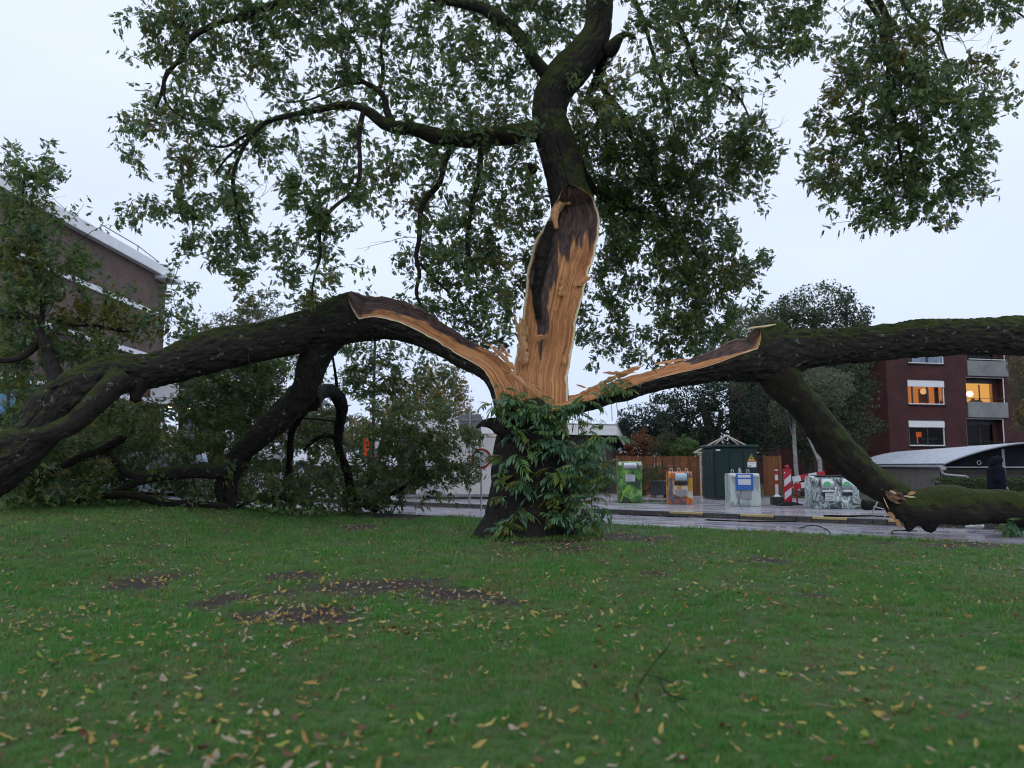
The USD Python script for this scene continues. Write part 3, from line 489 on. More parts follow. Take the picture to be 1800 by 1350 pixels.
branch([(600, 700, 21.2, 14), (606, 716, 21.2, 12), (604, 730, 21.4, 8)], name='stub')
branch([(593, 770, 22.8, 11), (575, 765, 22.9, 10), (555, 772, 23, 8), (535, 790, 23.2, 4)])
branch([(634, 881, 25.4, 9), (675, 872, 25.6, 8), (720, 845, 25.4, 6), (735, 800, 25.2, 4), (760, 770, 25, 2.5)])
branch([(592, 690, 20.8, 7), (590, 660, 20.4, 5), (583, 620, 20.2, 4)]); branch([(597, 742, 22, 5), (560, 737, 22, 3.5), (530, 735, 22, 2.5)])
# standing crown: the limbs the photograph shows, and above the frame what must carry them
branch([(952, 228, 17.2, 40), (920, 234, 17.1, 33), (864, 240, 17.0, 32), (818, 244, 16.9, 30), (771, 241, 16.8, 28), (724, 227, 16.7, 24), (687, 222, 16.6, 22), (662, 207, 16.5, 19), (632, 188, 16.4, 14), (600, 185, 16.4, 12), (553, 194, 16.4, 10), (491, 207, 16.3, 8), (454, 224, 16.3, 7.5), (429, 258, 16.3, 6), (410, 311, 16.3, 5), (415, 360, 16.3, 4), (426, 410, 16.3, 2.5)], bark_stem, 'limb')
for q in ([(454, 224, 16.3, 6), (420, 245, 16.4, 5), (395, 258, 16.5, 4), (367, 255, 16.6, 2.5)], [(436, 246, 16.3, 5), (395, 282, 16.1, 4), (375, 310, 16, 2.5)],
    [(690, 216, 16.6, 13), (680, 196, 16.8, 12), (674, 170, 17.0, 11), (648, 149, 17.2, 9), (632, 137, 17.3, 7), (634, 106, 17.4, 6), (626, 78, 17.5, 4), (600, 40, 17.6, 2.5)], [(664, 162, 17.1, 8), (673, 134, 17.2, 7), (670, 87, 17.3, 5), (680, 40, 17.4, 3)], [(640, 145, 17.2, 5), (600, 152, 17.2, 4), (545, 175, 17.2, 3), (500, 180, 17.2, 2)],
    [(640, 193, 16.4, 9), (634, 215, 16.4, 9), (631, 250, 16.3, 8), (633, 295, 16.2, 7.5), (622, 336, 16.1, 6.5), (592, 360, 16.0, 6), (571, 385, 16, 5.5), (562, 407, 16, 5.5), (563, 450, 16, 5), (555, 477, 16, 4), (548, 520, 16, 2)],
    [(800, 250, 16.9, 16), (783, 280, 16.8, 11), (772, 322, 16.7, 10), (747, 353, 16.6, 10), (738, 389, 16.5, 9), (737, 420, 16.5, 8), (732, 455, 16.4, 8), (737, 482, 16.4, 7), (732, 515, 16.4, 6), (742, 540, 16.4, 3)], [(738, 463, 16.4, 6), (765, 492, 16.5, 5), (790, 515, 16.6, 3)],
    [(858, 240, 17, 20), (852, 258, 16.9, 22), (848, 268, 16.9, 10)], [(845, 258, 16.9, 11), (841, 311, 16.9, 9.5), (831, 356, 16.9, 9), (823, 402, 16.9, 8), (823, 443, 16.9, 7), (834, 470, 16.9, 5), (838, 510, 16.9, 2.5)],
    [(972, 140, 17.25, 30), (942, 109, 17.1, 22), (911, 62, 17, 22), (880, 34, 16.9, 22), (843, 12, 16.9, 20), (799, 4, 16.8, 15), (750, -8, 16.8, 13), (650, -25, 16.8, 12), (560, -18, 16.8, 12), (480, 8, 16.8, 11), (425, 28, 16.8, 11), (390, 38, 16.8, 10), (362, 50, 16.8, 10), (332, 72, 16.8, 9), (317, 103, 16.8, 8), (295, 128, 16.8, 7), (283, 165, 16.8, 5), (273, 190, 16.8, 2.5)], [(290, 150, 16.8, 5), (290, 175, 16.7, 4.5), (305, 195, 16.6, 4), (335, 212, 16.5, 2.5)], [(330, 74, 16.8, 7), (318, 62, 16.8, 6), (322, 40, 16.9, 4), (335, 10, 17, 2.5)],
    [(1070, 90, 17.2, 30), (1083, 74, 17.0, 20), (1098, 60, 16.9, 9), (1107, 62, 16.85, 8), (1118, 68, 16.8, 3)],
    [(1062, 85, 17.4, 20), (1056, 120, 17.7, 18), (1046, 150, 17.9, 17), (1036, 166, 18.0, 14), (1048, 190, 18.1, 13), (1062, 206, 18.2, 11), (1085, 224, 18.3, 6), (1100, 240, 18.4, 3)], [(1054, 140, 17.9, 12), (1072, 174, 18, 12), (1096, 205, 18.1, 11), (1109, 240, 18.2, 9), (1134, 264, 18.3, 7), (1150, 300, 18.4, 4), (1160, 345, 18.5, 2)],
    [(1058, 205, 18.2, 8), (1038, 232, 18.1, 7), (1010, 250, 18, 4)], [(1054, 212, 18.2, 6), (1050, 240, 18.2, 5), (1060, 268, 18.2, 2.5)], [(1062, 208, 18.2, 6), (1066, 240, 18.3, 4), (1064, 265, 18.3, 2)],
    [(1005, 262, 17.6, 22), (1018, 290, 17.9, 19), (1032, 318, 18.2, 17), (1052, 340, 18.5, 13), (1093, 364, 18.8, 11), (1128, 375, 19, 10), (1160, 397, 19.1, 8), (1192, 421, 19.2, 5), (1225, 450, 19.3, 3), (1250, 500, 19.4, 2)],
    [(1052, -60, 17.2, 22), (1110, -110, 17.0, 16), (1165, -70, 16.9, 11), (1184, 0, 16.8, 8.5), (1190, 37, 16.8, 8), (1205, 68, 16.8, 7.5), (1215, 103, 16.8, 7), (1230, 143, 16.8, 6), (1246, 187, 16.8, 4), (1250, 215, 16.8, 2)], [(1231, 145, 16.8, 5), (1264, 146, 16.8, 4.5), (1299, 171, 16.8, 4), (1314, 199, 16.8, 2.5), (1330, 230, 16.8, 1.5)],
    [(1130, -105, 17, 12), (1220, -100, 17.2, 9), (1290, -50, 17.4, 7), (1299, 0, 17.4, 5.5), (1296, 31, 17.4, 5), (1311, 59, 17.4, 4.5), (1325, 81, 17.4, 4), (1358, 83, 17.4, 2.5), (1395, 95, 17.4, 1.5)],
    [(1045, -180, 17.3, 30), (1150, -260, 17, 24), (1300, -240, 16.6, 20), (1430, -150, 16.2, 17), (1520, -60, 16, 14), (1543, 0, 15.9, 12), (1558, 31, 15.9, 10), (1556, 70, 15.9, 8), (1560, 100, 15.9, 7), (1561, 140, 15.9, 6), (1571, 202, 15.9, 5), (1583, 274, 15.9, 3.5), (1590, 330, 15.9, 2)], [(1500, -80, 16.1, 12), (1516, -20, 15.8, 9), (1530, 8, 15.7, 8.5), (1546, 36, 15.7, 8), (1552, 68, 15.7, 7.5), (1571, 93, 15.7, 5), (1600, 130, 15.7, 3), (1625, 170, 15.7, 2)],
    [(1520, -60, 16, 9), (1560, -20, 16.2, 6), (1586, 3, 16.3, 5.5), (1611, 37, 16.3, 5), (1649, 60, 16.3, 4.5), (1658, 87, 16.3, 3), (1680, 130, 16.3, 2)], [(1520, -60, 16, 9), (1620, -50, 16.5, 7), (1700, -20, 16.8, 6), (1770, 10, 16.8, 4), (1800, 30, 16.8, 3), (1830, 60, 16.8, 2)],
    [(1050, -270, 17.2, 16), (900, -330, 17, 13), (700, -260, 16.9, 10), (520, -150, 16.8, 8), (400, -80, 16.8, 6), (330, -30, 16.8, 3)], [(1052, -120, 17.2, 16), (980, -190, 18, 12), (860, -150, 18.6, 9), (780, -60, 19, 6), (740, 40, 19.2, 4), (720, 120, 19.3, 2.5)], [(1050, -100, 17.4, 14), (1080, -60, 18.6, 10), (1120, 10, 19.4, 8), (1150, 100, 19.8, 6), (1180, 200, 20, 4), (1200, 300, 20, 2.5)]):
    branch(q, bark_stem if max(p[3] for p in q) > 18 else bark_dark, 'branch')

# ------------------------------------------------------------------ foliage of the tree
leaf_dark = leafmat('leaf_dark_green', (.050, .096, .028), (.096, .148, .044), .40)
leaf_mid = leafmat('leaf_green', (.090, .150, .040), (.170, .220, .058), .45)
leaf_yel = leafmat('leaf_yellowing', (.085, .105, .024), (.18, .15, .030), .40)
leaf_blue = leafmat('leaf_wet_green', (.056, .116, .052), (.110, .178, .078), .36, rough=.28, spec=.6)
def leaflet(base, d, side, ln, wd, droop):
    "one leaflet: folded along its midrib, pointed at both ends"
    base, d = np.array(base, float), nrm(d); side = nrm(side); up = np.cross(side, d)
    p = [base, base + d * ln * .33 + side * wd * .5 + up * wd * .12, base + d * ln * .33 - side * wd * .5 + up * wd * .12, base + d * ln * .68 + side * wd * .45 - up * droop * .4 * ln + up * wd * .1, base + d * ln * .68 - side * wd * .45 - up * droop * .4 * ln + up * wd * .1, base + d * ln - up * droop * ln, base + d * ln * .33 , base + d * ln * .66 - up * droop * .4 * ln]
    f = [[0, 1, 6], [0, 6, 2], [6, 1, 3], [6, 3, 7], [2, 6, 7], [2, 7, 4], [7, 3, 5], [4, 7, 5]]
    return np.array(p), np.array(f)
def pinnate(n, ln, lf, wd, seed, bend=.35, simple=False):
    "a feathered leaf: a bent stalk along +y with n pairs of leaflets and one at its end"
    r = np.random.default_rng(seed); ms = []; pts = []
    for i in range(9):
        t = i / 8; pts.append(np.array([.03 * ln * math.sin(3 * t + seed), ln * t * (1 - bend * t * .25), -bend * ln * t * t * .6]))
    pts = np.array(pts)
    if not simple: ms.append(cat([rod(pts[i], pts[i + 2], .0022, 3, .0018) for i in range(0, 8, 2)]))
    for k in range(n):
        t = .22 + .74 * k / n; i = min(int(t * 8), 7); b = pts[i] + (pts[i + 1] - pts[i]) * (t * 8 - i); tg = nrm(pts[i + 1] - pts[i])
        for s in (-1, 1):
            d = nrm(np.array([s * 1.0, 0, 0]) * .85 + tg * (.55 + .2 * r.random()) + np.array([0, 0, -.12 - .35 * r.random()])); sc = (.75 + .35 * math.sin(math.pi * (.15 + .8 * t))) * (.88 + .24 * r.random())
            ms.append(leaflet(b, d, nrm(np.cross(d, [0, 0, 1.])), lf * sc, wd * sc, .18 + .15 * r.random()))
    tg = nrm(pts[-1] - pts[-2]); ms.append(leaflet(pts[-1], tg, nrm(np.cross(tg, [0, 0, 1.])), lf * 1.05, wd * 1.05, .25))
    return cat(ms)
GRID = {0: "0000" "2777788787" "5467786" "1" "5775577" "2" "355774", 1: "0000" "1675565765" "6675563" "1" "1666675" "3" "676102", 2: "0000" "0355663553" "5666423" "5" "4665321" "6" "788552",
    3: "0000" "0556123343" "4665405" "6" "5665000" "5" "788763", 4: "0000" "5456553342" "4566406" "7" "7654504" "6" "777560", 5: "3400" "4164364444" "5644416" "8" "8857733" "5" "657560",
    6: "7610" "0153516655" "4346625" "9" "9976405" "6" "677750", 7: "7710" "3576625743" "5667700" "9" "8874100" "3" "666300", 8: "8830" "0056655511" "3777600" "7" "7876100" "0" "000000",
    9: "9972" "0003745501" "4778600" "7" "4787600" "0" "000000", 10: "9986" "4140314421" "4678404" "6" "4685200" "0" "000000", 11: "7667" "6552000000" "2577305" "6" "3685000" "0" "000000",
    12: "7454" "3027886054" "2113002" "2" "4650000" "0" "000000", 13: "6300" "0059983155" "2200000" "0" "0000000" "0" "000000", 14: "6645" "6359864116" "5500000" "0" "0000000" "0" "000000",
    15: "6777" "7678855537" "8850000" "0" "0000000" "0" "000000", 16: "8888" "6556667768" "8850000" "0" "0000000" "0" "000000", 17: "9976" "6566678777" "2100000" "0" "0000000" "0" "000000",
    -1: "0000066777777777666677666666655444566664", -2: "000000566666666666666655555554444455543", -3: "00000000444555555555555554444333333332", -4: "000000000003344444444444433322222"}
skel = np.vstack([spl(c, .15)[0] for c in BR] + [lx[::5], rx_[::5], sx[::5]])
TORN = LineString([(995, 345), (960, 600), (945, 700), (820, 617), (720, 560), (620, 555)]).union(LineString([(950, 700), (1112, 673), (1262, 637), (1380, 600)]))
clus = []                                                    # (position, group)
fr = np.random.default_rng(11)
def dn3(px, py, s): return noise(np.array([px * .006, py * .006, s]), 3)
for row, line in GRID.items():
    for col, ch in enumerate(line):
        dnum = int(ch)
        if not dnum: continue
        fallen = (col <= 6 and 5 <= row) or (row >= 12 and col <= 16) or (row == 11 and 4 <= col <= 7)
        want = dnum * (1.75 if not fallen else 2.3) * (1.1 if dnum >= 7 else 1.0) * (.55 if row < 0 else 1)
        if fallen and row >= 12: want *= 1.9 if col >= 12 else 1.15 if col >= 9 else 1.25
        if fallen and row <= 11: want *= .82
        if not fallen: want = (23.0 if col >= 20 and row >= 4 and col < 28 else 14.5) * (dnum / 7) ** 1.6 * (.55 if row < 0 else 1)
        for j in range(int(want + fr.random())):
            px, py = (col + fr.random()) * 50, (row + fr.random()) * 50
            if not fallen and row >= 12 and py > 635 and 1000 < px < 1300 and fr.random() < .4: continue
            h = dn3(px, py, 1.5) - .5; jit = fr.random() - .5
            if fallen:
                if row >= 13 or (row >= 12 and col >= 6):
                    Y = np.interp(px, [0, 150, 350, 480, 600, 700, 850], [19.0, 19.8, 20.8, 22.8, 24.5, 25.6, 25.8]) + 2.6 * jit + 1.2 * h
                    if px > 590 and row <= 13: Y = 22.5 + 2 * jit
                    if row >= 15 and 110 < px < 430 and fr.random() < .8: Y += 1.4
                elif col >= 7: Y = 20 + 2 * jit
                else: Y = 18.3 + 2.0 * jit + h
            elif px > 1385: Y = 15.9 + 1.8 * jit + 1.2 * h
            elif px > 1000 and py > 215: Y = np.interp(py, [215, 330, 600], [18.0, 19.0, 19.6]) + 2.6 * jit + 1.2 * h
            elif px < 1000 and py > 330 and px > 690: Y = 17.6 + 3 * jit + 1.5 * h
            else: Y = 17.0 + 2.6 * jit + 3.4 * h
            if not fallen and TORN.distance(Point(px, py)) < 62: Y = max(Y, 18.4 + 1.2 * fr.random())
            p = P(px, py, Y)
            if p[2] < lawn_z(np.array([p[0]]), np.array([p[1]]))[0] + .08: continue
            if fallen and np.linalg.norm(p[:2] - BASE[:2]) < 1.0: continue
            clus.append((*p, 1.0 if fallen else 0.0))
clus = np.array(clus)
d0, _ = cKDTree(skel).query(clus[:, :3]); order = np.argsort(d0); nodes = [skel]; tree_ = cKDTree(skel); allp = skel; pend = []
tv, tf, tn = [], [], 0
leafpos, leafdir, leafgrp, leafs = [], [], [], []
def tube_fast(pts, r0, r1, n=4):
    T = nrm(np.gradient(pts, axis=0)); A = nrm(np.cross(T, np.array([.31, .17, .93]))); Bv = np.cross(T, A); an = np.linspace(0, 2 * np.pi, n, endpoint=False)
    rr = np.linspace(r0, r1, len(pts))[:, None, None]; V = (pts[:, None] + rr * (np.cos(an)[None, :, None] * A[:, None] + np.sin(an)[None, :, None] * Bv[:, None])).reshape(-1, 3)
    I = np.arange(len(V)).reshape(len(pts), n); J = np.roll(I, -1, 1)
    return V, np.stack([I[:-1], J[:-1], J[1:], I[1:]], -1).reshape(-1, 4)
for ci, c in enumerate(order):
    p = clus[c, :3]
    dd, ii = tree_.query(p); best = allp[ii]
    if pend:
        pa = np.array(pend); dp = np.linalg.norm(pa - p, axis=1); k = int(np.argmin(dp))
        if dp[k] < dd: dd, best = dp[k], pa[k]
    if dd > 3.2: continue
    mid = best + .55 * (p - best) + np.array([fr.normal(0, .10), fr.normal(0, .10), .16 + fr.normal(0, .08)]) * dd
    t = np.linspace(0, 1, max(4, int(dd / .14) + 2))[:, None]; pts = (1 - t) ** 2 * best + 2 * t * (1 - t) * mid + t ** 2 * p
    pts[1:-1] += fr.normal(0, .016, (len(pts) - 2, 3)) * min(1, dd)
    V, Fq = tube_fast(pts, .005 + .0055 * min(dd, 2.2), .0022); tv.append(V); tf.append(Fq + tn); tn += len(V)
    pend.extend(pts[2:])
    if len(pend) > 900: allp = np.vstack([allp, np.array(pend)]); pend = []; tree_ = cKDTree(allp)
    ax = nrm(pts[-1] - pts[-3] if len(pts) > 3 else p - best); nl = fr.integers(12, 21)
    for j in range(nl):
        f = fr.random(); q = p - ax * f * min(.60, dd * .7 + .12) + fr.normal(0, .085, 3); rad = fr.normal(0, 1, 3); rad = nrm(rad - np.dot(rad, ax) * ax)
        dirv = ax * (.45 + .3 * fr.random()) + rad * 1.1 + np.array([0, 0, .15 - .55 * fr.random()])
        leafpos.append(q); leafdir.append(dirv); leafgrp.append(clus[c, 3]); leafs.append(fr.uniform(.62, 1.15))
for k in range(430):
    lo = k < 190; src = skel[(skel[:, 0] < -2.5) & (skel[:, 2] < 5.2)] if lo else skel[skel[:, 2] > 6]; b = src[fr.integers(len(src))]; d = fr.normal(0, 1, 3); d[2] = d[2] * .5 + (-.15 if lo else 0); d = nrm(d); L = fr.uniform(.5, 1.7); pts = [b]
    for j in range(7): d = nrm(d + fr.normal(0, .26, 3)); pts.append(pts[-1] + d * L / 7)
    pts = np.array(pts)
    if pts[:, 2].min() < lawn_z(pts[:1, 0], pts[:1, 1])[0] + .03 or (TORN.distance(Point(*PX(pts[-1]))) < 70 and pts[-1, 1] < 18): continue
    V, Fq = tube_fast(pts, fr.uniform(.006, .012), .0025); tv.append(V); tf.append(Fq + tn); tn += len(V)
    for j in (3, 5):
        d2 = nrm(d + fr.normal(0, .7, 3)); q2 = np.array([pts[j] + d2 * t * L * .35 + fr.normal(0, .015, 3) * (t > 0) for t in (0, .33, .66, 1.0)]); V, Fq = tube_fast(q2, .005, .002); tv.append(V); tf.append(Fq + tn); tn += len(V)
part(TREE, 'twigs', (np.vstack(tv), np.vstack(tf)), mat('twig_bark', (.022, .017, .014), rough=.8), False, kind='stuff')
leafpos, leafdir, leafgrp, leafs = np.array(leafpos), np.array(leafdir), np.array(leafgrp), np.array(leafs)
protos = [(pinnate(4, .15, .054, .029, 1, .15), 0), (pinnate(3, .125, .060, .032, 2, .1), 1), (pinnate(5, .175, .051, .027, 3, .2), 2)]
def foliage(name, sel, label, yel):
    pos = leafpos[sel]; X, Yv, Z = frames_for(leafdir[sel], roll=fr.normal(0, .8, sel.sum()))
    tone = fbm(pos * .8, 3, 17) + fr.normal(0, .06, len(pos)); th = np.quantile(tone, [.36, .66, 1 - yel])
    ti = np.digitize(tone, th); form = fr.integers(0, 3, len(pos)); mats = [leaf_dark, leaf_mid, leaf_blue, leaf_yel]
    pl = [(f'leaf_{a}{b}', protos[f][0], m_) for (a, m_) in zip(('dark_', 'green_', 'wet_', 'yellow_'), mats) for f, b in ((0, 'long'), (1, 'short'), (2, 'slim'))]
    pr = instancer(f'{TREE}/{name}', pos - BASE, quat_from_frames(X, Yv, Z), leafs[sel], ti * 3 + form, pl)
    setd(pr, kind='stuff', label=label)
foliage('crown', leafgrp < .5, 'green feathered leaves of the crown still standing', .10)
foliage('fallen_leaves', leafgrp > .5, 'green foliage of the limb that has fallen to the left', .12)
# leafy shoots round the trunk: every leaf a part
sg = np.random.default_rng(23); SH = []
shoot_tv, shoot_tf, sn = [], [], 0
def shoot_area():
    k = sg.random()
    if k < .46: return sg.uniform(880, 1004), sg.uniform(694, 925), sg.uniform(16.05, 16.5)
    if k < .78: return sg.uniform(985, 1092), sg.uniform(745, 920), sg.uniform(16.1, 17.2)
    if k < .90: t = sg.random(); return 985 + t * 110, 718 - t * 55 + sg.normal(0, 14), sg.uniform(16.55, 16.95)
    return sg.uniform(862, 935), sg.uniform(676, 720), sg.uniform(16.2, 16.6)
shoot_leaf = [leafmat('shoot_leaf_a', (.060, .142, .070), (.115, .220, .11), .22, .3, .5), leafmat('shoot_leaf_b', (.075, .148, .046), (.145, .235, .070), .25, .35, .45), leafmat('shoot_leaf_c', (.09, .125, .022), (.17, .19, .035), .3, .4)]
sl = [pinnate(4, .32, .15, .036, 31, .5), pinnate(3, .28, .16, .040, 32, .6), pinnate(5, .40, .14, .034, 33, .7), pinnate(4, .28, .125, .034, 34, .25)]
extra_p, extra_d, extra_s, nleaf = [], [], [], 0
for i in range(96):
    px, py, Y = shoot_area(); tip = P(px, py, Y)
    root = tip + np.array([sg.normal(0, .10), .45 + sg.random() * .25, -.30 - .45 * sg.random()])
    if px > 1000 and py > 740: root = np.array([.38 + .9 + sg.normal(0, .12), 16.9, max(tip[2] - .7, .02)])
    if tip[2] < .12: continue
    mid = (root + tip) / 2 + np.array([sg.normal(0, .05), -.08, .18]); t = np.linspace(0, 1, 7)[:, None]; pts = (1 - t) ** 2 * root + 2 * t * (1 - t) * mid + t ** 2 * tip
    V, Fq = tube_fast(pts, .008, .003, 5); shoot_tv.append(V); shoot_tf.append(Fq + sn); sn += len(V)
    for j in range(6):
        f = j / 6; k = sg.uniform(0, 2 * math.pi); b = pts[min(6, 6 - int(f * 4))] + sg.normal(0, .01, 3)
        d = np.array([math.cos(k) * 1.0, math.sin(k) * .9 - .35, .50 - .85 * sg.random()])
        if nleaf < 296 and (sg.random() < .56 or j == 0):
            X, Yv, Z = frames_for(d[None], roll=sg.normal(0, .3, 1)); R = np.stack([X[0], Yv[0], Z[0]], 1); s = sg.uniform(.65, 1.45); v_, f_ = sl[sg.integers(4)]
            ym = py > 800 and sg.random() < .42 or sg.random() < .09
            part(TREE, 'leaf', (v_ @ R.T * s + b, f_), shoot_leaf[2] if ym else shoot_leaf[sg.integers(2)], False); nleaf += 1
        else: extra_p.append(b); extra_d.append(d); extra_s.append(sg.uniform(.8, 1.2))
part(TREE, 'shoots', (np.vstack(shoot_tv), np.vstack(shoot_tf)), mat('green_stem', (.045, .06, .022), rough=.6), True)
X, Yv, Z = frames_for(np.array(extra_d), roll=sg.normal(0, .4, len(extra_d)))
setd(instancer(TREE + '/shoot_foliage', np.array(extra_p) - BASE, quat_from_frames(X, Yv, Z), np.array(extra_s), sg.integers(0, 4, len(extra_p)), [(f'leaf_{n}', sl[i], shoot_leaf[i % 2]) for i, n in enumerate(('broad', 'short', 'long', 'flat'))]), kind='stuff')
# leaves at the right-hand edge, under the fallen arm
ep = [P(sg.uniform(1758, 1815), sg.uniform(915, 938), sg.uniform(17.6, 18.3)) for _ in range(40)]; ed = sg.normal(0, 1, (40, 3)) + np.array([0, -.3, -.6]); X, Yv, Z = frames_for(ed)
setd(instancer(TREE + '/low_foliage', np.array(ep) - BASE, quat_from_frames(X, Yv, Z), np.full(40, .9), sg.integers(0, 2, 40), [('leaf_broad', sl[0], shoot_leaf[1]), ('leaf_long', sl[2], shoot_leaf[0])]), kind='stuff')

# ------------------------------------------------------------------ buildings
def brickmat(name, c1, c2, mortar, ax=0):
    if name in MAT: return MAT[name]
    MAT[name] = usdkit.material(stage, '/World/Looks/' + name, {
        'tc': ('texture_coordinate', {}), 's': ('separate_xyz', {}), 'ad': ('math', {'math_type': 'add'}), 'c': ('combine_xyz', {}),
        'br': ('brick_texture', {'color1': c1, 'color2': c2, 'mortar': mortar, 'scale': 1.0, 'brick_width': .22, 'row_height': .065, 'mortar_size': .008, 'mortar_smooth': .2}), 'n': ('noise_texture', {'scale': .9, 'detail': 6}),
        'r': ('rgb_ramp', {'ramp': [(.3, (.75, .75, .78)), (.7, (1.2, 1.18, 1.15))]}), 'mx': ('mix_color', {'blend_type': 'multiply', 'fac': 1.0}), 'b': ('bump', {'strength': .4, 'distance': .01}), 'p': ('principled_bsdf', {'roughness': .75, 'specular_ior_level': .3})},
        [('tc.object', 's.vector'), ('s.x', 'ad.value1'), ('s.y', 'ad.value2'), ('ad.value', 'c.x'), ('s.z', 'c.y'), ('c.vector', 'br.vector'), ('c.vector', 'n.vector'), ('n.fac', 'r.fac'), ('br.color', 'mx.a'), ('r.color', 'mx.b'), ('mx.result', 'p.base_color'), ('br.fac', 'b.height'), ('b.normal', 'p.normal')], surface='p.BSDF')
    return MAT[name]
def hit(px, py, o, rz):
    "where the pixel's ray meets the upright plane through o turned by rz: (metres along it, height)"
    d = FWD + (px - CX) / F * np.array([1., 0, 0]) + (CY - py) / F * UPV; n = np.array([-math.sin(rz), math.cos(rz), 0]); t = np.dot(np.array(o) - CAM, n) / np.dot(d, n); p = CAM + d * t
    return float(np.dot(p[:2] - np.array(o)[:2], [math.cos(rz), math.sin(rz)])), float(p[2])
white_p = mat('white_paint', (.70, .71, .73), rough=.45, var=.06, scale=1.5); grey_metal = mat('grey_metal', (.34, .35, .36), rough=.4, var=.12, scale=5, metal=.5); dark_metal = mat('dark_metal', (.03, .031, .034), rough=.5)
black_in = mat('dark_interior', (.02, .021, .024), rough=.8); gl = glass(); dark_frame = mat('dark_frame', (.035, .033, .034), rough=.5); conc = mat('balcony_concrete', (.20, .21, .215), rough=.8, var=.2, scale=1.2, bump=.2)
def rect(x0, z0, x1, z1): return Polygon([(x0, z0), (x1, z0), (x1, z1), (x0, z1)])
def framed_window(T, x0, z0, x1, z1, mull=(), y=.12, shutter=0, lit=None, name='window', fm=None, fw=.07, stuff=()):
    "an opening's frame, mullions, shutter box, panes and the room behind"
    fm = fm or white_p; pr = T + '/' + uname(T, name); UsdGeom.Xform.Define(stage, pr)
    def pp(n, me, ma, **k): part(pr, n, me, ma, local=True, **k)
    for a, b, c, d in ((x0, z0, x0 + fw, z1), (x1 - fw, z0, x1, z1), (x0 + fw, z0, x1 - fw, z0 + fw), (x0 + fw, z1 - fw, x1 - fw, z1)): pp('frame', box(((a + c) / 2, y, (b + d) / 2), (c - a, .10, d - b), ch=.008), fm)
    zt = z1 - fw
    if shutter: pp('shutter', box(((x0 + x1) / 2, y - .07, z1 - fw - shutter / 2), (x1 - x0 - .02, .10, shutter), ch=.01), fm); zt = z1 - fw - shutter
    xs = [x0 + fw] + list(mull) + [x1 - fw]
    for m_ in mull: pp('mullion', box((m_, y, (z0 + fw + zt) / 2), (.09, .085, zt - z0 - fw), ch=.008), dark_frame)
    for a, b in zip(xs[:-1], xs[1:]): pp('pane', (np.array([[a, y + .012, z0 + fw], [b, y + .012, z0 + fw], [b, y + .012, zt], [a, y + .012, zt]]), [[0, 1, 2, 3]]), gl)
    if y < .15: pp('sill', box(((x0 + x1) / 2, -.03, z0 - .04), (x1 - x0 + .1, .16, .07), ch=.01), dark_frame)
    d_ = 1.6; rm = lit or black_in
    pp('room', cat([box(((x0 + x1) / 2 + .8, y + d_, (z0 + z1) / 2), (x1 - x0 + 2.2, .05, z1 - z0 + .6)), box((x0 - .25, y + d_ / 2 + .1, (z0 + z1) / 2), (.05, d_ - .3, z1 - z0 + .5)), box((x1 + 1.85, y + d_ / 2 + .1, (z0 + z1) / 2), (.05, d_ - .3, z1 - z0 + .5))]), rm)
    for n, me, ma in stuff:
        me = tri(me); pp(n, (me[0] + np.array([.85 * me[0][:, 1].mean(), 0, 0]), me[1]), ma)      # stands where the slanting view through the pane meets it
    return pr
# --- dark red brick flats on the right
RZ = .22; O = P(1565, 800, 56.0); O[2] = 0
red_brick = brickmat('red_brick', (.054, .017, .018), (.080, .025, .026), (.034, .020, .021))
AP = thing('apartment_block', 'dark red brick apartment block with two warmly lit openings behind the arched shed', 'building', O, rz=RZ)
def ah(px, py): return hit(px, py, O, RZ)
warm1 = glow('warm_room', (1.0, .30, .065), .50); warm2 = glow('bright_room', (1.0, .46, .10), .85); lampg = glow('globe_lamp', (1.0, .88, .62), 3.2)
holes, wins = [], []
for (l, t, r_, b, mu, sh, kind) in ((1595, 668, 1662, 711.5, (1606.5, 1633), 10.5, 'lit'), (1597, 739, 1663, 784, (1633,), 10.5, 'dark'), (1594.5, 597, 1660, 640, (1604, 1632), 12, 'blue'), (1598, 812, 1664, 855, (1632,), 10, 'dark')):
    x0, z1 = ah(l, t); x1, z0 = ah(r_, b); z1b = ah(r_, t)[1]; z1 = (z1 + z1b) / 2; wins.append((x0, z0, x1, z1, [ah(m_, b)[0] for m_ in mu], sh * .0405, kind)); holes.append(rect(x0, z0, x1, z1))
bal = []
for (l, t, r_, b) in ((1696, 590, 1768, 636), (1697, 662, 1768, 708), (1698, 735, 1768, 784), (1698, 808, 1768, 858)):
    x0, z1 = ah(l, t); x1, z0 = ah(r_, b); bal.append((x0, z0, x1, z1)); holes.append(rect(x0, z0 - 1.0 if z0 > 1.2 else z0 , x1, z1))
wall = rect(0, 0, 24, 11.3)
for h_ in holes: wall = wall.difference(h_)
part(AP, 'wall', upright(wall, .30, (0, .30, 0)), red_brick, local=True)
part(AP, 'wall', box((.15, 5.3, 5.65), (.30, 10, 11.3)), red_brick, local=True); part(AP, 'roof', box((12, 5.5, 11.42), (24.5, 11.4, .22), ch=.03), mat('roof_felt', (.06, .06, .065)), local=True); part(AP, 'wall', box((23.9, 5.5, 5.6), (.2, 9.9, 11.2)), red_brick, local=True)
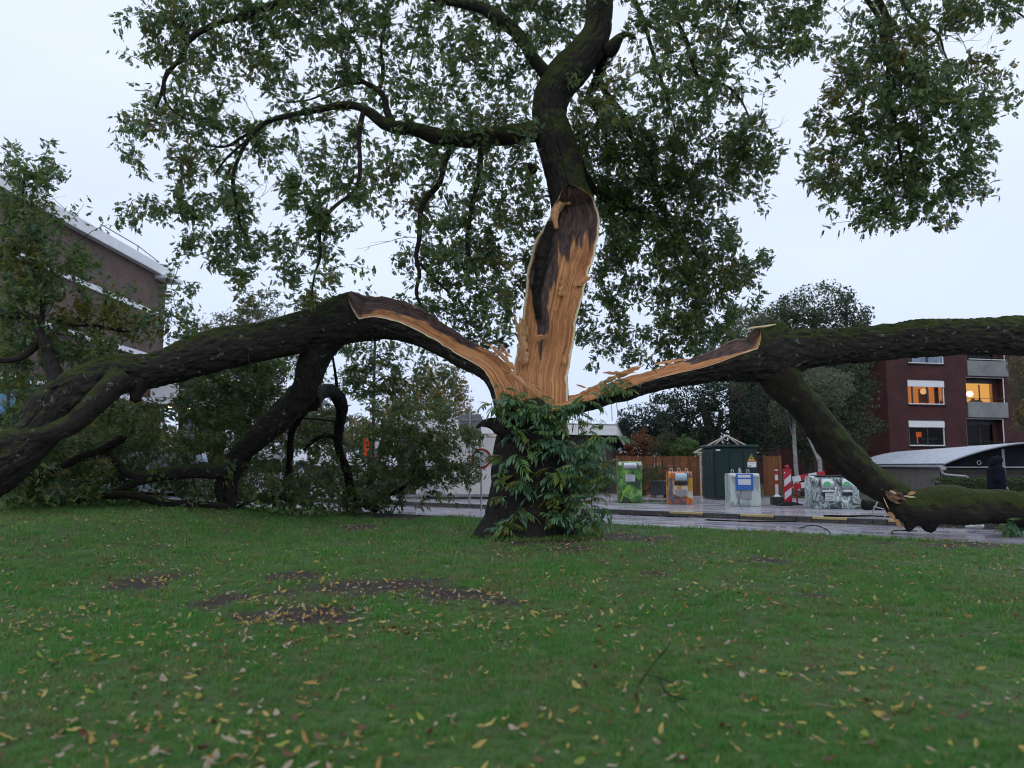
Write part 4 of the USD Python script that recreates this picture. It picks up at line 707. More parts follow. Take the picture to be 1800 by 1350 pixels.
for (x0, z0, x1, z1, mu, sh, kind) in wins:
    st = []
    if kind == 'lit':
        st = [('lamp_shade', place(trimesh.creation.icosphere(2, .22), (x0 + 1.25, 1.0, z1 - .72)), glow('shade_glow', (1.0, .52, .2), .85)), ('cupboard', box((x0 + 1.25, 1.5, z0 + .75), (.75, .2, 1.0), ch=.02), mat('room_wood', (.16, .06, .025), rough=.6)), ('plant_pot', box((x1 - .35, .35, z0 + .2), (.16, .16, .22), ch=.03), mat('pot', (.2, .06, .04))), ('doorway', box((x0 + 2.35, 1.55, z0 + .9), (.3, .1, 1.5)), mat('room_wood', (.16, .06, .025)))]
    elif kind == 'dark': st = [('orange_poster', box((x0 + .75, 1.2, z0 + .85), (.42, .04, .36)), glow('orange_lampshade', (1.0, .17, .02), .42)), ('shelf', box((x0 + 1.7, 1.3, z0 + .55), (1.4, .1, .06)), mat('shelf_grey', (.12, .13, .15))), ('post', box((x0 + .62, 1.25, z0 + .45), (.05, .05, .5)), glow('orange_lampshade', (1.0, .17, .02), .42))] if z0 > 2 else []
    elif kind == 'blue': st = [('blind', box(((x0 + x1) / 2, .22, (z0 + z1) / 2 - .1), (x1 - x0 - .2, .03, z1 - z0 - .3)), mat('blind_cloth', (.36, .40, .48), rough=.8))]
    framed_window(AP, x0, z0, x1, z1, mu, shutter=sh, lit=warm1 if kind == 'lit' else None, stuff=st)
for i, (x0, z0, x1, z1) in enumerate(bal):
    bp = AP + '/' + uname(AP, 'balcony'); UsdGeom.Xform.Define(stage, bp); w_ = x1 - x0
    def pp(n, me, ma): part(bp, n, me, ma, local=True)
    pp('parapet', box(((x0 + x1) / 2 + .1, .02, z0 - .55), (w_ + .1, .14, 1.12), ch=.015), conc); pp('parapet_end', box((x0 - .02, .16, z0 - .55), (.12, .14, 1.1), ch=.01), mat('blue_grey_panel', (.10, .115, .14), rough=.6))
    D_ = .62; cz = (z0 + z1) / 2
    pp('slab', box(((x0 + x1) / 2, D_ / 2 + .1, z0 - 1.02), (w_, D_ + .1, .14)), conc); pp('slab', box(((x0 + x1) / 2, D_ / 2 + .1, z1 + .06), (w_, D_ + .1, .1)), conc); pp('side_wall', box((x1 + .06, D_ / 2 + .32, cz - .5), (.10, D_, z1 - z0 + 1)), red_brick); pp('side_wall', box((x0 - .06, D_ / 2 + .32, cz - .5), (.10, D_, z1 - z0 + 1)), red_brick)
    pp('post', box((x0 + .03, .08, cz), (.06, .06, z1 - z0), ch=.008), white_p); pp('post', box((x1 - .04, .08, cz), (.06, .06, z1 - z0), ch=.008), white_p); pp('beam', box(((x0 + x1) / 2, .1, z1 - .03), (w_ - .1, .08, .05)), grey_metal)
    pp('rail', rod((x0, .03, z0 + .28), (x1, .03, z0 + .28), .018), dark_metal)
    if i == 0: pp('rail', rod((x0 + .2, -.02, z0 + .12), (x1, -.02, z0 + .12), .03), white_p)
    a, c = x0 + .55, x0 + .55 + w_ * .70; lit = i == 1; mx_ = a + (c - a) * .5
    pp('back_wall', box(((x0 + x1) / 2 + .1, D_ + .08, z1 - .19), (w_ + .2, .1, .42)), dark_frame); pp('back_wall', box(((c + x1) / 2 + .1, D_ + .08, cz - .6), (x1 - c + .1, .1, z1 - z0 + .4)), red_brick); pp('back_wall', box(((x0 + a) / 2 - .1, D_ + .08, cz - .6), (a - x0 + .1, .1, z1 - z0 + .4)), dark_frame)
    pp('room', cat([box(((a + c) / 2 + 1.0, D_ + 1.8, cz - .3), (w_ + 2.4, .05, z1 - z0 + 1.4)), box((a - .25, D_ + 1.0, cz - .3), (.05, 1.5, z1 - z0 + 1.4))]), warm2 if lit else black_in)
    for q0_, q1_ in ((a, mx_), (mx_, c)): pp('pane', (np.array([[q0_, D_ + .06, z0 - .95], [q1_, D_ + .06, z0 - .95], [q1_, D_ + .06, z1 - .40], [q0_, D_ + .06, z1 - .40]]), [[0, 1, 2, 3]]), gl)
    pp('mullion', box((mx_, D_ + .04, cz - .5), (.07, .07, z1 - z0)), dark_frame)
    if lit:
        pp('globe_lamp', place(trimesh.creation.icosphere(3, .22), (a + .36 + .5, D_ + .6, z0 + .72)), lampg); pp('plants', cat([box((a + .75 + .17 * k, D_ + .5, z0 + .02 + .08 * (k % 3)), (.15, .12, .40 + .12 * (k % 2)), ch=.04) for k in range(7)]), mat('room_wood', (.16, .06, .025))); pp('curtain', box((c + .25, D_ + .3, z0 + .5), (.55, .05, 2.0)), glow('lit_curtain', (1.0, .42, .12), .30))
for px, py, hgt in ((1552, 686, .2), (1558, 686, .2), (1552, 699, .2), (1558, 699, .2), (1552, 712, .2), (1558, 712, .2)):    # six small vents on the side wall
    zz = 1.5 + (818 - py) / 25; yy = .9 + (1558 - px) * .12; part(AP, 'vent', box((-.012, yy, zz), (.03, .10, .16)), conc, local=True)
# recessed wing with white panels
O2 = P(1385, 800, 63.0); O2[2] = 0
part(AP, 'wing', place(box((0, 0, 0), (9.2, 8, 11.0)), P(1462, 800, 67.0) * np.array([1, 1, 0]) + np.array([0, 0, 5.5]), 0), red_brick)
for t, b in ((656, 682), (720, 748), (784, 812)):
    c = P(1521.5, (t + b) / 2, 62.5); part(AP, 'white_panel', place(box((0, 0, 0), (.5, .12, (b - t) / 1400 * 62.5), ch=.01), c, .22), white_p)
    for dy_, hh in ((-21, .04), (12, .04)):
        c = P(1521.5, b + 18, 62.5); part(AP, 'ledge', place(box((0, 0, 0), (.5, .14, hh)), c + np.array([0, 0, dy_ * .02]), .22), conc)
for px, py in ((1398, 848), (1453, 845)):
    c = P(px, py, 62.85); part(AP, 'low_window', place(box((0, 0, 0), (.7, .1, 1.6), ch=.02), c), mat('low_window_glass', (.04, .06, .07), rough=.15) )
# --- brown brick flats on the left
XW = -23.0
brown_brick = brickmat('brown_brick', (.115, .075, .062), (.155, .105, .085), (.07, .055, .05))
LB = thing('apartment_block', 'brown brick apartment block with white floor bands and a white roof edge at left', 'building', (XW, 52, 0))
def zx(py, Y): return 1.5 + (818 - py) / 1400 * Y
part(LB, 'wall', box((XW - 6, 38, 6.9), (12, 28, 13.8)), brown_brick)
part(LB, 'roof_edge', box((XW - 5.85, 38, 14.08), (12.5, 28.5, .62), ch=.02), white_p); part(LB, 'roof_edge', box((XW + .42, 51.3, 13.62), (1.2, 1.9, .26), ch=.02), white_p); part(LB, 'roof_edge', box((XW - 5.9, 38, 14.44), (12.3, 28.3, .1), ch=.02), white_p)
for zb in (11.2, 8.36, 5.52): part(LB, 'floor_band', box((XW - 5.95, 38, zb), (12.16, 28.2, .30), ch=.015), white_p)
rl = [(XW - .4, 45.5, 14.5), (XW - .4, 45.5, 15.05), (XW - .4, 50.5, 15.05), (XW - .4, 50.5, 14.5)]
part(LB, 'roof_rail', cat([rod((XW - .3, 44.0, 15.1), (XW - .3, 48.5, 15.1), .03), rod((XW - .3, 48.5, 15.1), (XW + .1, 50.6, 14.62), .03), rod((XW - 1.4, 48.5, 14.62), (XW + .1, 50.6, 14.62), .03), rod((XW - .3, 48.5, 14.45), (XW - .3, 48.5, 15.1), .03), rod((XW - .3, 44.0, 14.45), (XW - .3, 44.0, 15.1), .025)]), dark_metal)
part(LB, 'roof_rail', cat([rod((XW - .3, 36.5, 15.0), (XW - .3, 39.2, 15.0), .02), rod((XW - .3, 36.5, 14.4), (XW - .3, 36.5, 15.0), .02), rod((XW - .3, 39.2, 15.0), (XW - .1, 40.5, 14.6), .02)]), grey_metal)
part(LB, 'balcony_rail', cat([rod((XW + .5, 51.8, z_), (XW + .5, 54.5, z_), .03) for z_ in (9.3, 9.8)] + [rod((XW + .5, 51.8 + k * .3, 8.5), (XW + .5, 51.8 + k * .3, 9.8), .015) for k in range(9)]), white_p)
by = 50.2
part(LB, 'balcony_block', box((XW + .9, 53.5, 7.0), (1.9, 3.0, 2.6)), black_in); part(LB, 'balcony_panel', box((XW + 1.05, by, 6.25), (1.6, .08, .95), ch=.01), white_p)
for xq in (XW + .18, XW + .55, XW + 1.85): part(LB, 'post', box((xq, by, 7.1), (.09, .09, 2.6), ch=.01), white_p)
part(LB, 'pane', box((XW + 1.2, by + .1, 7.3), (1.2, .03, 1.2)), mat('dim_glass', (.05, .06, .08), rough=.08, spec=.6)); part(LB, 'rail', box((XW + 2.55, by + .2, 6.3), (1.2, .05, .06)), white_p)
cp = np.array([[XW, 47.5], [XW + 2.6, 50.0], [XW + 5.6, 56.0], [XW, 58]])
v_, f_ = tri(extrude(Polygon(cp), .34)); part(LB, 'canopy', (v_ + np.array([0, 0, 5.28]), f_), white_p)
part(LB, 'canopy_soffit', (lambda m: (m[0] + np.array([0, 0, 5.2]), m[1]))(tri(extrude(Polygon(cp).buffer(-.12), .06))), mat('soffit_wood', (.16, .075, .035), rough=.6))
for xq, yq in ((XW + 1.3, 50.4), (XW + 2.0, 51.6)): part(LB, 'canopy_light', place(trimesh.creation.cylinder(.10, .05), (xq, yq, 5.16)), glow('canopy_lamp', (1.0, .74, .45), 9.0))
part(LB, 'canopy_post', rod((XW + 3.0, 51.5, 0), (XW + 3.0, 51.5, 5.2), .09), dark_metal)
part(LB, 'entrance', box((XW + 1.6, 55.0, 2.6), (3.2, .2, 5.1)), mat('entrance_dark', (.05, .04, .035))); part(LB, 'entrance_window', box((XW + .75, 54.8, 4.1), (.8, .1, 1.6), ch=.02), mat('pale_glass', (.4, .45, .5), rough=.2)); part(LB, 'entrance_sill', box((XW + 1.5, 54.2, 2.35), (2.4, .5, .14)), white_p)
for k in range(5): part(LB, 'flower_box', box((XW + .5 + k * .5, 54.0, 2.2), (.4, .3, .22), ch=.05), mat('red_flowers', (.28, .045, .03), rough=.8))
# far left end: window with a blue curtain and a balcony rail above it
wx = XW + .02
def lw(n, Y0, Y1, z0, z1, ma, t=.06, dx=0): part(LB, n, box((wx + dx, (Y0 + Y1) / 2, (z0 + z1) / 2), (t, abs(Y1 - Y0), z1 - z0)), ma)
lw('window_opening', 35.2, 37.0, 3.1, 5.2, black_in); lw('window_frame', 35.2, 37.0, 2.98, 3.1, white_p, .12); lw('blue_curtain', 35.3, 36.0, 3.4, 4.7, mat('blue_cloth', (.12, .27, .45), rough=.7), .08, .02); lw('blue_curtain', 36.3, 36.8, 3.3, 4.75, mat('blue_cloth', (.12, .27, .45)), .08, .02)
for k in range(16): part(LB, 'balcony_bar', rod((wx + .1, 35.2 + k * .12, 5.75), (wx + .1, 35.2 + k * .12, 6.7), .014, 5), dark_metal)
# --- low flat-roofed building behind the trunk
C0, C1, C2 = np.array([5.52, 42.0]), np.array([-5.6, 38.4]), np.array([9.9, 70.0])
LO = thing('low_building', 'low flat-roofed brick building with a deep white fascia behind the trunk', 'building', (*C0, 0))
inn = [C0 + np.array([-.5, .5]), C1 + np.array([0, .6]), C1 + np.array([2, 28]), C2 + np.array([-.7, -.5])]
v_, f_ = tri(extrude(Polygon(inn), 3.1)); purple_brick = brickmat('purple_brick', (.085, .065, .065), (.115, .088, .085), (.06, .05, .05)); part(LO, 'wall', (v_ + np.array([0, 0, .02]), f_), purple_brick)
v_, f_ = tri(extrude(Polygon([C0 + np.array([-.06, .06]), C1 + np.array([0, .06]), C1 + np.array([2, 29]), C2 - np.array([.06, 0])]), .5)); part(LO, 'roof', (v_ + np.array([0, 0, 3.11]), f_), mat('roof_felt', (.06, .06, .065)))
def fascia(p, q, n, name):
    t = nrm(q - p); L = np.linalg.norm(q - p); az = math.atan2(t[1], t[0])
    for k in range(n):
        m_ = p + t * L * (k + .5) / n
        for z0, z1 in ((3.07, 3.36), (3.365, 3.60)): part(LO, name, box((*m_, (z0 + z1) / 2), (L / n - .012, .05, z1 - z0), rz=az, ch=.006), white_p)
    part(LO, 'roof_trim', box((*((p + q) / 2), 3.635), (L + .05, .10, .06), rz=az, ch=.01), grey_metal)
fascia(C1, C0, 10, 'fascia_panel'); fascia(C0, C2, 9, 'fascia_panel')
# --- white site cabin beyond the road
c = P(826, 845, 34.0)
CB = thing('site_cabin', 'plain white cabin wall standing behind the round red-ringed sign', 'cabin', (c[0], 35.2, 0))
part(CB, 'body', box((c[0] - .3, 35.2, 1.48), (4.0, 2.3, 2.5), ch=.06), mat('cabin_cream', (.52, .50, .50), rough=.5, var=.07, scale=1.2)); part(CB, 'roof_strip', box((c[0] - .3, 35.2, 2.76), (4.06, 2.36, .10), ch=.02), mat('cream_strip', (.62, .56, .46), rough=.5))
for dx in (-1.9, 1.3): part(CB, 'foot', box((c[0] + dx, 34.6, .16), (.3, .3, .26)), dark_metal)
part(CB, 'door', box((c[0] - 1.6, 34.03, 1.3), (.85, .03, 2.0), ch=.01), mat('door_grey', (.42, .43, .45)))
# --- arched shed
SH0 = np.array([752 / 1400 * 30.0, 30.0]); AXD = nrm(np.array([.243, .97])); GW = nrm(np.array([.97, -.243])); SL = 20.0
SD = thing('shed', 'long shed with a pale arched roof and black gable at the right', 'shed', (*SH0, 0)); arch = []
for k in range(25):
    t = k / 24; arch.append((6.6 * t, 1.5 + .80 * math.sin(math.pi * t) ** .9))
def vault(off, th, l0, l1):
    V, Fq = [], []; n = len(arch)
    for l in (l0, l1):
        for up in (0, th):
            for s_, z_ in arch: p = SH0 + GW * s_ + AXD * l; V.append([p[0], p[1], z_ + up + off])
    def st(a, b, fl):
        for i in range(n - 1): q_ = [a + i, a + i + 1, b + i + 1, b + i]; Fq.append(q_[::-1] if fl else q_)
    st(0, n, 0); st(2 * n, 3 * n, 1); st(n, 3 * n, 0); st(0, 2 * n, 1)
    return np.array(V), np.array(Fq)
part(SD, 'roof', vault(.0, .07, -.25, SL), mat('pale_roof', (.44, .48, .55), rough=.35, var=.08, scale=1.2, spec=.5), True)
gp = Polygon([(x_, z_ - .02) for x_, z_ in arch] + [(6.6, .0), (0, .0)]); gaz = math.atan2(GW[1], GW[0])
gtop = gp.intersection(rect(-1, 1.46, 9, 4)); glow_ = gp.intersection(rect(-1, 0, 9, 1.40)); blk = mat('black_cladding', (.010, .011, .014), rough=.7, spec=.12)
part(SD, 'gable', upright(gtop, .10, (*(SH0 + AXD * .25), 0), gaz), blk); part(SD, 'ledge', box((*(SH0 + GW * 3.3 + AXD * .10), 1.43), (6.6, .16, .045), rz=gaz, ch=.008), mat('ledge_grey', (.30, .32, .34)))
part(SD, 'gable_back', upright(glow_, .04, (*(SH0 + AXD * .33), 0), gaz), blk)
for k in range(7): part(SD, 'plank', upright(rect(.05, .02 + k * .2, 6.55, .205 + k * .2), .06 , (*(SH0 + AXD * (.22 + .0)), 0), gaz), mat('dark_planks', (.035, .028, .024), rough=.7))
for s_ in (2.06, 3.0): part(SD, 'batten', upright(rect(s_, .9, s_ + .09, 1.5 + .8 * math.sin(math.pi * s_ / 6.6) - .06), .03, (*(SH0 + AXD * .13), 0), gaz), mat('batten_grey', (.24, .26, .29)))
part(SD, 'ring', place(trimesh.creation.torus(.075, .02), (0, 0, 0)) if False else (lambda m: (np.stack([m.vertices[:, 0], m.vertices[:, 2], m.vertices[:, 1]], 1) + np.array([*(SH0 + GW * 1.28 + AXD * .1), 1.6]), m.faces))(trimesh.creation.torus(.07, .018)), grey_metal)
side = SH0 + AXD * .3
part(SD, 'side_wall', box((*(SH0 + AXD * (SL / 2) + GW * .12), .72), (SL - .4, .2, 1.40), rz=math.atan2(AXD[1], AXD[0])), brickmat('grey_brick', (.12, .105, .10), (.16, .14, .13), (.08, .07, .07)))
part(SD, 'gutter', box((*(SH0 + AXD * (SL / 2) - GW * .05), 1.46), (SL, .13, .09), rz=math.atan2(AXD[1], AXD[0]), ch=.015), grey_metal)
q0 = SH0 - GW * .06 - AXD * .15; pz = lambda s_, z_: np.array([*(q0 + GW * s_), z_])
part(SD, 'hopper', box(pz(.05, 1.40), (.2, .16, .16), rz=gaz, ch=.03), grey_metal); part(SD, 'downpipe', polytube([pz(.0, 1.36), pz(.02, 1.22), pz(.12, 1.16), pz(.8, 1.10), pz(.9, 1.02), pz(.9, .1)], .045, 8), grey_metal, True)

# ------------------------------------------------------------------ street furniture beyond the road
PZ = PAVE_Z + .002
def on(px, py): g = G(px, py, PZ); g[2] = PZ; return g
def mpx(w, p): return w / 1400 * ((np.asarray(p) - CAM) @ FWD)
def printmat(name, ramp, scale, stretch=(1, 1, 1), dist=1.5, rough=.35):
    MAT[name] = usdkit.material(stage, '/World/Looks/' + name, {'tc': ('texture_coordinate', {}), 'm': ('mapping', {'scale': stretch, 'rotation': (.3, .5, .4)}), 'w': ('noise_texture', {'scale': 2.2, 'detail': 2}), 'mw': ('mix_color', {'fac': .22}),
        'v': ('voronoi_texture', {'feature': 'f1', 'scale': scale}), 'n': ('noise_texture', {'scale': scale * .8, 'detail': 1.5, 'distortion': dist}), 'sp': ('separate_xyz', {}), 'ad': ('math', {'math_type': 'multiply_add', 'value2': .45}), 'r': ('rgb_ramp', {'ramp': ramp}), 'p': ('principled_bsdf', {'roughness': rough, 'specular_ior_level': .5})},
        [('tc.object', 'm.vector'), ('m.vector', 'w.vector'), ('m.vector', 'mw.a'), ('w.color', 'mw.b'), ('mw.result', 'v.vector'), ('mw.result', 'n.vector'), ('v.color', 'sp.vector'), ('sp.x', 'ad.value1'), ('n.fac', 'ad.value3'), ('ad.value', 'r.fac'), ('r.color', 'p.base_color')], surface='p.BSDF')
    return MAT[name]
green_print = printmat('leafy_print', [(.3, (.008, .022, .01)), (.5, (.02, .06, .02)), (.65, (.05, .14, .035)), (.8, (.14, .32, .05)), (.95, (.24, .44, .14))], 4.2, (1, 1, .8), 2.0)
fruit_print = printmat('fruit_print', [(.3, (.05, .05, .07)), (.48, (.12, .10, .11)), (.56, (.50, .08, .02)), (.68, (.60, .18, .03)), (.78, (.55, .36, .05)), (.92, (.62, .56, .50))], 3.0, (1, 1, .9), 2.5)
paper_print = printmat('paper_print', [(.3, (.03, .035, .045)), (.44, (.20, .24, .24)), (.56, (.46, .52, .50)), (.75, (.55, .60, .57)), (.9, (.30, .34, .34))], 2.1, (1.6, 1, .5), 2.2)
foil_print = printmat('crumpled_print', [(.36, (.015, .018, .022)), (.5, (.05, .065, .07)), (.6, (.16, .20, .20)), (.72, (.46, .54, .53)), (.8, (.10, .13, .14)), (.95, (.62, .70, .70))], 3.4, (1.2, 1, .8), 4.5)
steel = mat('brushed_steel', (.55, .57, .60), rough=.3, var=.08, scale=6, metal=.6); paper = mat('notice_paper', (.60, .61, .66), rough=.5, var=.05); ink = mat('notice_ink', (.10, .10, .13)); blue_pl = mat('blue_panel', (.03, .13, .42), rough=.35, var=.06); green_lab = mat('green_label', (.08, .50, .17), rough=.4, var=.05); slot = mat('dark_slot', (.02, .021, .025), rough=.5)
def bin_body(w, d, h, slope=.10, rnd=.12):
    "side profile with a rounded top, extruded across the width, edges softened"
    prof = Polygon([(0, 0), (d, 0), (d, h - rnd), (d - rnd * .4, h - rnd * .3), (d - rnd, h), (rnd + slope, h), (rnd * .35 + slope, h - rnd * .3), (slope, h - rnd), (0, .1)]).buffer(-.02).buffer(.02)
    v, f = tri(extrude(prof, w)); return np.stack([v[:, 2] - w / 2, v[:, 0], v[:, 1]], 1), f
def notice(T, c, w, h, lines=4, name='notice', ma=None):
    part(T, name, box((c[0], c[1], c[2]), (w, .008, h), ch=.002), ma or paper, local=True)
    for k in range(lines): part(T, 'printed_line', box((c[0] - w * .06 * (k % 2), c[1] - .006, c[2] + h * (.32 - .64 * k / max(lines - 1, 1))), (w * (.78 - .12 * (k % 2)), .003, h * .05)), ink, local=True)
def loops(T, xs, h, d):
    for x_ in xs:
        a_ = np.linspace(0, math.pi, 9); part(T, 'lifting_loop', polytube([(x_ - .045, d, h - .02)] + [(x_ - .045 * math.cos(t), d, h + .07 + .055 * math.sin(t)) for t in a_] + [(x_ + .045, d, h - .02)], .012, 6), steel, True, local=True)
def drum(T, x0, x1, z, r, y, ma, name='hatch'):
    v, f = tri(trimesh.creation.cylinder(r, x1 - x0, sections=28)); part(T, name, (np.stack([v[:, 2] + (x0 + x1) / 2, v[:, 0] + y, v[:, 1] + z], 1), f), ma, 40, local=True)
    for xe in (x0, x1): part(T, 'hatch_cheek', box((xe, y + .03, z), (.015, 2 * r + .03, 2 * r + .05), ch=.006), grey_metal, local=True)
# green
b0 = on(1108.5, 884); w = mpx(41, b0); h = mpx(72.5, b0)
T = thing('waste_container', 'tall waste container printed with green leaves and a steel hatch', 'container', b0, 'waste containers along the pavement', rz=-.03)
part(T, 'body', bin_body(w, .7, h, .02), green_print, 30, local=True); drum(T, -w * .28, w * .28, h - .17, .12, .05, steel); notice(T, (-.0, -.004, h * .60), .36, .26, 5)
for x_ in (-1, 1): part(T, 'white_corner', box((x_ * (w / 2 - .07), .02, h - .10), (.13, .10, .13), ch=.03), white_p, local=True)
def blob(pts, th=.004): return extrude(Polygon(pts).buffer(.015).simplify(.003), th)
t_ = np.linspace(0, 1, 14); outer = [(-.40 + .42 * t, .02 + .62 * math.sin(t * 1.9) ** 1.1) for t in t_]; inner = [(-.38 + .30 * t, .02 + .46 * math.sin(t * 1.9) ** 1.2) for t in t_[::-1]]
v, f = tri(blob(outer + inner)); part(T, 'printed_pepper', (np.stack([v[:, 0], -v[:, 2] - .004, v[:, 1] + .02], 1), f), mat('pepper_green', (.26, .42, .04), rough=.35, var=.3, scale=5), local=True)
for cx_, cz_, r_, a_ in ((.25, .18, .16, .6), (.18, .42, .13, 1.2), (.28, 1.02, .18, 2.2), (-.22, .62, .14, .3), (.30, 1.22, .12, 1.0), (.08, .10, .12, 2.6)):
    e = affinity.translate(affinity.rotate(affinity.scale(Point(0, 0).buffer(1, 10), r_, r_ * .5), math.degrees(a_)), cx_, cz_); e = e.intersection(rect(-w / 2 + .02, .01, w / 2 - .02, h - .2)); v, f = tri(extrude(e, .003)); part(T, 'printed_leaf', (np.stack([v[:, 0], -v[:, 2] - .002 - .002 * a_, v[:, 1]], 1), f), mat(f'print_leaf_{int(a_ * 10)}', (.05 + .05 * a_ / 2.6, .17 + .10 * a_ / 2.6, .05), rough=.35, var=.45, scale=9), local=True)
# orange
b0 = on(1198, 886.5); w = mpx(41, b0); h = mpx(57, b0)
T = thing('waste_container', 'waste container printed with orange and yellow fruit, three lifting loops on top', 'container', b0, 'waste containers along the pavement', rz=-.03)
part(T, 'body', bin_body(w, .75, h, .06), fruit_print, 30, local=True); drum(T, -w * .25, w * .25, h - .20, .15, .10, mat('pale_hatch', (.42, .55, .62), rough=.3, var=.08)); part(T, 'mouth', box((0, .03, h - .42), (w * .55, .06, .14), ch=.01), slot, local=True); part(T, 'grey_panel', box((0, -.006, .42), (.36, .012, .24), ch=.004), mat('grey_notice', (.30, .30, .33)), local=True)
part(T, 'side_strip', box((-w / 2 + .06, -.004, h * .45), (.11, .008, h * .72)), mat('slate_print', (.11, .12, .15), rough=.4), local=True); part(T, 'yellow_strip', box((w / 2 - .08, -.004, h * .62), (.15, .008, h * .40)), mat('yellow_print', (.52, .31, .03), rough=.4, var=.3, scale=6), local=True); loops(T, (-.30, -.02, .26), h, .3)
# white with blue flap
b0 = on(1311.5, 890); w = mpx(53, b0); h = mpx(57.5, b0)
T = thing('waste_container', 'pale paper container with a blue flap carrying two white labels', 'container', b0, 'waste containers along the pavement', rz=-.04)
part(T, 'body', bin_body(w, .85, h, .10), paper_print, 30, local=True); part(T, 'blue_flap', box((-.02, .07, h - .30), (.62, .03, .58), ch=.01, R=trimesh.transformations.rotation_matrix(-.12, (1, 0, 0))[:3, :3]), blue_pl, local=True)
for dz, hh in ((-.10, .10), (-.30, .20)): part(T, 'white_label', box((-.02, .060 + .12 * dz * .0 - .012 + (dz + .3) * .12, h + dz), (.44, .006, hh), R=trimesh.transformations.rotation_matrix(-.12, (1, 0, 0))[:3, :3]), paper, local=True)
for x_ in (-1, 1): part(T, 'white_corner', box((x_ * (w / 2 - .12), .12, h - .07), (.22, .12, .12), ch=.03), white_p, local=True)
for k in range(4): part(T, 'printed_stripe', box((-.17 + .12 * k, .010, h * .44), (.05, .01, .07), R=trimesh.transformations.rotation_matrix(.25, (0, 1, 0))[:3, :3]), mat('stripe_red', (.25, .10, .09)), local=True)
part(T, 'grey_panel', box((.02, .002, h * .33), (.36, .012, .26), ch=.004), mat('grey_notice', (.30, .30, .33)), local=True); loops(T, (-.36, -.10, .18), h, .35); part(T, 'lock', box((-.12, .30, h + .10), (.05, .05, .18), ch=.01), steel, local=True)
# glass: double
b0 = on(1472, 894.5); w = mpx(80, b0); h = mpx(57, b0)
T = thing('waste_container', 'wide glass container with two hatches and green labels on a crumpled silver print', 'container', b0, 'waste containers along the pavement', rz=-.05)
part(T, 'body', bin_body(w, .95, h, .14, .2), foil_print, 30, local=True)
for xc, ww in ((-.27, .40), (.36, .32)):
    drum(T, xc - ww / 2, xc + ww / 2, h - .27, .19, .20, steel); part(T, 'green_label', (lambda m: (np.stack([m[0][:, 0] + xc - .02, -m[0][:, 2] + .008, m[0][:, 1] + h - .26], 1), m[1]))(tri(extrude(affinity.scale(Point(0, 0).buffer(1, 12), .11, .085), .012))), green_lab, local=True)
    part(T, 'label_word', (lambda m: (np.stack([m[0][:, 0] + xc - .09, -m[0][:, 2] - .006, m[0][:, 1] + h - .28], 1), m[1]))(tri(meshkit.text_mesh('glas', .04, .003))), white_p, local=True)
    part(T, 'hatch_lip', box((xc, .015, h - .49), (ww, .05, .05), ch=.012), white_p, local=True); part(T, 'mouth', box((xc, .03, h - .58), (ww, .06, .10), ch=.01), slot, local=True)
notice(T, (-.22, -.004, h * .36), .32, .25, 4, 'notice'); part(T, 'top_plate', box((0, .5, h + .01), (w * .8, .5, .04), ch=.012), dark_metal, local=True)
for cpx in (1211, 1330, 1112): pass
# dark low box, slabs round the containers
c = on(1161.5, 875); T = thing('storage_box', 'low dark grey box on timber bearers in front of the fence', 'box', (c[0], c[1], PZ))
bw, bh = mpx(26, c), mpx(24, c); part(T, 'body', box((0, .35, .1 + bh / 2), (bw, .7, bh), ch=.02), mat('box_slate', (.035, .037, .046), rough=.55), local=True); part(T, 'lid', box((0, .35, .1 + bh + .02), (bw + .03, .74, .04), ch=.012), mat('lid_grey', (.09, .095, .11), rough=.5), local=True)
for dx in (-.3, .3): part(T, 'bearer', box((dx, .3, .05), (.10, .8, .09), ch=.01), mat('bearer_wood', (.16, .09, .06)), local=True)
c = on(1140, 868); T = thing('plank', 'reddish timber plank on the ground beside the dark box', 'plank', c); part(T, 'board', box((0, 0, .11), (1.1, .14, .05), ch=.008), mat('red_timber', (.17, .075, .05), rough=.6), local=True); part(T, 'block', box((-.4, 0, .04), (.1, .1, .08)), mat('red_timber', (.17, .075, .05)), local=True)
gs = []
for px_, py_, ln in ((1150, 884, 2.6), (1158, 882, 2.2)):
    g = on(px_, py_); r_ = np.random.default_rng(int(px_))
    for k in range(420):
        p = g + np.array([r_.normal(0, ln * .4), r_.normal(0, .22), 0]); hh = r_.uniform(.05, .16); d = r_.normal(0, .04, 2); gs.append((np.array([p, p + [.012, 0, 0], p + [d[0], d[1], hh]]), np.array([[0, 1, 2]])))
grass_b = leafmat('verge_grass', (.035, .075, .016), (.075, .12, .03), .3)
single('verge_grass', cat(gs), grass_b, 'strip of rough grass on the pavement beside the orange printed container', 'grass', kind='stuff')
slab_m = mat('steel_slab', (.19, .20, .22), rough=.3, var=.2, scale=4)
for px_, py_, sx_, sy_, lab in ((1160, 884, 1.4, .8, 'pale access slab lying left of the orange printed container'), (1322, 887, 2.1, 1.3, 'access slab in the pavement round the paper container'), (1472, 891, 2.6, 1.3, 'access slab in the pavement round the glass container'), (1215, 884, 1.9, 1.0, 'access slab in the pavement round the orange printed container')):
    g = on(px_, py_); single('access_slab', box((g[0], g[1], PZ + .008), (sx_, sy_, .02), ch=.004), slab_m, lab, 'slab')
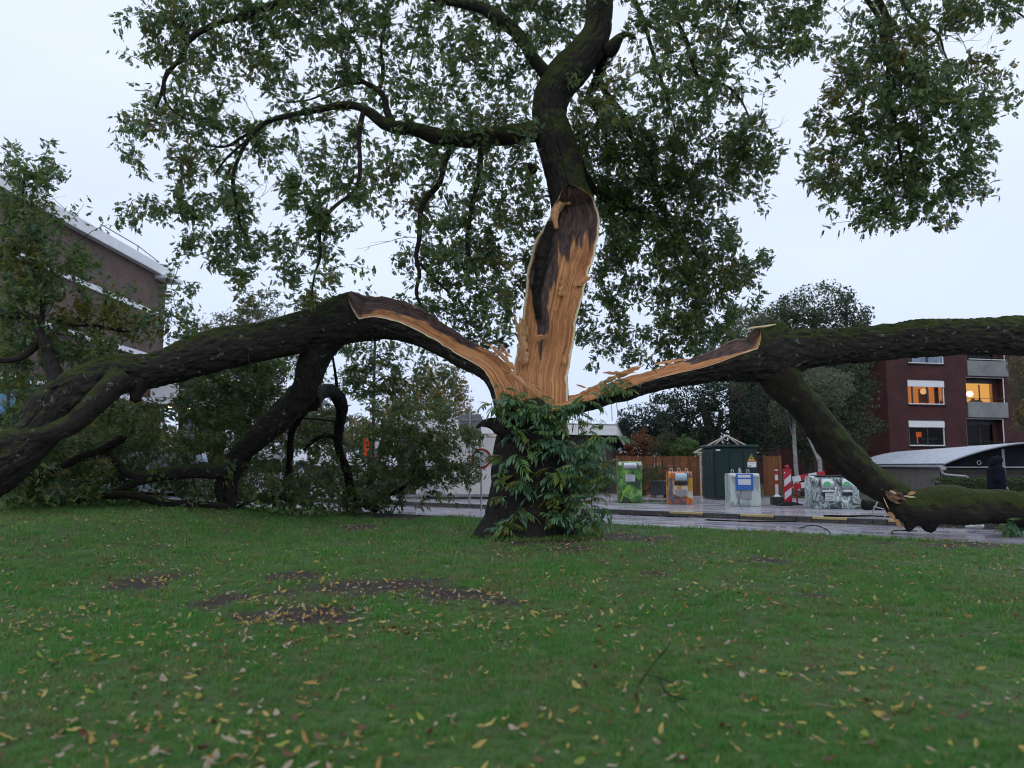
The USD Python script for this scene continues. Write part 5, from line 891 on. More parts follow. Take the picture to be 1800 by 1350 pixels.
# transformer kiosk
k0, k1 = on(1257, 878.5), on(1348, 880.5); kw = (k1[0] - k0[0]); kh = mpx(94, k0); kd = 2.0
T = thing('transformer_kiosk', 'dark green metal transformer kiosk with a yellow warning triangle', 'kiosk', k0)
kg = mat('kiosk_green', (.007, .026, .023), rough=.5, var=.12, scale=1.5, spec=.3)
part(T, 'body', box((kw / 2, kd / 2, kh / 2 - .04), (kw, kd, kh - .08), ch=.012), kg, local=True); part(T, 'plinth', box((kw / 2, kd / 2, .05), (kw + .02, kd + .02, .10)), dark_metal, local=True); part(T, 'roof', box((kw / 2, kd / 2, kh), (kw + .16, kd + .16, .12), ch=.03), kg, local=True)
for i, (a, c_) in enumerate(((.02, .34), (.345, .66), (.665, .98))): part(T, 'door', box((kw * (a + c_) / 2, -.012, kh / 2 - .06), (kw * (c_ - a) - .02, .03, kh - .30), ch=.008), kg, local=True)
for i in range(3): part(T, 'side_panel', box((-.012, kd * (.18 + .32 * i), kh / 2 - .06), (.03, kd * .30, kh - .30), ch=.008), kg, local=True)
def km(px, py): return (px - 1257) / 1400 * k0[1] , zx(py, k0[1]) - PZ
x_, z_ = km(1322, 806); tr_ = Polygon([(-.16, -.13), (.16, -.13), (0, .17)]); part(T, 'warning_sign', upright(tr_.buffer(.015), .012, (x_, -.03, z_)), mat('sign_yellow', (.62, .30, .015), rough=.4, var=.05), local=True)
part(T, 'warning_border', upright(tr_.difference(tr_.buffer(-.022)), .004, (x_, -.043, z_)), ink, local=True); part(T, 'warning_bolt', upright(Polygon([(-.02, .08), (.025, .08), (.008, .015), (.035, .015), (-.015, -.085), (-.002, -.015), (-.032, -.015)]), .004, (x_, -.043, z_ - .01)), ink, local=True)
x_, z_ = km(1322.5, 816); part(T, 'notice', box((x_, -.033, z_), (.36, .01, .25), ch=.003), white_p, local=True); part(T, 'notice_mark', box((x_ - .09, -.04, z_ - .07), (.12, .004, .04)), ink, local=True); part(T, 'notice_mark', box((x_, -.04, z_ + .04), (.26, .004, .012)), grey_metal, local=True)
x_, z_ = km(1264, 791.5); part(T, 'name_plate', box((x_, -.033, z_), (.18, .01, .07), ch=.003), white_p, local=True); part(T, 'plate_lines', box((x_, -.04, z_), (.14, .004, .016)), grey_metal, local=True)
for hx in (.335, .66): part(T, 'handle', box((kw * hx, -.045, kh * .5), (.03, .04, .18), ch=.008), dark_metal, local=True)
# pale gazebo frame behind it
gz = mat('pale_wood', (.50, .42, .38), rough=.6); pt = lambda px, py, Y=37.5: P(px, py, Y)
T = thing('gazebo_frame', 'bare pale timber roof frame standing behind the green kiosk', 'frame', (*P(1277, 800, 38)[:2], 0)); ap = pt(1277, 765.5, 38.2)
for a_ in (pt(1221, 795, 36.6), pt(1318, 786, 37.0), pt(1304, 786.5, 39.6), pt(1246, 790, 39.8)): part(T, 'rafter', bar(a_, ap, .04, .05), gz)
part(T, 'eave_beam', bar(pt(1219, 795.5, 36.6), pt(1334, 795.5, 36.6), .04, .05), gz); part(T, 'eave_beam', bar(pt(1221, 795, 36.6), pt(1246, 795, 39.8), .04, .05), gz)
for px_, Y_ in ((1231, 36.8), (1328, 36.8), (1248, 39.8), (1318, 39.8)): q = pt(px_, 796, Y_); part(T, 'post', bar((q[0], q[1], .05), q, .06, .06), gz)
# brown timber fence
f_m = [mat(f'fence_brown_{k}', tuple(np.array((.125, .045, .014)) * s_), rough=.65, var=.35, scale=5, stretch=(3, 3, .35)) for k, s_ in enumerate((.8, 1.0, 1.2, 1.4))]
for l, r_, lab in ((1083, 1240, 'brown upright-plank fence running left from the green kiosk'), (1344, 1376, 'short length of brown plank fence right of the green kiosk')):
    a_, b_ = on(l, 869.5), on(r_, 869.5); T = thing('fence', lab, 'fence', a_); L = b_[0] - a_[0]; n = int(L / .145); rr_ = np.random.default_rng(l)
    for k in range(n): hh = 1.86 + rr_.normal(0, .012); part(T, 'plank', box(((k + .5) * .145, rr_.normal(0, .004), hh / 2), (.137, .022, hh), ch=.004), f_m[rr_.integers(4)], local=True)
    for z_ in (.35, 1.0, 1.6): part(T, 'rail', box((L / 2, .035, z_), (L, .04, .08)), f_m[1], local=True)
    for k in range(int(L / 1.8) + 2): part(T, 'post', box((min(k * 1.8 + .05, L - .05), .09, .95), (.09, .07, 1.92), ch=.008), f_m[0], local=True)
# red and white road furniture
red_p = mat('red_reflective', (.42, .018, .03), rough=.35, var=.12, scale=8); whit = mat('white_reflective', (.62, .63, .66), rough=.35, var=.08, scale=6); rubber = mat('black_rubber', (.02, .019, .02), rough=.7)
c = on(1385.5, 888.5); s_ = mpx(1, c); T = thing('warning_panel', 'upright red and white striped warning panel on a black rubber base', 'road sign', c, rz=.08); W_, H_ = 15 * s_, 59 * s_
part(T, 'panel', box((0, 0, H_ / 2 + .08), (W_, .05, H_), ch=.015), red_p, local=True)
for k in range(3):
    st = Polygon([(-W_, k * .46 - .02), (W_, k * .46 + .46), (W_, k * .46 + .70), (-W_, k * .46 + .22)]).intersection(rect(-W_ / 2 + .025, .10, W_ / 2 - .025, H_ - .10))
    if not st.is_empty: part(T, 'white_stripe', upright(st, .004, (0, -.026, .08)), whit, local=True)
part(T, 'lamp', box((0, 0, H_ + .16), (.15, .10, .16), ch=.04), mat('red_lamp', (.35, .015, .02), rough=.25), local=True); part(T, 'top_rim', box((0, 0, H_ + .075), (W_ + .03, .06, .03), ch=.008), red_p, local=True)
v, f = tri(extrude(Polygon([(-.46, 0), (.46, 0), (.42, .05), (.12, .13), (-.12, .13), (-.42, .05)]), .5)); part(T, 'base', (np.stack([v[:, 0], -v[:, 2] + .25, v[:, 1]], 1), f), rubber, local=True)
c = on(1366.5, 888); s_ = mpx(1, c); T = thing('marker_post', 'thin red and white ringed marker post in a dark block', 'post', c); z0 = 15 * s_
part(T, 'block', box((0, 0, z0 / 2), (.40, .40, z0), ch=.03), mat('dark_block', (.035, .034, .034), rough=.8, var=.25), local=True); part(T, 'foot', place(trimesh.creation.cone(.13, .14), (0, 0, z0)), whit, local=True)
zz = z0 + .02
for k, (hh, ma) in enumerate(((.42, whit), (.14, red_p), (.20, whit), (.14, red_p), (.05, whit))): part(T, 'ring', rod((0, 0, zz), (0, 0, zz + hh - .002), .055, 14), ma, 40, local=True); zz += hh
T = thing('road_barrier', 'tilted red and white plank barrier between the warning panel and the glass container', 'barrier', on(1420, 880))
for a_, b_, fl in ((P(1393, 843, 28.6), P(1450, 832.5, 28.6), 0), (P(1395, 856, 28.6), P(1434, 848.5, 28.6), 0)):
    a_, b_ = np.array(a_), np.array(b_); n = 4 if b_[0] - a_[0] > 1 else 3
    for k in range(n):
        p, q = a_ + (b_ - a_) * k / n, a_ + (b_ - a_) * (k + 1) / n; part(T, 'board_length', bar(p, q - (q - p) * .01, .035, .20), red_p if k % 2 == (0 if n == 3 else 1) else whit)
part(T, 'frame', bar(P(1395, 858, 28.65), P(1397, 840, 28.65), .05, .07), whit); part(T, 'frame', bar(P(1432, 850, 28.65), P(1434, 834, 28.65), .05, .07), whit); part(T, 'leg', bar(P(1398, 845, 28.7), on(1402, 888) * 1, .05, .05), red_p); part(T, 'leg', bar(P(1432, 840, 28.7), on(1428, 886) * 1, .05, .05), red_p)
def trestle(px0, py0, px1, py1, lab, w_=24, tilt=0, hgt=.62):
    a_, b_ = on(px0, py0), on(px1, py1); T = thing('barrier_trestle', lab, 'trestle', a_); t = nrm(b_ - a_); n_ = np.array([-t[1], t[0], 0])
    for s_, nm in ((a_, 'leg'), (b_, 'leg')):
        top = s_ + np.array([.10 + tilt, 0, hgt]) + n_ * .12; part(T, nm, rod(s_, top, .022, 8), grey_metal, True); part(T, nm, rod(s_ + n_ * .42 + t * .1, top, .022, 8), grey_metal, True)
    part(T, 'crossbar', rod(a_ + np.array([.06 + tilt * .4, 0, hgt * .42]), b_ + np.array([.06 + tilt * .4, 0, hgt * .42]), .018, 8), grey_metal, True); part(T, 'crossbar', rod(a_ + np.array([.10 + tilt, 0, hgt - .02]) + n_ * .12, b_ + np.array([.10 + tilt, 0, hgt - .02]) + n_ * .12, .018, 8), grey_metal, True)
trestle(1530, 907, 1553, 914, 'grey metal trestle on the pavement in front of the fallen arm', tilt=.12)
trestle(742, 880, 778, 880, 'grey metal trestle half hidden by fallen leaves, left of the trunk', tilt=-.15, hgt=.9); trestle(716, 873, 742, 875, 'low grey trestle at the left end of the visible kerb', hgt=.5)
# round sign with a red ring, plate of a sign seen from the back, blue parking sign, orange board, lamp post
c = P(846, 806, 26.5); r_ = met(18, c); T = thing('road_sign', 'round white sign with a red ring partly behind the trunk', 'road sign', (c[0], c[1], PZ))
def disc(r0, r1, th, ctr): s = Point(0, 0).buffer(r1, 20); s = s.difference(Point(0, 0).buffer(r0, 20)) if r0 else s; return upright(s, th, ctr)
part(T, 'plate', disc(0, r_, .012, c), whit); part(T, 'red_ring', disc(r_ * .78, r_, .004, c - np.array([0, .013, 0])), red_p); part(T, 'post', rod((c[0], c[1] + .06, 0), (c[0], c[1] + .06, c[2] + r_), .03), grey_metal, True)
c = P(826, 747.5, 30.0); w_ = met(39, c); T = thing('road_sign', 'square grey back of a road sign on a post left of the trunk', 'road sign', (c[0], c[1], 0))
part(T, 'plate', box(c, (w_, .025, w_), ch=.008), mat('sign_back', (.17, .19, .22), rough=.45, var=.06)); part(T, 'post', rod((c[0], c[1] - .05, 0), (c[0], c[1] - .05, c[2] + w_ / 2 + .10), .04, 10), grey_metal, True)
for dz in (-.2, .2): part(T, 'bracket', box((c[0], c[1] - .03, c[2] + dz), (w_ * .8, .03, .05)), grey_metal)
c = P(495, 759, 33.0); T = thing('road_sign', 'blue round sign with a red ring glimpsed under the left limb', 'road sign', (c[0], c[1], 0))
part(T, 'plate', disc(0, .27, .012, c), mat('sign_blue', (.02, .09, .40), rough=.35)); part(T, 'red_ring', disc(.21, .27, .004, c - np.array([0, .013, 0])), red_p); part(T, 'white_bar', bar(c + np.array([-.17, -.016, .17]), c + np.array([.17, -.016, -.17]), .004, .05), whit); part(T, 'post', rod((c[0], c[1] + .06, 0), (c[0], c[1] + .06, c[2] + .25), .03), grey_metal, True)
orange = mat('signal_orange', (.62, .055, .015), rough=.4, var=.06); c = P(652, 788, 31.0); T = thing('sign_board', 'orange red and white board behind the fallen leaves near the lamp post', 'board', (c[0], c[1], 0))
part(T, 'orange_panel', box(P(644.5, 786, 31), (met(9, c), .08, met(30, c)), ch=.01), orange); part(T, 'white_panel', box(P(661, 780, 31.02), (met(16, c), .06, met(24, c)), ch=.01), whit); part(T, 'orange_panel', box(P(660, 806, 31), (met(14, c), .08, met(9, c)), ch=.01), orange); part(T, 'orange_panel', box(P(656, 784, 30.96), (met(6, c), .02, met(8, c)), ch=.004), orange)
part(T, 'white_top', polytube([P(653, 768, 31), P(658, 760, 31), P(668, 758, 31), P(670, 768, 31)], .06, 6), whit); part(T, 'dark_post', box((P(650, 790, 31.05)[0], 31.05, 1.3), (.10, .10, 2.6)), dark_metal)
for px_ in (647, 665): q = P(px_, 800, 31.1); part(T, 'post', rod((q[0], q[1], 0), q, .035), dark_metal)
q = P(656, 700, 27.0); T = thing('lamp_post', 'slim dark lamp post behind the left limb', 'lamp post', (q[0], 27, 0)); xb, xt = P(655.5, 800, 27)[0], P(659, 600, 27)[0]
part(T, 'pole', rod((xb, 27, 0), (xt, 27, 6.0), .062, 12, .042), dark_metal, True); part(T, 'base_sleeve', rod((xb, 27, 0), (xb, 27, 1.1), .085, 12), dark_metal, True); part(T, 'lantern', box((xt, 26.8, 6.05), (.22, .6, .10), ch=.03), grey_metal)
# white plastic bag, log pile, loose sticks on the road
g = on(1715, 923); T = thing('plastic_bag', 'white plastic bag lying at the kerb under the fallen arm', 'bag', (g[0], g[1], ROAD_Z)); ic = trimesh.creation.icosphere(3, .14); v = ic.vertices * np.array([1.5, .9, .6]); v *= (1 + .7 * (fbm(v * 7, 3, 3) - .5))[:, None]; v[:, 0] += v[:, 2] * .6
part(T, 'film', (v + np.array([0, 0, .08]), ic.faces), white_p, True, local=True); ic2 = trimesh.creation.icosphere(2, .07); v2 = ic2.vertices * np.array([.7, .7, 1.9]); v2 *= (1 + .6 * (fbm(v2 * 9, 2, 5) - .5))[:, None]; part(T, 'handle', (v2 + np.array([-.17, 0, .2]), ic2.faces), white_p, True, local=True)
g = on(1415, 873); T = thing('branch_heap', 'heap of dark cut branches behind the warning panel and tilted barrier', 'heap', g); r_ = np.random.default_rng(5); bmat = mat('heap_bark', (.05, .038, .03), rough=.85, var=.5, scale=8)
for k in range(44):
    a_ = g + np.array([r_.normal(.1, .55), r_.normal(0, .25), .05 + .45 * r_.random() ** 1.5]); d = np.array([r_.normal(0, .6), r_.normal(0, .35), r_.normal(0, .12)]); part(T, 'stick', rod(a_ - d * .6, a_ + d * .6, r_.uniform(.015, .05), 6, .012), bmat)
g = on(1545, 896); T = thing('log', 'short dark log lying behind the grey trestle', 'log', g); m, k = limb([(g[0] - .5, g[1], .24, .15), (g[0], g[1] + .05, .23, .16), (g[0] + .8, g[1] + .1, .24, .15)], 18, .06, .25, .02, 9); part(T, 'bark', m, bark_dark, True, {'bco': k})
T = thing('fallen_stick', 'long thin dark stick lying on the pavement right of the glass container', 'stick', on(1500, 909)); pts = [on(1448, 908.5), on(1490, 909.3), on(1530, 908.6), on(1570, 911)]; m, k = limb([(*(p + np.array([0, 0, .03])), .03 - .004 * i) for i, p in enumerate(pts)], 7, .15, .3, .004, 12); part(T, 'wood', m, bark_dark, True, {'bco': k})
T = thing('fallen_stick', 'forked bare twig lying on the lawn in the foreground', 'stick', G(1128, 1200)); 
for q in ([(1121, 1228, .02), (1125, 1200, .05), (1133, 1188, .09), (1155, 1190, .10), (1180, 1200, .07), (1190, 1222, .03)], [(1133, 1188, .09), (1150, 1165, .12), (1172, 1140, .10), (1178, 1128, .08)], [(1160, 1192, .10), (1185, 1225, .05), (1210, 1230, .03)]):
    cc = [(*G(a_, b_, z_), .007 - .001 * i) for i, (a_, b_, z_) in enumerate(q)]; m, k = limb(cc, 6, .04, .3, .002, 12); part(T, 'wood', m, bark_dark, True, {'bco': k})
for i, (pp_, lab) in enumerate(((((1405, 930), (1430, 925), (1448, 930), (1460, 940)), 'small bare twig curled on the road below the glass container'), (((1570, 940), (1590, 934), (1612, 935)), 'small forked twig on the road below the broken arm'), (((1090, 905), (1150, 908), (1210, 910)), 'long straight stick on the road in front of the green container'), (((1240, 915), (1330, 918), (1400, 918)), 'dark stick on the road below the yellow kerb paint')) ):
    T = thing('fallen_stick', lab, 'stick', G(*pp_[0])); cc = [(*(G(a_, b_, ROAD_Z) + np.array([0, 0, .02])), .014 if i < 2 else .02) for a_, b_ in pp_]; m, k = limb(cc, 6, .06, .4, .003, 20 + i); part(T, 'wood', m, bark_dark, True, {'bco': k})
# chip of torn wood at the foot of the trunk
g = G(908, 946); T = thing('wood_chip', 'orange slab of torn wood on the grass at the foot of the trunk', 'wood chip', (g[0], g[1], 0)); m, k = limb([(g[0] - .30, g[1], .02, .02), (g[0] - .05, g[1], .07, .08), (g[0] + .12, g[1] + .03, .10, .10), (g[0] + .26, g[1], .05, .03)], 12, .03, .5, .012, 91); m = (m[0] * np.array([1, 1, 1.0]), m[1]); part(T, 'wood', m, wood, True, {'gco': k[:, [0, 2, 1]] * np.array([1, 3.5, 1]), 'sap': np.full(len(k), .05), 'decay': np.full(len(k), .25)})
# parked vans beyond the fallen leaves on the left
def van(px, py_roof, Y, L, H, rz, body, label):
    c = P(px, 818, Y); T = thing('parked_van', label, 'van', (c[0], c[1], 0), rz=rz); W_ = 1.85
    prof = Polygon([(0, .35), (0, .95), (.25, 1.08), (.75, 1.15), (1.35, H - .10), (1.6, H), (L - .15, H), (L - .02, H - .25), (L, .9), (L, .35)]).buffer(.06).buffer(-.0)
    v, f = tri(extrude(prof, W_)); part(T, 'body', (np.stack([v[:, 0] - L / 2, v[:, 2] - W_ / 2, v[:, 1]], 1), f), body, 30, local=True)
    dg = mat('car_glass', (.03, .036, .045), rough=.08, spec=.7)
    for a_, b_ in ((1.35, 2.15), (2.25, 3.2), (3.3, L - .3)):
        if b_ - a_ > .3:
            for s_ in (-1, 1): part(T, 'window', upright(Polygon([(a_ - (.28 if a_ < 1.4 else 0), 1.18), (b_, 1.18), (b_, H - .22), (a_ + .05, H - .22)]), .02, (-L / 2, s_ * (W_ / 2 + .012) + .01, 0)), dg, local=True)
    ws = np.array([(.80, 1.22), (1.34, H - .14)]); part(T, 'windscreen', bar((-L / 2 + .70, 0, 1.20), (-L / 2 + 1.24, 0, H - .12), W_ - .25, .03), dg, local=True); part(T, 'rear_window', box((L / 2 + .05, 0, 1.45), (.03, W_ - .4, .5), ch=.01), dg, local=True)
    for x_ in (.85, L - .85):
        for s_ in (-1, 1):
            w0 = T + '/' + uname(T, 'wheel'); UsdGeom.Xform.Define(stage, w0); y_ = s_ * (W_ / 2 - .08); part(w0, 'tyre', rod((x_ - L / 2, y_ - .11, .33), (x_ - L / 2, y_ + .11, .33), .33, 20), rubber, 40, local=True); part(w0, 'rim', rod((x_ - L / 2, y_ - .12, .33), (x_ - L / 2, y_ + .12, .33), .2, 14), grey_metal, 40, local=True)
    for s_ in (-1, 1): part(T, 'headlight', box((-L / 2 - .05, s_ * .68, .85), (.08, .3, .18), ch=.03), whit, local=True); part(T, 'tail_light', box((L / 2 + .055, s_ * .82, 1.1), (.05, .12, .45), ch=.015), red_p, local=True)
    part(T, 'bumper', box((-L / 2 - .05, 0, .5), (.14, W_ - .1, .22), ch=.04), dark_metal, local=True); part(T, 'bumper', box((L / 2 + .05, 0, .5), (.14, W_ - .1, .22), ch=.04), dark_metal, local=True)
car_w = mat('car_white', (.62, .65, .70), rough=.22, var=.03, coat=.6, spec=.5); car_b = mat('car_blue_grey', (.20, .26, .34), rough=.22, var=.04, coat=.6, spec=.5); car_d = mat('car_dark', (.05, .055, .07), rough=.22, var=.04, coat=.6)
van(466, 800, 41, 4.6, 2.0, -.35, car_w, 'white van beyond the fallen leaves under the left limb'); van(272, 790, 41, 4.8, 2.1, .25, car_b, 'blue grey van behind the fallen leaves before the brown flats'); van(345, 800, 46, 4.4, 1.75, .1, car_d, 'dark car behind the fallen leaves between two vans'); van(590, 805, 38, 4.4, 1.7, -.3, car_w, 'white car almost hidden behind the leaves beneath the limb')

# ------------------------------------------------------------------ the walker
def ball(p, r): return m3.Manifold.sphere(r, 20).translate(list(map(float, p)))
def bone(a, ra, b, rb): return m3.Manifold.batch_hull([ball(a, ra), ball(b, rb)])
def blend(ms, ln, it=12):
    m = m3.Manifold.batch_boolean(ms, m3.OpType.Add).refine_to_length(ln); me = m.to_mesh(); t = trimesh.Trimesh(me.vert_properties[:, :3], me.tri_verts, process=True); trimesh.smoothing.filter_taubin(t, iterations=it); return t
pg = on(1742, 924); PERSON = thing('person', 'person in a dark hooded coat walking to the right behind the fallen arm', 'person', (12.06, 20.0, PZ)); sk = mat('skin', (.40, .24, .17), rough=.5, var=.06)
hipz = .84
bs = [bone((0, .0, .92), .13, (.02, 0, 1.12), .125), bone((.02, 0, 1.12), .125, (.03, 0, 1.30), .13), bone((.03, -.13, 1.33), .07, (.03, .13, 1.33), .07), bone((.03, 0, 1.33), .06, (.06, 0, 1.44), .055),
    bone((0, -.08, .86), .095, (.16, -.08, .47), .065), bone((.16, -.08, .47), .062, (.20, -.08, .09), .042), bone((0, .08, .86), .095, (-.04, .08, .46), .065), bone((-.04, .08, .46), .06, (-.27, .08, .16), .042),
    bone((.18, -.08, .045), .045, (.36, -.08, .035), .033), bone((-.29, .08, .12), .045, (-.17, .08, .035), .033), bone((.07, 0, 1.50), .085, (.09, 0, 1.53), .088), bone((.11, 0, 1.44), .05, (.13, 0, 1.46), .045), bone((.155, 0, 1.505), .012, (.185, 0, 1.485), .013), bone((.15, -.03, 1.535), .014, (.15, .03, 1.535), .014), bone((.165, -.02, 1.455), .010, (.165, .02, 1.455), .010)]
for s_, el, wr in ((-1, (-.08, -.20, 1.08), (.10, -.19, .90)), (1, (.0, .20, 1.06), (.16, .19, .94))):
    bs += [bone((.03, s_ * .16, 1.32), .058, el, .045), bone(el, .045, wr, .032)]; wr = np.array(wr); d = nrm(wr - np.array(el)); bs.append(bone(wr, .030, wr + d * .07, .034))
    for k in range(4):
        o_ = np.array([0, (k - 1.5) * .018, 0]); k0_ = wr + d * .085 + o_; k1_ = k0_ + d * (.035 - .004 * abs(k - 1.2)) + np.array([0, 0, -.006]); k2_ = k1_ + nrm(d + np.array([0, 0, -.8])) * (.03 - .004 * abs(k - 1.2)); bs += [bone(k0_, .0095, k1_, .009), bone(k1_, .009, k2_, .0078)]
    th_ = wr + d * .03 + np.array([0, -s_ * .032, 0]); bs += [bone(th_, .011, th_ + d * .035 + np.array([.01, -s_ * .014, .004]), .0095), bone(th_ + d * .035 + np.array([.01, -s_ * .014, .004]), .0095, th_ + d * .062 + np.array([.012, -s_ * .010, 0]), .008)]
body = blend(bs, .012, 6); part(PERSON, 'body', body, sk, True, local=True)
coat_m = mat('dark_coat', (.009, .010, .020), rough=.85, var=.3, scale=12, bump=.3, bscale=30, spec=.08)
cb = [m3.Manifold.batch_hull([ball((.01, -.10, .72), .15), ball((.01, .10, .72), .15), ball((.02, -.09, 1.0), .165), ball((.02, .09, 1.0), .165)]), m3.Manifold.batch_hull([ball((.02, -.09, 1.0), .165), ball((.02, .09, 1.0), .165), ball((.02, -.10, 1.28), .15), ball((.02, .10, 1.28), .15)]), bone((.03, 0, 1.34), .14, (.05, 0, 1.43), .10)]
for s_, el, wr in ((-1, (-.08, -.20, 1.08), (.085, -.192, .918)), (1, (.0, .20, 1.06), (.145, .192, .952))): cb += [bone((.03, s_ * .165, 1.31), .095, el, .085), bone(el, .085, wr, .062)]
part(PERSON, 'coat', blend(cb, .02, 10), coat_m, True, local=True)
hood = m3.Manifold.batch_hull([ball((.045, 0, 1.42), .105), ball((.045, 0, 1.52), .125), ball((.09, 0, 1.545), .115), ball((-.03, 0, 1.46), .10)]) + bone((.13, -.0, 1.585), .05, (.16, 0, 1.575), .035) - m3.Manifold.batch_hull([ball((.19, 0, 1.42), .085), ball((.23, 0, 1.53), .078), ball((.125, 0, 1.47), .078), ball((.135, 0, 1.51), .078)])
part(PERSON, 'hood', blend([hood], .014, 8), coat_m, True, local=True)
tm = mat('dark_trousers', (.014, .014, .018), rough=.75, var=.2)
part(PERSON, 'trousers', blend([bone((0, -.08, .86), .115, (.16, -.08, .47), .085), bone((.16, -.08, .47), .083, (.19, -.08, .13), .065), bone((0, .08, .86), .115, (-.04, .08, .46), .085), bone((-.04, .08, .46), .08, (-.26, .08, .19), .062)], .02, 8), tm, True, local=True)
for a_, b_ in (((.18, -.08, .055), (.37, -.08, .045)), ((-.30, .08, .14), (-.165, .08, .045))): part(PERSON, 'shoe', blend([bone(a_, .058, b_, .044)], .014, 4), rubber, True, local=True)

# ------------------------------------------------------------------ trees and bushes beyond
def cards(pos, size, r, up=.4):
    "many small folded leaves, four corners each"
    n = len(pos); d = nrm(r.normal(0, 1, (n, 3)) + np.array([0, 0, -.15])); x_ = nrm(np.cross(d, r.normal(0, 1, (n, 3)))); s = size * r.uniform(.6, 1.3, n)[:, None]; nn = np.cross(d, x_)
    P4 = np.stack([pos - d * s * .5, pos + x_ * s * .30 + nn * s * .08, pos + d * s * .5, pos - x_ * s * .30 + nn * s * .08], 1).reshape(-1, 3); i = np.arange(n)[:, None] * 4
    return P4, np.vstack([i + [0, 1, 2], i + [0, 2, 3]])
mk = lambda n, a, b, t=.2: leafmat(n, a, b, t, .6, .2)
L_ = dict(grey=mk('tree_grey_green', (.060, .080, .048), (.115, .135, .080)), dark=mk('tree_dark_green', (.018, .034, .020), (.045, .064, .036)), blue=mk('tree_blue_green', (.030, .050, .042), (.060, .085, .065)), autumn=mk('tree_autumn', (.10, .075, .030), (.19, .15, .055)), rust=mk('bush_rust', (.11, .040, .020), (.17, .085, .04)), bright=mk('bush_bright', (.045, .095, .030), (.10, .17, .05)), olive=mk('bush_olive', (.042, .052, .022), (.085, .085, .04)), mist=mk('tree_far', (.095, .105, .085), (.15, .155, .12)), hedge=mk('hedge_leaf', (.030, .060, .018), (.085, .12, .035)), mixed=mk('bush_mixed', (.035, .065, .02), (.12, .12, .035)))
trunk_grey = mat('far_trunk', (.05, .044, .04), rough=.85, var=.4, scale=4); birch = mat('birch_bark', (.16, .145, .14), col2=(.42, .41, .41), rough=.7, scale=5, stretch=(1, 1, 2.5))
def bgtree(name, label, catg, base, Y, blobs, n, size, leaf, trunk=None, seed=0, tm=None, thin=.42, zb=0.0, depth=1.0, group=None, extra=()):
    r = np.random.default_rng(seed); b0 = P(base, 800, Y); b0[2] = zb; T = thing(name, label, catg, b0, group); main = len(blobs)
    for bx, by_, brx, bry in list(blobs):
        for _ in range(6): a_ = r.uniform(0, 2 * math.pi); q_ = r.uniform(.75, 1.12); f_ = r.uniform(.22, .42); blobs = list(blobs) + [(bx + brx * q_ * math.cos(a_), by_ + bry * q_ * math.sin(a_), brx * f_, bry * f_)]
    n = int(n * 1.8); size = size * .72
    area = np.array([b[2] * b[3] for b in blobs], float); k = r.choice(len(blobs), n * 2, p=area / area.sum()); d = nrm(r.normal(0, 1, (n * 2, 3))); rad = (r.random(n * 2) ** .42)
    cen = np.array([P(b[0], b[1], Y + r.normal(0, .6 * depth)) for b in blobs]); sz = np.array([[met(b[2], c), (met(b[2], c) + met(b[3], c)) / 2 * depth, met(b[3], c)] for b, c in zip(blobs, cen)])
    pos = cen[k] + d * rad[:, None] * sz[k]; sc = 1.5 / max(sz.mean(), .4); q = fbm(pos * sc * 1.3, 4, seed); pos = pos[(q > thin + .02) & (pos[:, 2] > zb + .05)][:n]
    part(T, 'crown', cards(pos, size, r), L_[leaf], False, kind='stuff')
    if trunk:
        tr_, topi = trunk, int(np.argmin([abs(b[0] - base) for b in blobs[:main]])); tc = cen[topi]
        tp = [(*b0[:2], zb - .1, tr_ * 1.25), (b0[0] + r.normal(0, .1), b0[1], zb + .5 * max(tc[2] - zb, 1), tr_), (*tc, tr_ * .45)]; m, kk = limb(tp, 10, .3, .12, .0, seed); part(T, 'trunk', m, tm or trunk_grey, True)
        for i, c in enumerate(cen[:main]):
            a_ = np.array(tp[1][:3]) * .6 + tc * .4 if i % 2 else np.array(tp[1][:3]); m, kk = limb([(*a_, tr_ * .45), *[(*(a_ * .45 + c * .55 + np.array([0, 0, .1])), tr_ * .25)], (*(c + np.array([0, 0, sz[i, 2] * .4])), tr_ * .08)], 6, .4, .1, 0, seed + i); part(T, 'branch', m, tm or trunk_grey, True)
        for pts_, w_ in extra:
            m, kk = limb([(*P(a_, b_, Y), w_ * (1 - .15 * i)) for i, (a_, b_) in enumerate(pts_)], 8, .3, .1, 0, 3); part(T, 'branch', m, tm or trunk_grey, True)
    return T
bgtree('tree', 'tall grey green tree above the right fallen limb, its domed top highest on that side', 'tree', 1440, 58, [(1432, 545, 62, 50), (1480, 560, 46, 42), (1400, 590, 60, 50), (1450, 620, 80, 60), (1500, 610, 34, 50), (1385, 550, 34, 26)], 9000, .30, 'grey', .28, 1)
bgtree('tree', 'rounded grey green tree between the green crown and the right limb', 'tree', 1320, 62, [(1330, 570, 46, 30), (1300, 590, 40, 32), (1365, 560, 34, 24), (1290, 640, 50, 50), (1350, 630, 50, 50)], 6500, .30, 'grey', .25, 2)
bgtree('tree', 'blue green bushy tree right of the trunk above the low building', 'tree', 1135, 66, [(1130, 745, 46, 40), (1100, 770, 34, 30), (1165, 735, 34, 36), (1180, 770, 40, 30)], 4600, .32, 'blue', .2, 3)
bgtree('tree', 'dark evergreen tree under the right limb behind the kiosk', 'tree', 1253, 50, [(1245, 720, 56, 56), (1300, 720, 60, 60), (1200, 700, 40, 34), (1345, 735, 46, 60), (1290, 780, 80, 40), (1210, 745, 40, 30)], 8200, .24, 'dark', .26, 4, thin=.44, extra=[([(1232, 700), (1243, 745), (1256, 800), (1262, 850)], .25), ([(1268, 720), (1262, 770), (1264, 850)], .16)])
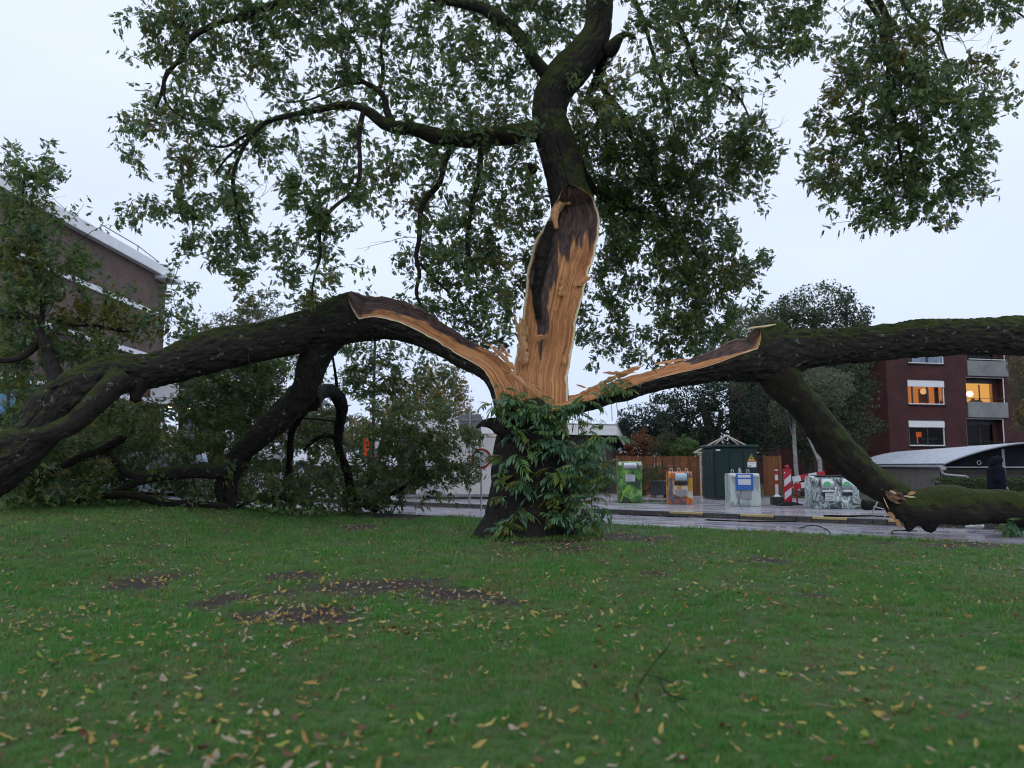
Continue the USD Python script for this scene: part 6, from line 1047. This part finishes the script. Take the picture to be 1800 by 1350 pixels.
bgtree('tree', 'dark dense tree before the recessed brick wing', 'tree', 1420, 52, [(1440, 700, 50, 50), (1480, 690, 46, 60), (1500, 740, 40, 60), (1400, 740, 50, 50), (1460, 770, 70, 50), (1510, 660, 30, 40)], 7600, .24, 'dark', .22, 5)
bgtree('birch_tree', 'pale birch with a single straight stem left of the tilted barrier', 'tree', 1401, 44, [(1395, 690, 40, 30), (1420, 670, 36, 30), (1380, 720, 28, 30)], 2200, .2, 'grey', .10, 6, tm=birch)
bgtree('birch_tree', 'pale forked birch behind the tilted barrier', 'tree', 1441, 42, [(1430, 690, 34, 30), (1460, 680, 36, 34), (1415, 720, 24, 20)], 2200, .2, 'grey', .10, 7, tm=birch, extra=[([(1441, 815), (1430, 790), (1420, 768), (1408, 740)], .075)])
bgtree('bush', 'rust and olive bush beside the corner of the low building', 'bush', 1138, 44, [(1125, 778, 26, 20), (1150, 790, 28, 22), (1112, 800, 26, 22)], 2600, .17, 'rust', .05, 8)
bgtree('bush', 'olive green bush rising above the brown fence', 'bush', 1165, 43, [(1165, 788, 28, 26), (1185, 800, 24, 16)], 2200, .15, 'olive', .05, 9)
bgtree('bush', 'bright green conifer tip above the brown fence left of the kiosk', 'bush', 1208, 43, [(1208, 785, 16, 18), (1190, 793, 18, 16), (1222, 795, 14, 14)], 2200, .13, 'bright', .05, 10)
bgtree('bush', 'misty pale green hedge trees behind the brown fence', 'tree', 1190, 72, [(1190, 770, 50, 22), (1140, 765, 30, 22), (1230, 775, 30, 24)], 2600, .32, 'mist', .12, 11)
bgtree('bush', 'straggly olive bush in front of the brown fence beside the dark box', 'bush', 1150, 36.5, [(1148, 838, 20, 22), (1128, 848, 16, 24), (1166, 832, 14, 18), (1110, 860, 12, 16)], 1700, .11, 'olive', .03, 12, thin=.46)
bgtree('tree', 'yellowing tree with open branches between the left limb and the trunk', 'tree', 770, 62, [(770, 680, 44, 44), (800, 705, 34, 36), (735, 700, 36, 40), (770, 730, 60, 30), (700, 720, 34, 30), (690, 750, 40, 26), (640, 760, 34, 24), (820, 735, 16, 22)], 6500, .30, 'autumn', .25, 13, thin=.47)
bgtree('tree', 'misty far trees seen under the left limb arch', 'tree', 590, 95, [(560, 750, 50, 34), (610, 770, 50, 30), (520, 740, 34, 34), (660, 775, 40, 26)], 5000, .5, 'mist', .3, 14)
bgtree('tree', 'yellow green tree under the left limb behind the hanging branch', 'tree', 560, 60, [(562, 740, 26, 26), (540, 760, 26, 22), (580, 765, 20, 18)], 2600, .27, 'olive', .15, 15)
bgtree('tree', 'grey green feathery tree rising behind the left limb', 'tree', 430, 47, [(455, 540, 40, 32), (425, 565, 40, 30), (395, 580, 34, 24), (470, 580, 40, 40), (420, 620, 60, 50)], 4600, .22, 'grey', .2, 16, thin=.48)
bgtree('tree', 'dense green tree behind the lower limb at the left', 'tree', 420, 36, [(400, 660, 60, 50), (450, 670, 50, 50), (370, 700, 46, 40), (440, 720, 60, 50), (490, 640, 30, 40), (340, 610, 30, 20)], 9000, .17, 'blue', .18, 17, thin=.40)
bgtree('bush', 'tall mixed green and rust bush before the brown flats', 'bush', 200, 37, [(190, 730, 50, 34), (240, 745, 50, 34), (150, 750, 40, 30), (205, 775, 70, 30), (280, 780, 40, 26)], 6000, .14, 'mixed', .07, 18, thin=.40)
bgtree('bush', 'rust coloured shrub at the entrance of the brown flats', 'bush', 290, 42, [(300, 770, 24, 20), (280, 755, 16, 18), (315, 790, 20, 18)], 1600, .14, 'rust', .05, 19, thin=.44)
bgtree('bush', 'dark green bush at the far left below the blue curtain', 'bush', 20, 33, [(10, 750, 30, 26), (40, 765, 26, 22), (-20, 745, 30, 30), (70, 790, 40, 26)], 3600, .14, 'dark', .07, 20, thin=.40)
bgtree('tree', 'tree with yellowing leaves at the right edge before the flats', 'tree', 1812, 40, [(1795, 660, 22, 26), (1805, 700, 26, 30), (1800, 740, 22, 22), (1830, 680, 30, 60), (1785, 640, 14, 14)], 2600, .17, 'olive', .14, 21, thin=.44)
bgtree('bush', 'yellow orange branch of leaves at the right edge under the balcony', 'bush', 1800, 39.5, [(1796, 735, 14, 16), (1805, 715, 12, 14)], 420, .16, 'autumn', .03, 22, thin=.42)
bgtree('bush', 'long belt of green shrubs on the far side of the road at left', 'bush', 540, 35, [(x_, 845 + 6 * math.sin(x_), 34, 22) for x_ in range(330, 760, 42)], 9000, .13, 'olive', .04, 23, thin=.38)
bgtree('bush', 'dark shrubs before the low building behind the trunk', 'bush', 960, 40, [(x_, 838, 30, 26) for x_ in range(880, 1090, 36)], 3600, .14, 'dark', .04, 24, thin=.40)
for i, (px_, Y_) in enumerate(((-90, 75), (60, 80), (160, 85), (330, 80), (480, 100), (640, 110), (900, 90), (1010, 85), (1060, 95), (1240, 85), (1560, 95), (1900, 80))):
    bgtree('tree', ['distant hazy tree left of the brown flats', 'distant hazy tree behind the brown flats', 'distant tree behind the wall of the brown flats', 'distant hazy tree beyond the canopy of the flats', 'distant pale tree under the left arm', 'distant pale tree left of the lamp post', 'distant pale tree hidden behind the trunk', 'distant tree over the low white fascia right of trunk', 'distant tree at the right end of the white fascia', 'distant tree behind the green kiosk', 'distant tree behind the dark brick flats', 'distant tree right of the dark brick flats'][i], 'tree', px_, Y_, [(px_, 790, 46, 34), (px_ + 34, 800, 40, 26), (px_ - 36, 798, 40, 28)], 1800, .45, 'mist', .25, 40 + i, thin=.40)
# clipped hedge before the shed
HG = thing('hedge', 'low clipped green hedge in front of the shed, behind the person', 'hedge', (*P(1725, 845, 27)[:2], 0)); hx0, hx1 = P(1650, 845, 27)[0], P(1850, 845, 27)[0]; r_ = np.random.default_rng(77); n = 9000
hp = np.stack([r_.uniform(hx0, hx1, n), 27 + r_.uniform(-.5, .5, n), r_.uniform(.1, 1.0, n)], 1); f_ = r_.integers(0, 3, n); hp[f_ == 0, 2] = 1.02 + r_.normal(0, .03, (f_ == 0).sum()); hp[f_ == 1, 1] = 26.48 + r_.normal(0, .04, (f_ == 1).sum()); hp += (fbm(hp * 2.5, 3, 3)[:, None] - .5) * .16
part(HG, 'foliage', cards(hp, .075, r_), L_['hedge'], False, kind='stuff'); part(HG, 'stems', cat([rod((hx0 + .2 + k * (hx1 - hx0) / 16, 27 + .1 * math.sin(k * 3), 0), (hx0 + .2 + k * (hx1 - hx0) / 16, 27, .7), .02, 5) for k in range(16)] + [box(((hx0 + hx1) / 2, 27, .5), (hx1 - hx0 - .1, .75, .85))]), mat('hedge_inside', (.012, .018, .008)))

# ------------------------------------------------------------------ grass and fallen leaves on the lawn
gr_r = np.random.default_rng(99)
def tuft(n, rad, h0, h1, w, seed):
    r = np.random.default_rng(seed); V, Fq, k = [], [], 0
    for i in range(n):
        a_ = r.uniform(0, 2 * math.pi); q = r.uniform(0, rad) * np.array([math.cos(a_), math.sin(a_), 0]); h = r.uniform(h0, h1); t = r.uniform(0, 2 * math.pi); ln = np.array([math.cos(t), math.sin(t), 0]) * h * r.uniform(.15, .75); sd = np.array([-math.sin(t), math.cos(t), 0]) * w * .5
        p1 = q + ln * .35 + [0, 0, h * .55]; p2 = q + ln + [0, 0, h * r.uniform(.75, 1.0)]; V += [q - sd, q + sd, p1 - sd * .75, p1 + sd * .75, p2]; Fq += [[k, k + 1, k + 3], [k, k + 3, k + 2], [k + 2, k + 3, k + 4]]; k += 5
    return np.array(V), np.array(Fq)
g_mats = [leafmat('grass_a', (.048, .160, .026), (.094, .238, .044), .3, .45, .35), leafmat('grass_b', (.066, .168, .030), (.138, .248, .058), .3, .45, .35), leafmat('grass_c', (.11, .135, .045), (.20, .195, .085), .3, .5, .3)]
gp_, gs_ = [], []
for y0, y1, dens, sc in ((2.6, 5, 330, .8), (5, 8, 190, .95), (8, 12, 85, 1.3), (12, 18, 36, 1.9), (18, 29, 17, 2.6)):
    xw = .72 * y1 + 1.2; n = int(dens * 2 * xw * (y1 - y0)); p = np.stack([gr_r.uniform(-xw, xw, n), gr_r.uniform(y0, y1, n)], 1); gp_.append(p); gs_.append(sc * gr_r.uniform(.7, 1.25, n))
gp_, gs_ = np.vstack(gp_), np.concatenate(gs_); a_, b_ = ab(gp_[:, 0], gp_[:, 1]); dk = dirt(gp_[:, 0], gp_[:, 1]); pat = fbm(np.stack([gp_[:, 0] * .6, gp_[:, 1] * .6, gp_[:, 0] * 0], -1), 4, 21)
ok = (b_ < B_EDGE - .02 - .06 * gs_) & (gr_r.random(len(gp_)) > dk * 1.6) & (np.hypot(gp_[:, 0] - BASE[0], gp_[:, 1] - BASE[1]) > .95) & (gr_r.random(len(gp_)) < .42 + 1.6 * (pat - .2))
gp_, gs_, pat, b_ = gp_[ok], gs_[ok], pat[ok], b_[ok]; yaw = gr_r.uniform(0, 2 * np.pi, len(gp_)); q = np.stack([np.cos(yaw / 2), yaw * 0, yaw * 0, np.sin(yaw / 2)], 1)
tp = [(f'tuft_{n}', tuft(26, .085, .022, .062, .0042, 300 + i), g_mats[mi]) for i, (n, mi) in enumerate((('fine', 0), ('soft', 1), ('thick', 0), ('mid', 1), ('dry', 2)))]
ti = np.where(gr_r.random(len(gp_)) < .07 + .42 * sstep(.56, .40, fbm(np.stack([gp_[:, 0] * 1.3, gp_[:, 1] * 1.3, gp_[:, 0] * 0 + 7], -1), 4, 51)), 4, np.where(pat + gr_r.normal(0, .1, len(gp_)) > .5, gr_r.integers(0, 2, len(gp_)) * 2, gr_r.integers(0, 2, len(gp_)) * 2 + 1))
rg = gr_r.uniform(.75, 1.35, 260); ra = gr_r.uniform(0, 2 * np.pi, 260); gx_, gy_ = BASE[0] + rg * np.cos(ra), BASE[1] + rg * np.sin(ra); gp_ = np.vstack([gp_, np.stack([gx_, gy_], 1)]); gs_ = np.r_[gs_, gr_r.uniform(1.6, 3.0, 260)]; pat = np.r_[pat, np.full(260, .6)]; ti = np.r_[ti, gr_r.integers(0, 5, 260)]; yaw = gr_r.uniform(0, 2 * np.pi, len(gp_)); q = np.stack([np.cos(yaw / 2), yaw * 0, yaw * 0, np.sin(yaw / 2)], 1)
flat = np.where(gs_ > 1.2, 1.15 / np.sqrt(gs_), 1.0)
pr = instancer('/World/grass', np.stack([gp_[:, 0], gp_[:, 1], lawn_z(gp_[:, 0], gp_[:, 1]) - .004], 1), q, np.stack([gs_, gs_, gs_ * flat * (.75 + .5 * pat)], 1), ti, tp); setd(pr, kind='stuff', label='short green lawn grass in front of the broken tree', category='grass')
def fallen(ln, wd, seed, curl):
    "a lance-shaped leaf lying down: a folded, slightly curled blade"
    r = np.random.default_rng(seed); t = np.linspace(0, 1, 6); w = wd * np.sin(np.pi * np.clip(t * .94 + .03, 0, 1)) ** .8; zc = curl * ln * (4 * (t - .5) ** 2) + r.normal(0, .003, 6); xb = ln * .06 * np.sin(t * 3 + seed)
    V = []; 
    for i in range(6): V += [[xb[i] - w[i] / 2, ln * (t[i] - .5), zc[i] + w[i] * .22], [xb[i], ln * (t[i] - .5), zc[i]], [xb[i] + w[i] / 2, ln * (t[i] - .5), zc[i] + w[i] * .18]]
    Fq = []
    for i in range(5):
        for j in range(2): a_ = i * 3 + j; Fq += [[a_, a_ + 1, a_ + 4], [a_, a_ + 4, a_ + 3]]
    return np.array(V), np.array(Fq)
kinds = [('yellow', leafmat('fallen_yellow', (.30, .22, .045), (.44, .36, .12), .2, .45), .36), ('ochre', leafmat('fallen_ochre', (.24, .12, .03), (.36, .22, .06), .2, .5), .11), ('pale', leafmat('fallen_pale', (.30, .24, .16), (.40, .32, .26), .2, .6), .24), ('brown', leafmat('fallen_brown', (.075, .034, .018), (.17, .085, .05), .15, .6), .21), ('lime', leafmat('fallen_lime', (.17, .22, .03), (.30, .32, .05), .25, .45), .08)]
shapes = [fallen(.105, .042, 1, .14), fallen(.085, .052, 2, .22), fallen(.125, .036, 3, .10), fallen(.070, .038, 4, .30)]
# where leaves lie: thick at the left and near the viewer, along the worn patches, thin elsewhere
cand = np.vstack([np.stack([gr_r.uniform(-.72 * y1 - 1, .72 * y1 + 1, n), gr_r.uniform(y0, y1, n)], 1) for y0, y1, n in ((2.7, 4, 2100), (4, 6, 3400), (6, 9, 4300), (9, 14, 5200), (14, 22, 6500))])
cl = fbm(np.stack([cand[:, 0] * .9, cand[:, 1] * .9, cand[:, 0] * 0], -1), 4, 41); w = np.clip((cl - .36) * 3.2, .04, 1) * np.interp(cand[:, 0] / cand[:, 1], [-.6, 0, .25, .65], [1, .85, .55, .38]) + .8 * dirt(cand[:, 0], cand[:, 1]); a_, b_ = ab(cand[:, 0], cand[:, 1])
cand = cand[(gr_r.random(len(cand)) < w * .72) & (b_ < B_EDGE - .15)]
n = len(cand); kz = gr_r.choice(5, n, p=[k[2] for k in kinds]); sh_ = gr_r.integers(0, 4, n); zz = lawn_z(cand[:, 0], cand[:, 1]) + np.where(dirt(cand[:, 0], cand[:, 1]) > .5, .012, gr_r.uniform(.012, .042, n)); yaw = gr_r.uniform(0, 2 * np.pi, n); tx, ty = gr_r.normal(0, .38, n), gr_r.normal(0, .42, n); sc = gr_r.uniform(.36, .92, n)
from scipy.spatial.transform import Rotation
quat = Rotation.from_euler('zxy', np.stack([yaw, tx, ty], 1)).as_quat()[:, [3, 0, 1, 2]]; lp = np.stack([cand[:, 0], cand[:, 1], zz], 1)
u_, v_ = PX(lp); seen = (u_ > -10) & (u_ < 1810) & (v_ < 1355); big = np.argsort(np.where(seen, cand[:, 1], 1e9))[:300]; isbig = np.zeros(n, bool); isbig[big] = True
for ki, (kn, km_, _) in enumerate(kinds):
    for si in range(4):
        cp_ = stage.CreateClassPrim(f'/World/fallen_leaf_kind_{kn}_{si}'); usdkit.mesh(stage, f'/World/fallen_leaf_kind_{kn}_{si}/blade', shapes[si], km_, True)
words = dict(yellow='bright yellow', ochre='orange brown', pale='pale straw coloured', brown='dark brown', lime='yellow green')
for i in big:
    kn = kinds[kz[i]][0]; path = '/World/' + uname('/World', 'fallen_leaf'); x_ = UsdGeom.Xform.Define(stage, path); x_.AddTranslateOp().Set(Gf.Vec3d(*map(float, lp[i]))); x_.AddOrientOp().Set(Gf.Quatf(*map(float, quat[i]))); x_.AddScaleOp().Set(Gf.Vec3f(float(sc[i])))
    x_.GetPrim().GetReferences().AddInternalReference(f'/World/fallen_leaf_kind_{kn}_{sh_[i]}'); x_.GetPrim().SetInstanceable(True); setd(x_.GetPrim(), label=f'{words[kn]} fallen leaf lying on the lawn in the foreground', category='leaf', group=f'{words[kn]} fallen leaves on the near lawn')
rest = ~isbig; lm = [(f'leaf_{kn}_{nm}', shapes[si], km_) for kn, km_, _ in kinds for si, nm in enumerate(('plain', 'broad', 'slim', 'small'))]
setd(instancer('/World/leaf_litter', lp[rest], quat[rest], sc[rest], kz[rest] * 4 + sh_[rest], lm), kind='stuff', label='yellow and brown leaves scattered farther back over the lawn', category='leaves')
n = 26000; xx, yy = gr_r.uniform(-16, 16, n), gr_r.uniform(2.7, 20, n); cl = fbm(np.stack([xx * 1.1, yy * 1.1, xx * 0 + 3], -1), 4, 61); a_, b_ = ab(xx, yy); ok = (np.abs(xx) < .72 * yy + .8) & (gr_r.random(n) < np.clip((cl - .38) * 4, .08, 1)) & (b_ < B_EDGE - .1); xx, yy = xx[ok], yy[ok]; n = len(xx); yaw = gr_r.uniform(0, 6.28, n)
qq = Rotation.from_euler('zxy', np.stack([yaw, gr_r.normal(0, .4, n), gr_r.normal(0, .4, n)], 1)).as_quat()[:, [3, 0, 1, 2]]
setd(instancer('/World/lawn_scraps', np.stack([xx, yy, lawn_z(xx, yy) + gr_r.uniform(.008, .03, n)], 1), qq, gr_r.uniform(.22, .60, n), gr_r.choice([2, 2, 3, 3, 1, 0], n) * 4 + gr_r.integers(0, 4, n), lm), kind='stuff', label='brown and pale scraps of old leaves down among the lawn grass', category='leaves')
# leaves and bits washed along the road and kerb
n = 1500; a_ = gr_r.uniform(-22, 22, n); b_ = np.where(gr_r.random(n) < .45, B_KERB - np.abs(gr_r.normal(0, .25, n)), gr_r.uniform(B_EDGE + .05, B_KERB + 3, n)); X_, Y_ = xy(a_, b_); Z_ = np.where(b_ > B_KERB + .14, PAVE_Z + .012, np.where(b_ > B_KERB - .02, PAVE_Z + .02, ROAD_Z + .012)); yaw = gr_r.uniform(0, 6.28, n)
setd(instancer('/World/road_litter', np.stack([X_, Y_, Z_], 1), np.stack([np.cos(yaw / 2), yaw * 0, yaw * 0, np.sin(yaw / 2)], 1), gr_r.uniform(.5, 1.1, n), gr_r.choice([1, 3], n) * 4 + gr_r.integers(0, 4, n), [(f'leaf_{kn}_{nm}', shapes[si], km_) for kn, km_, _ in kinds for si, nm in enumerate(('plain', 'broad', 'slim', 'small'))]), kind='stuff', label='wet leaves and scraps washed along the road and kerb', category='leaves')
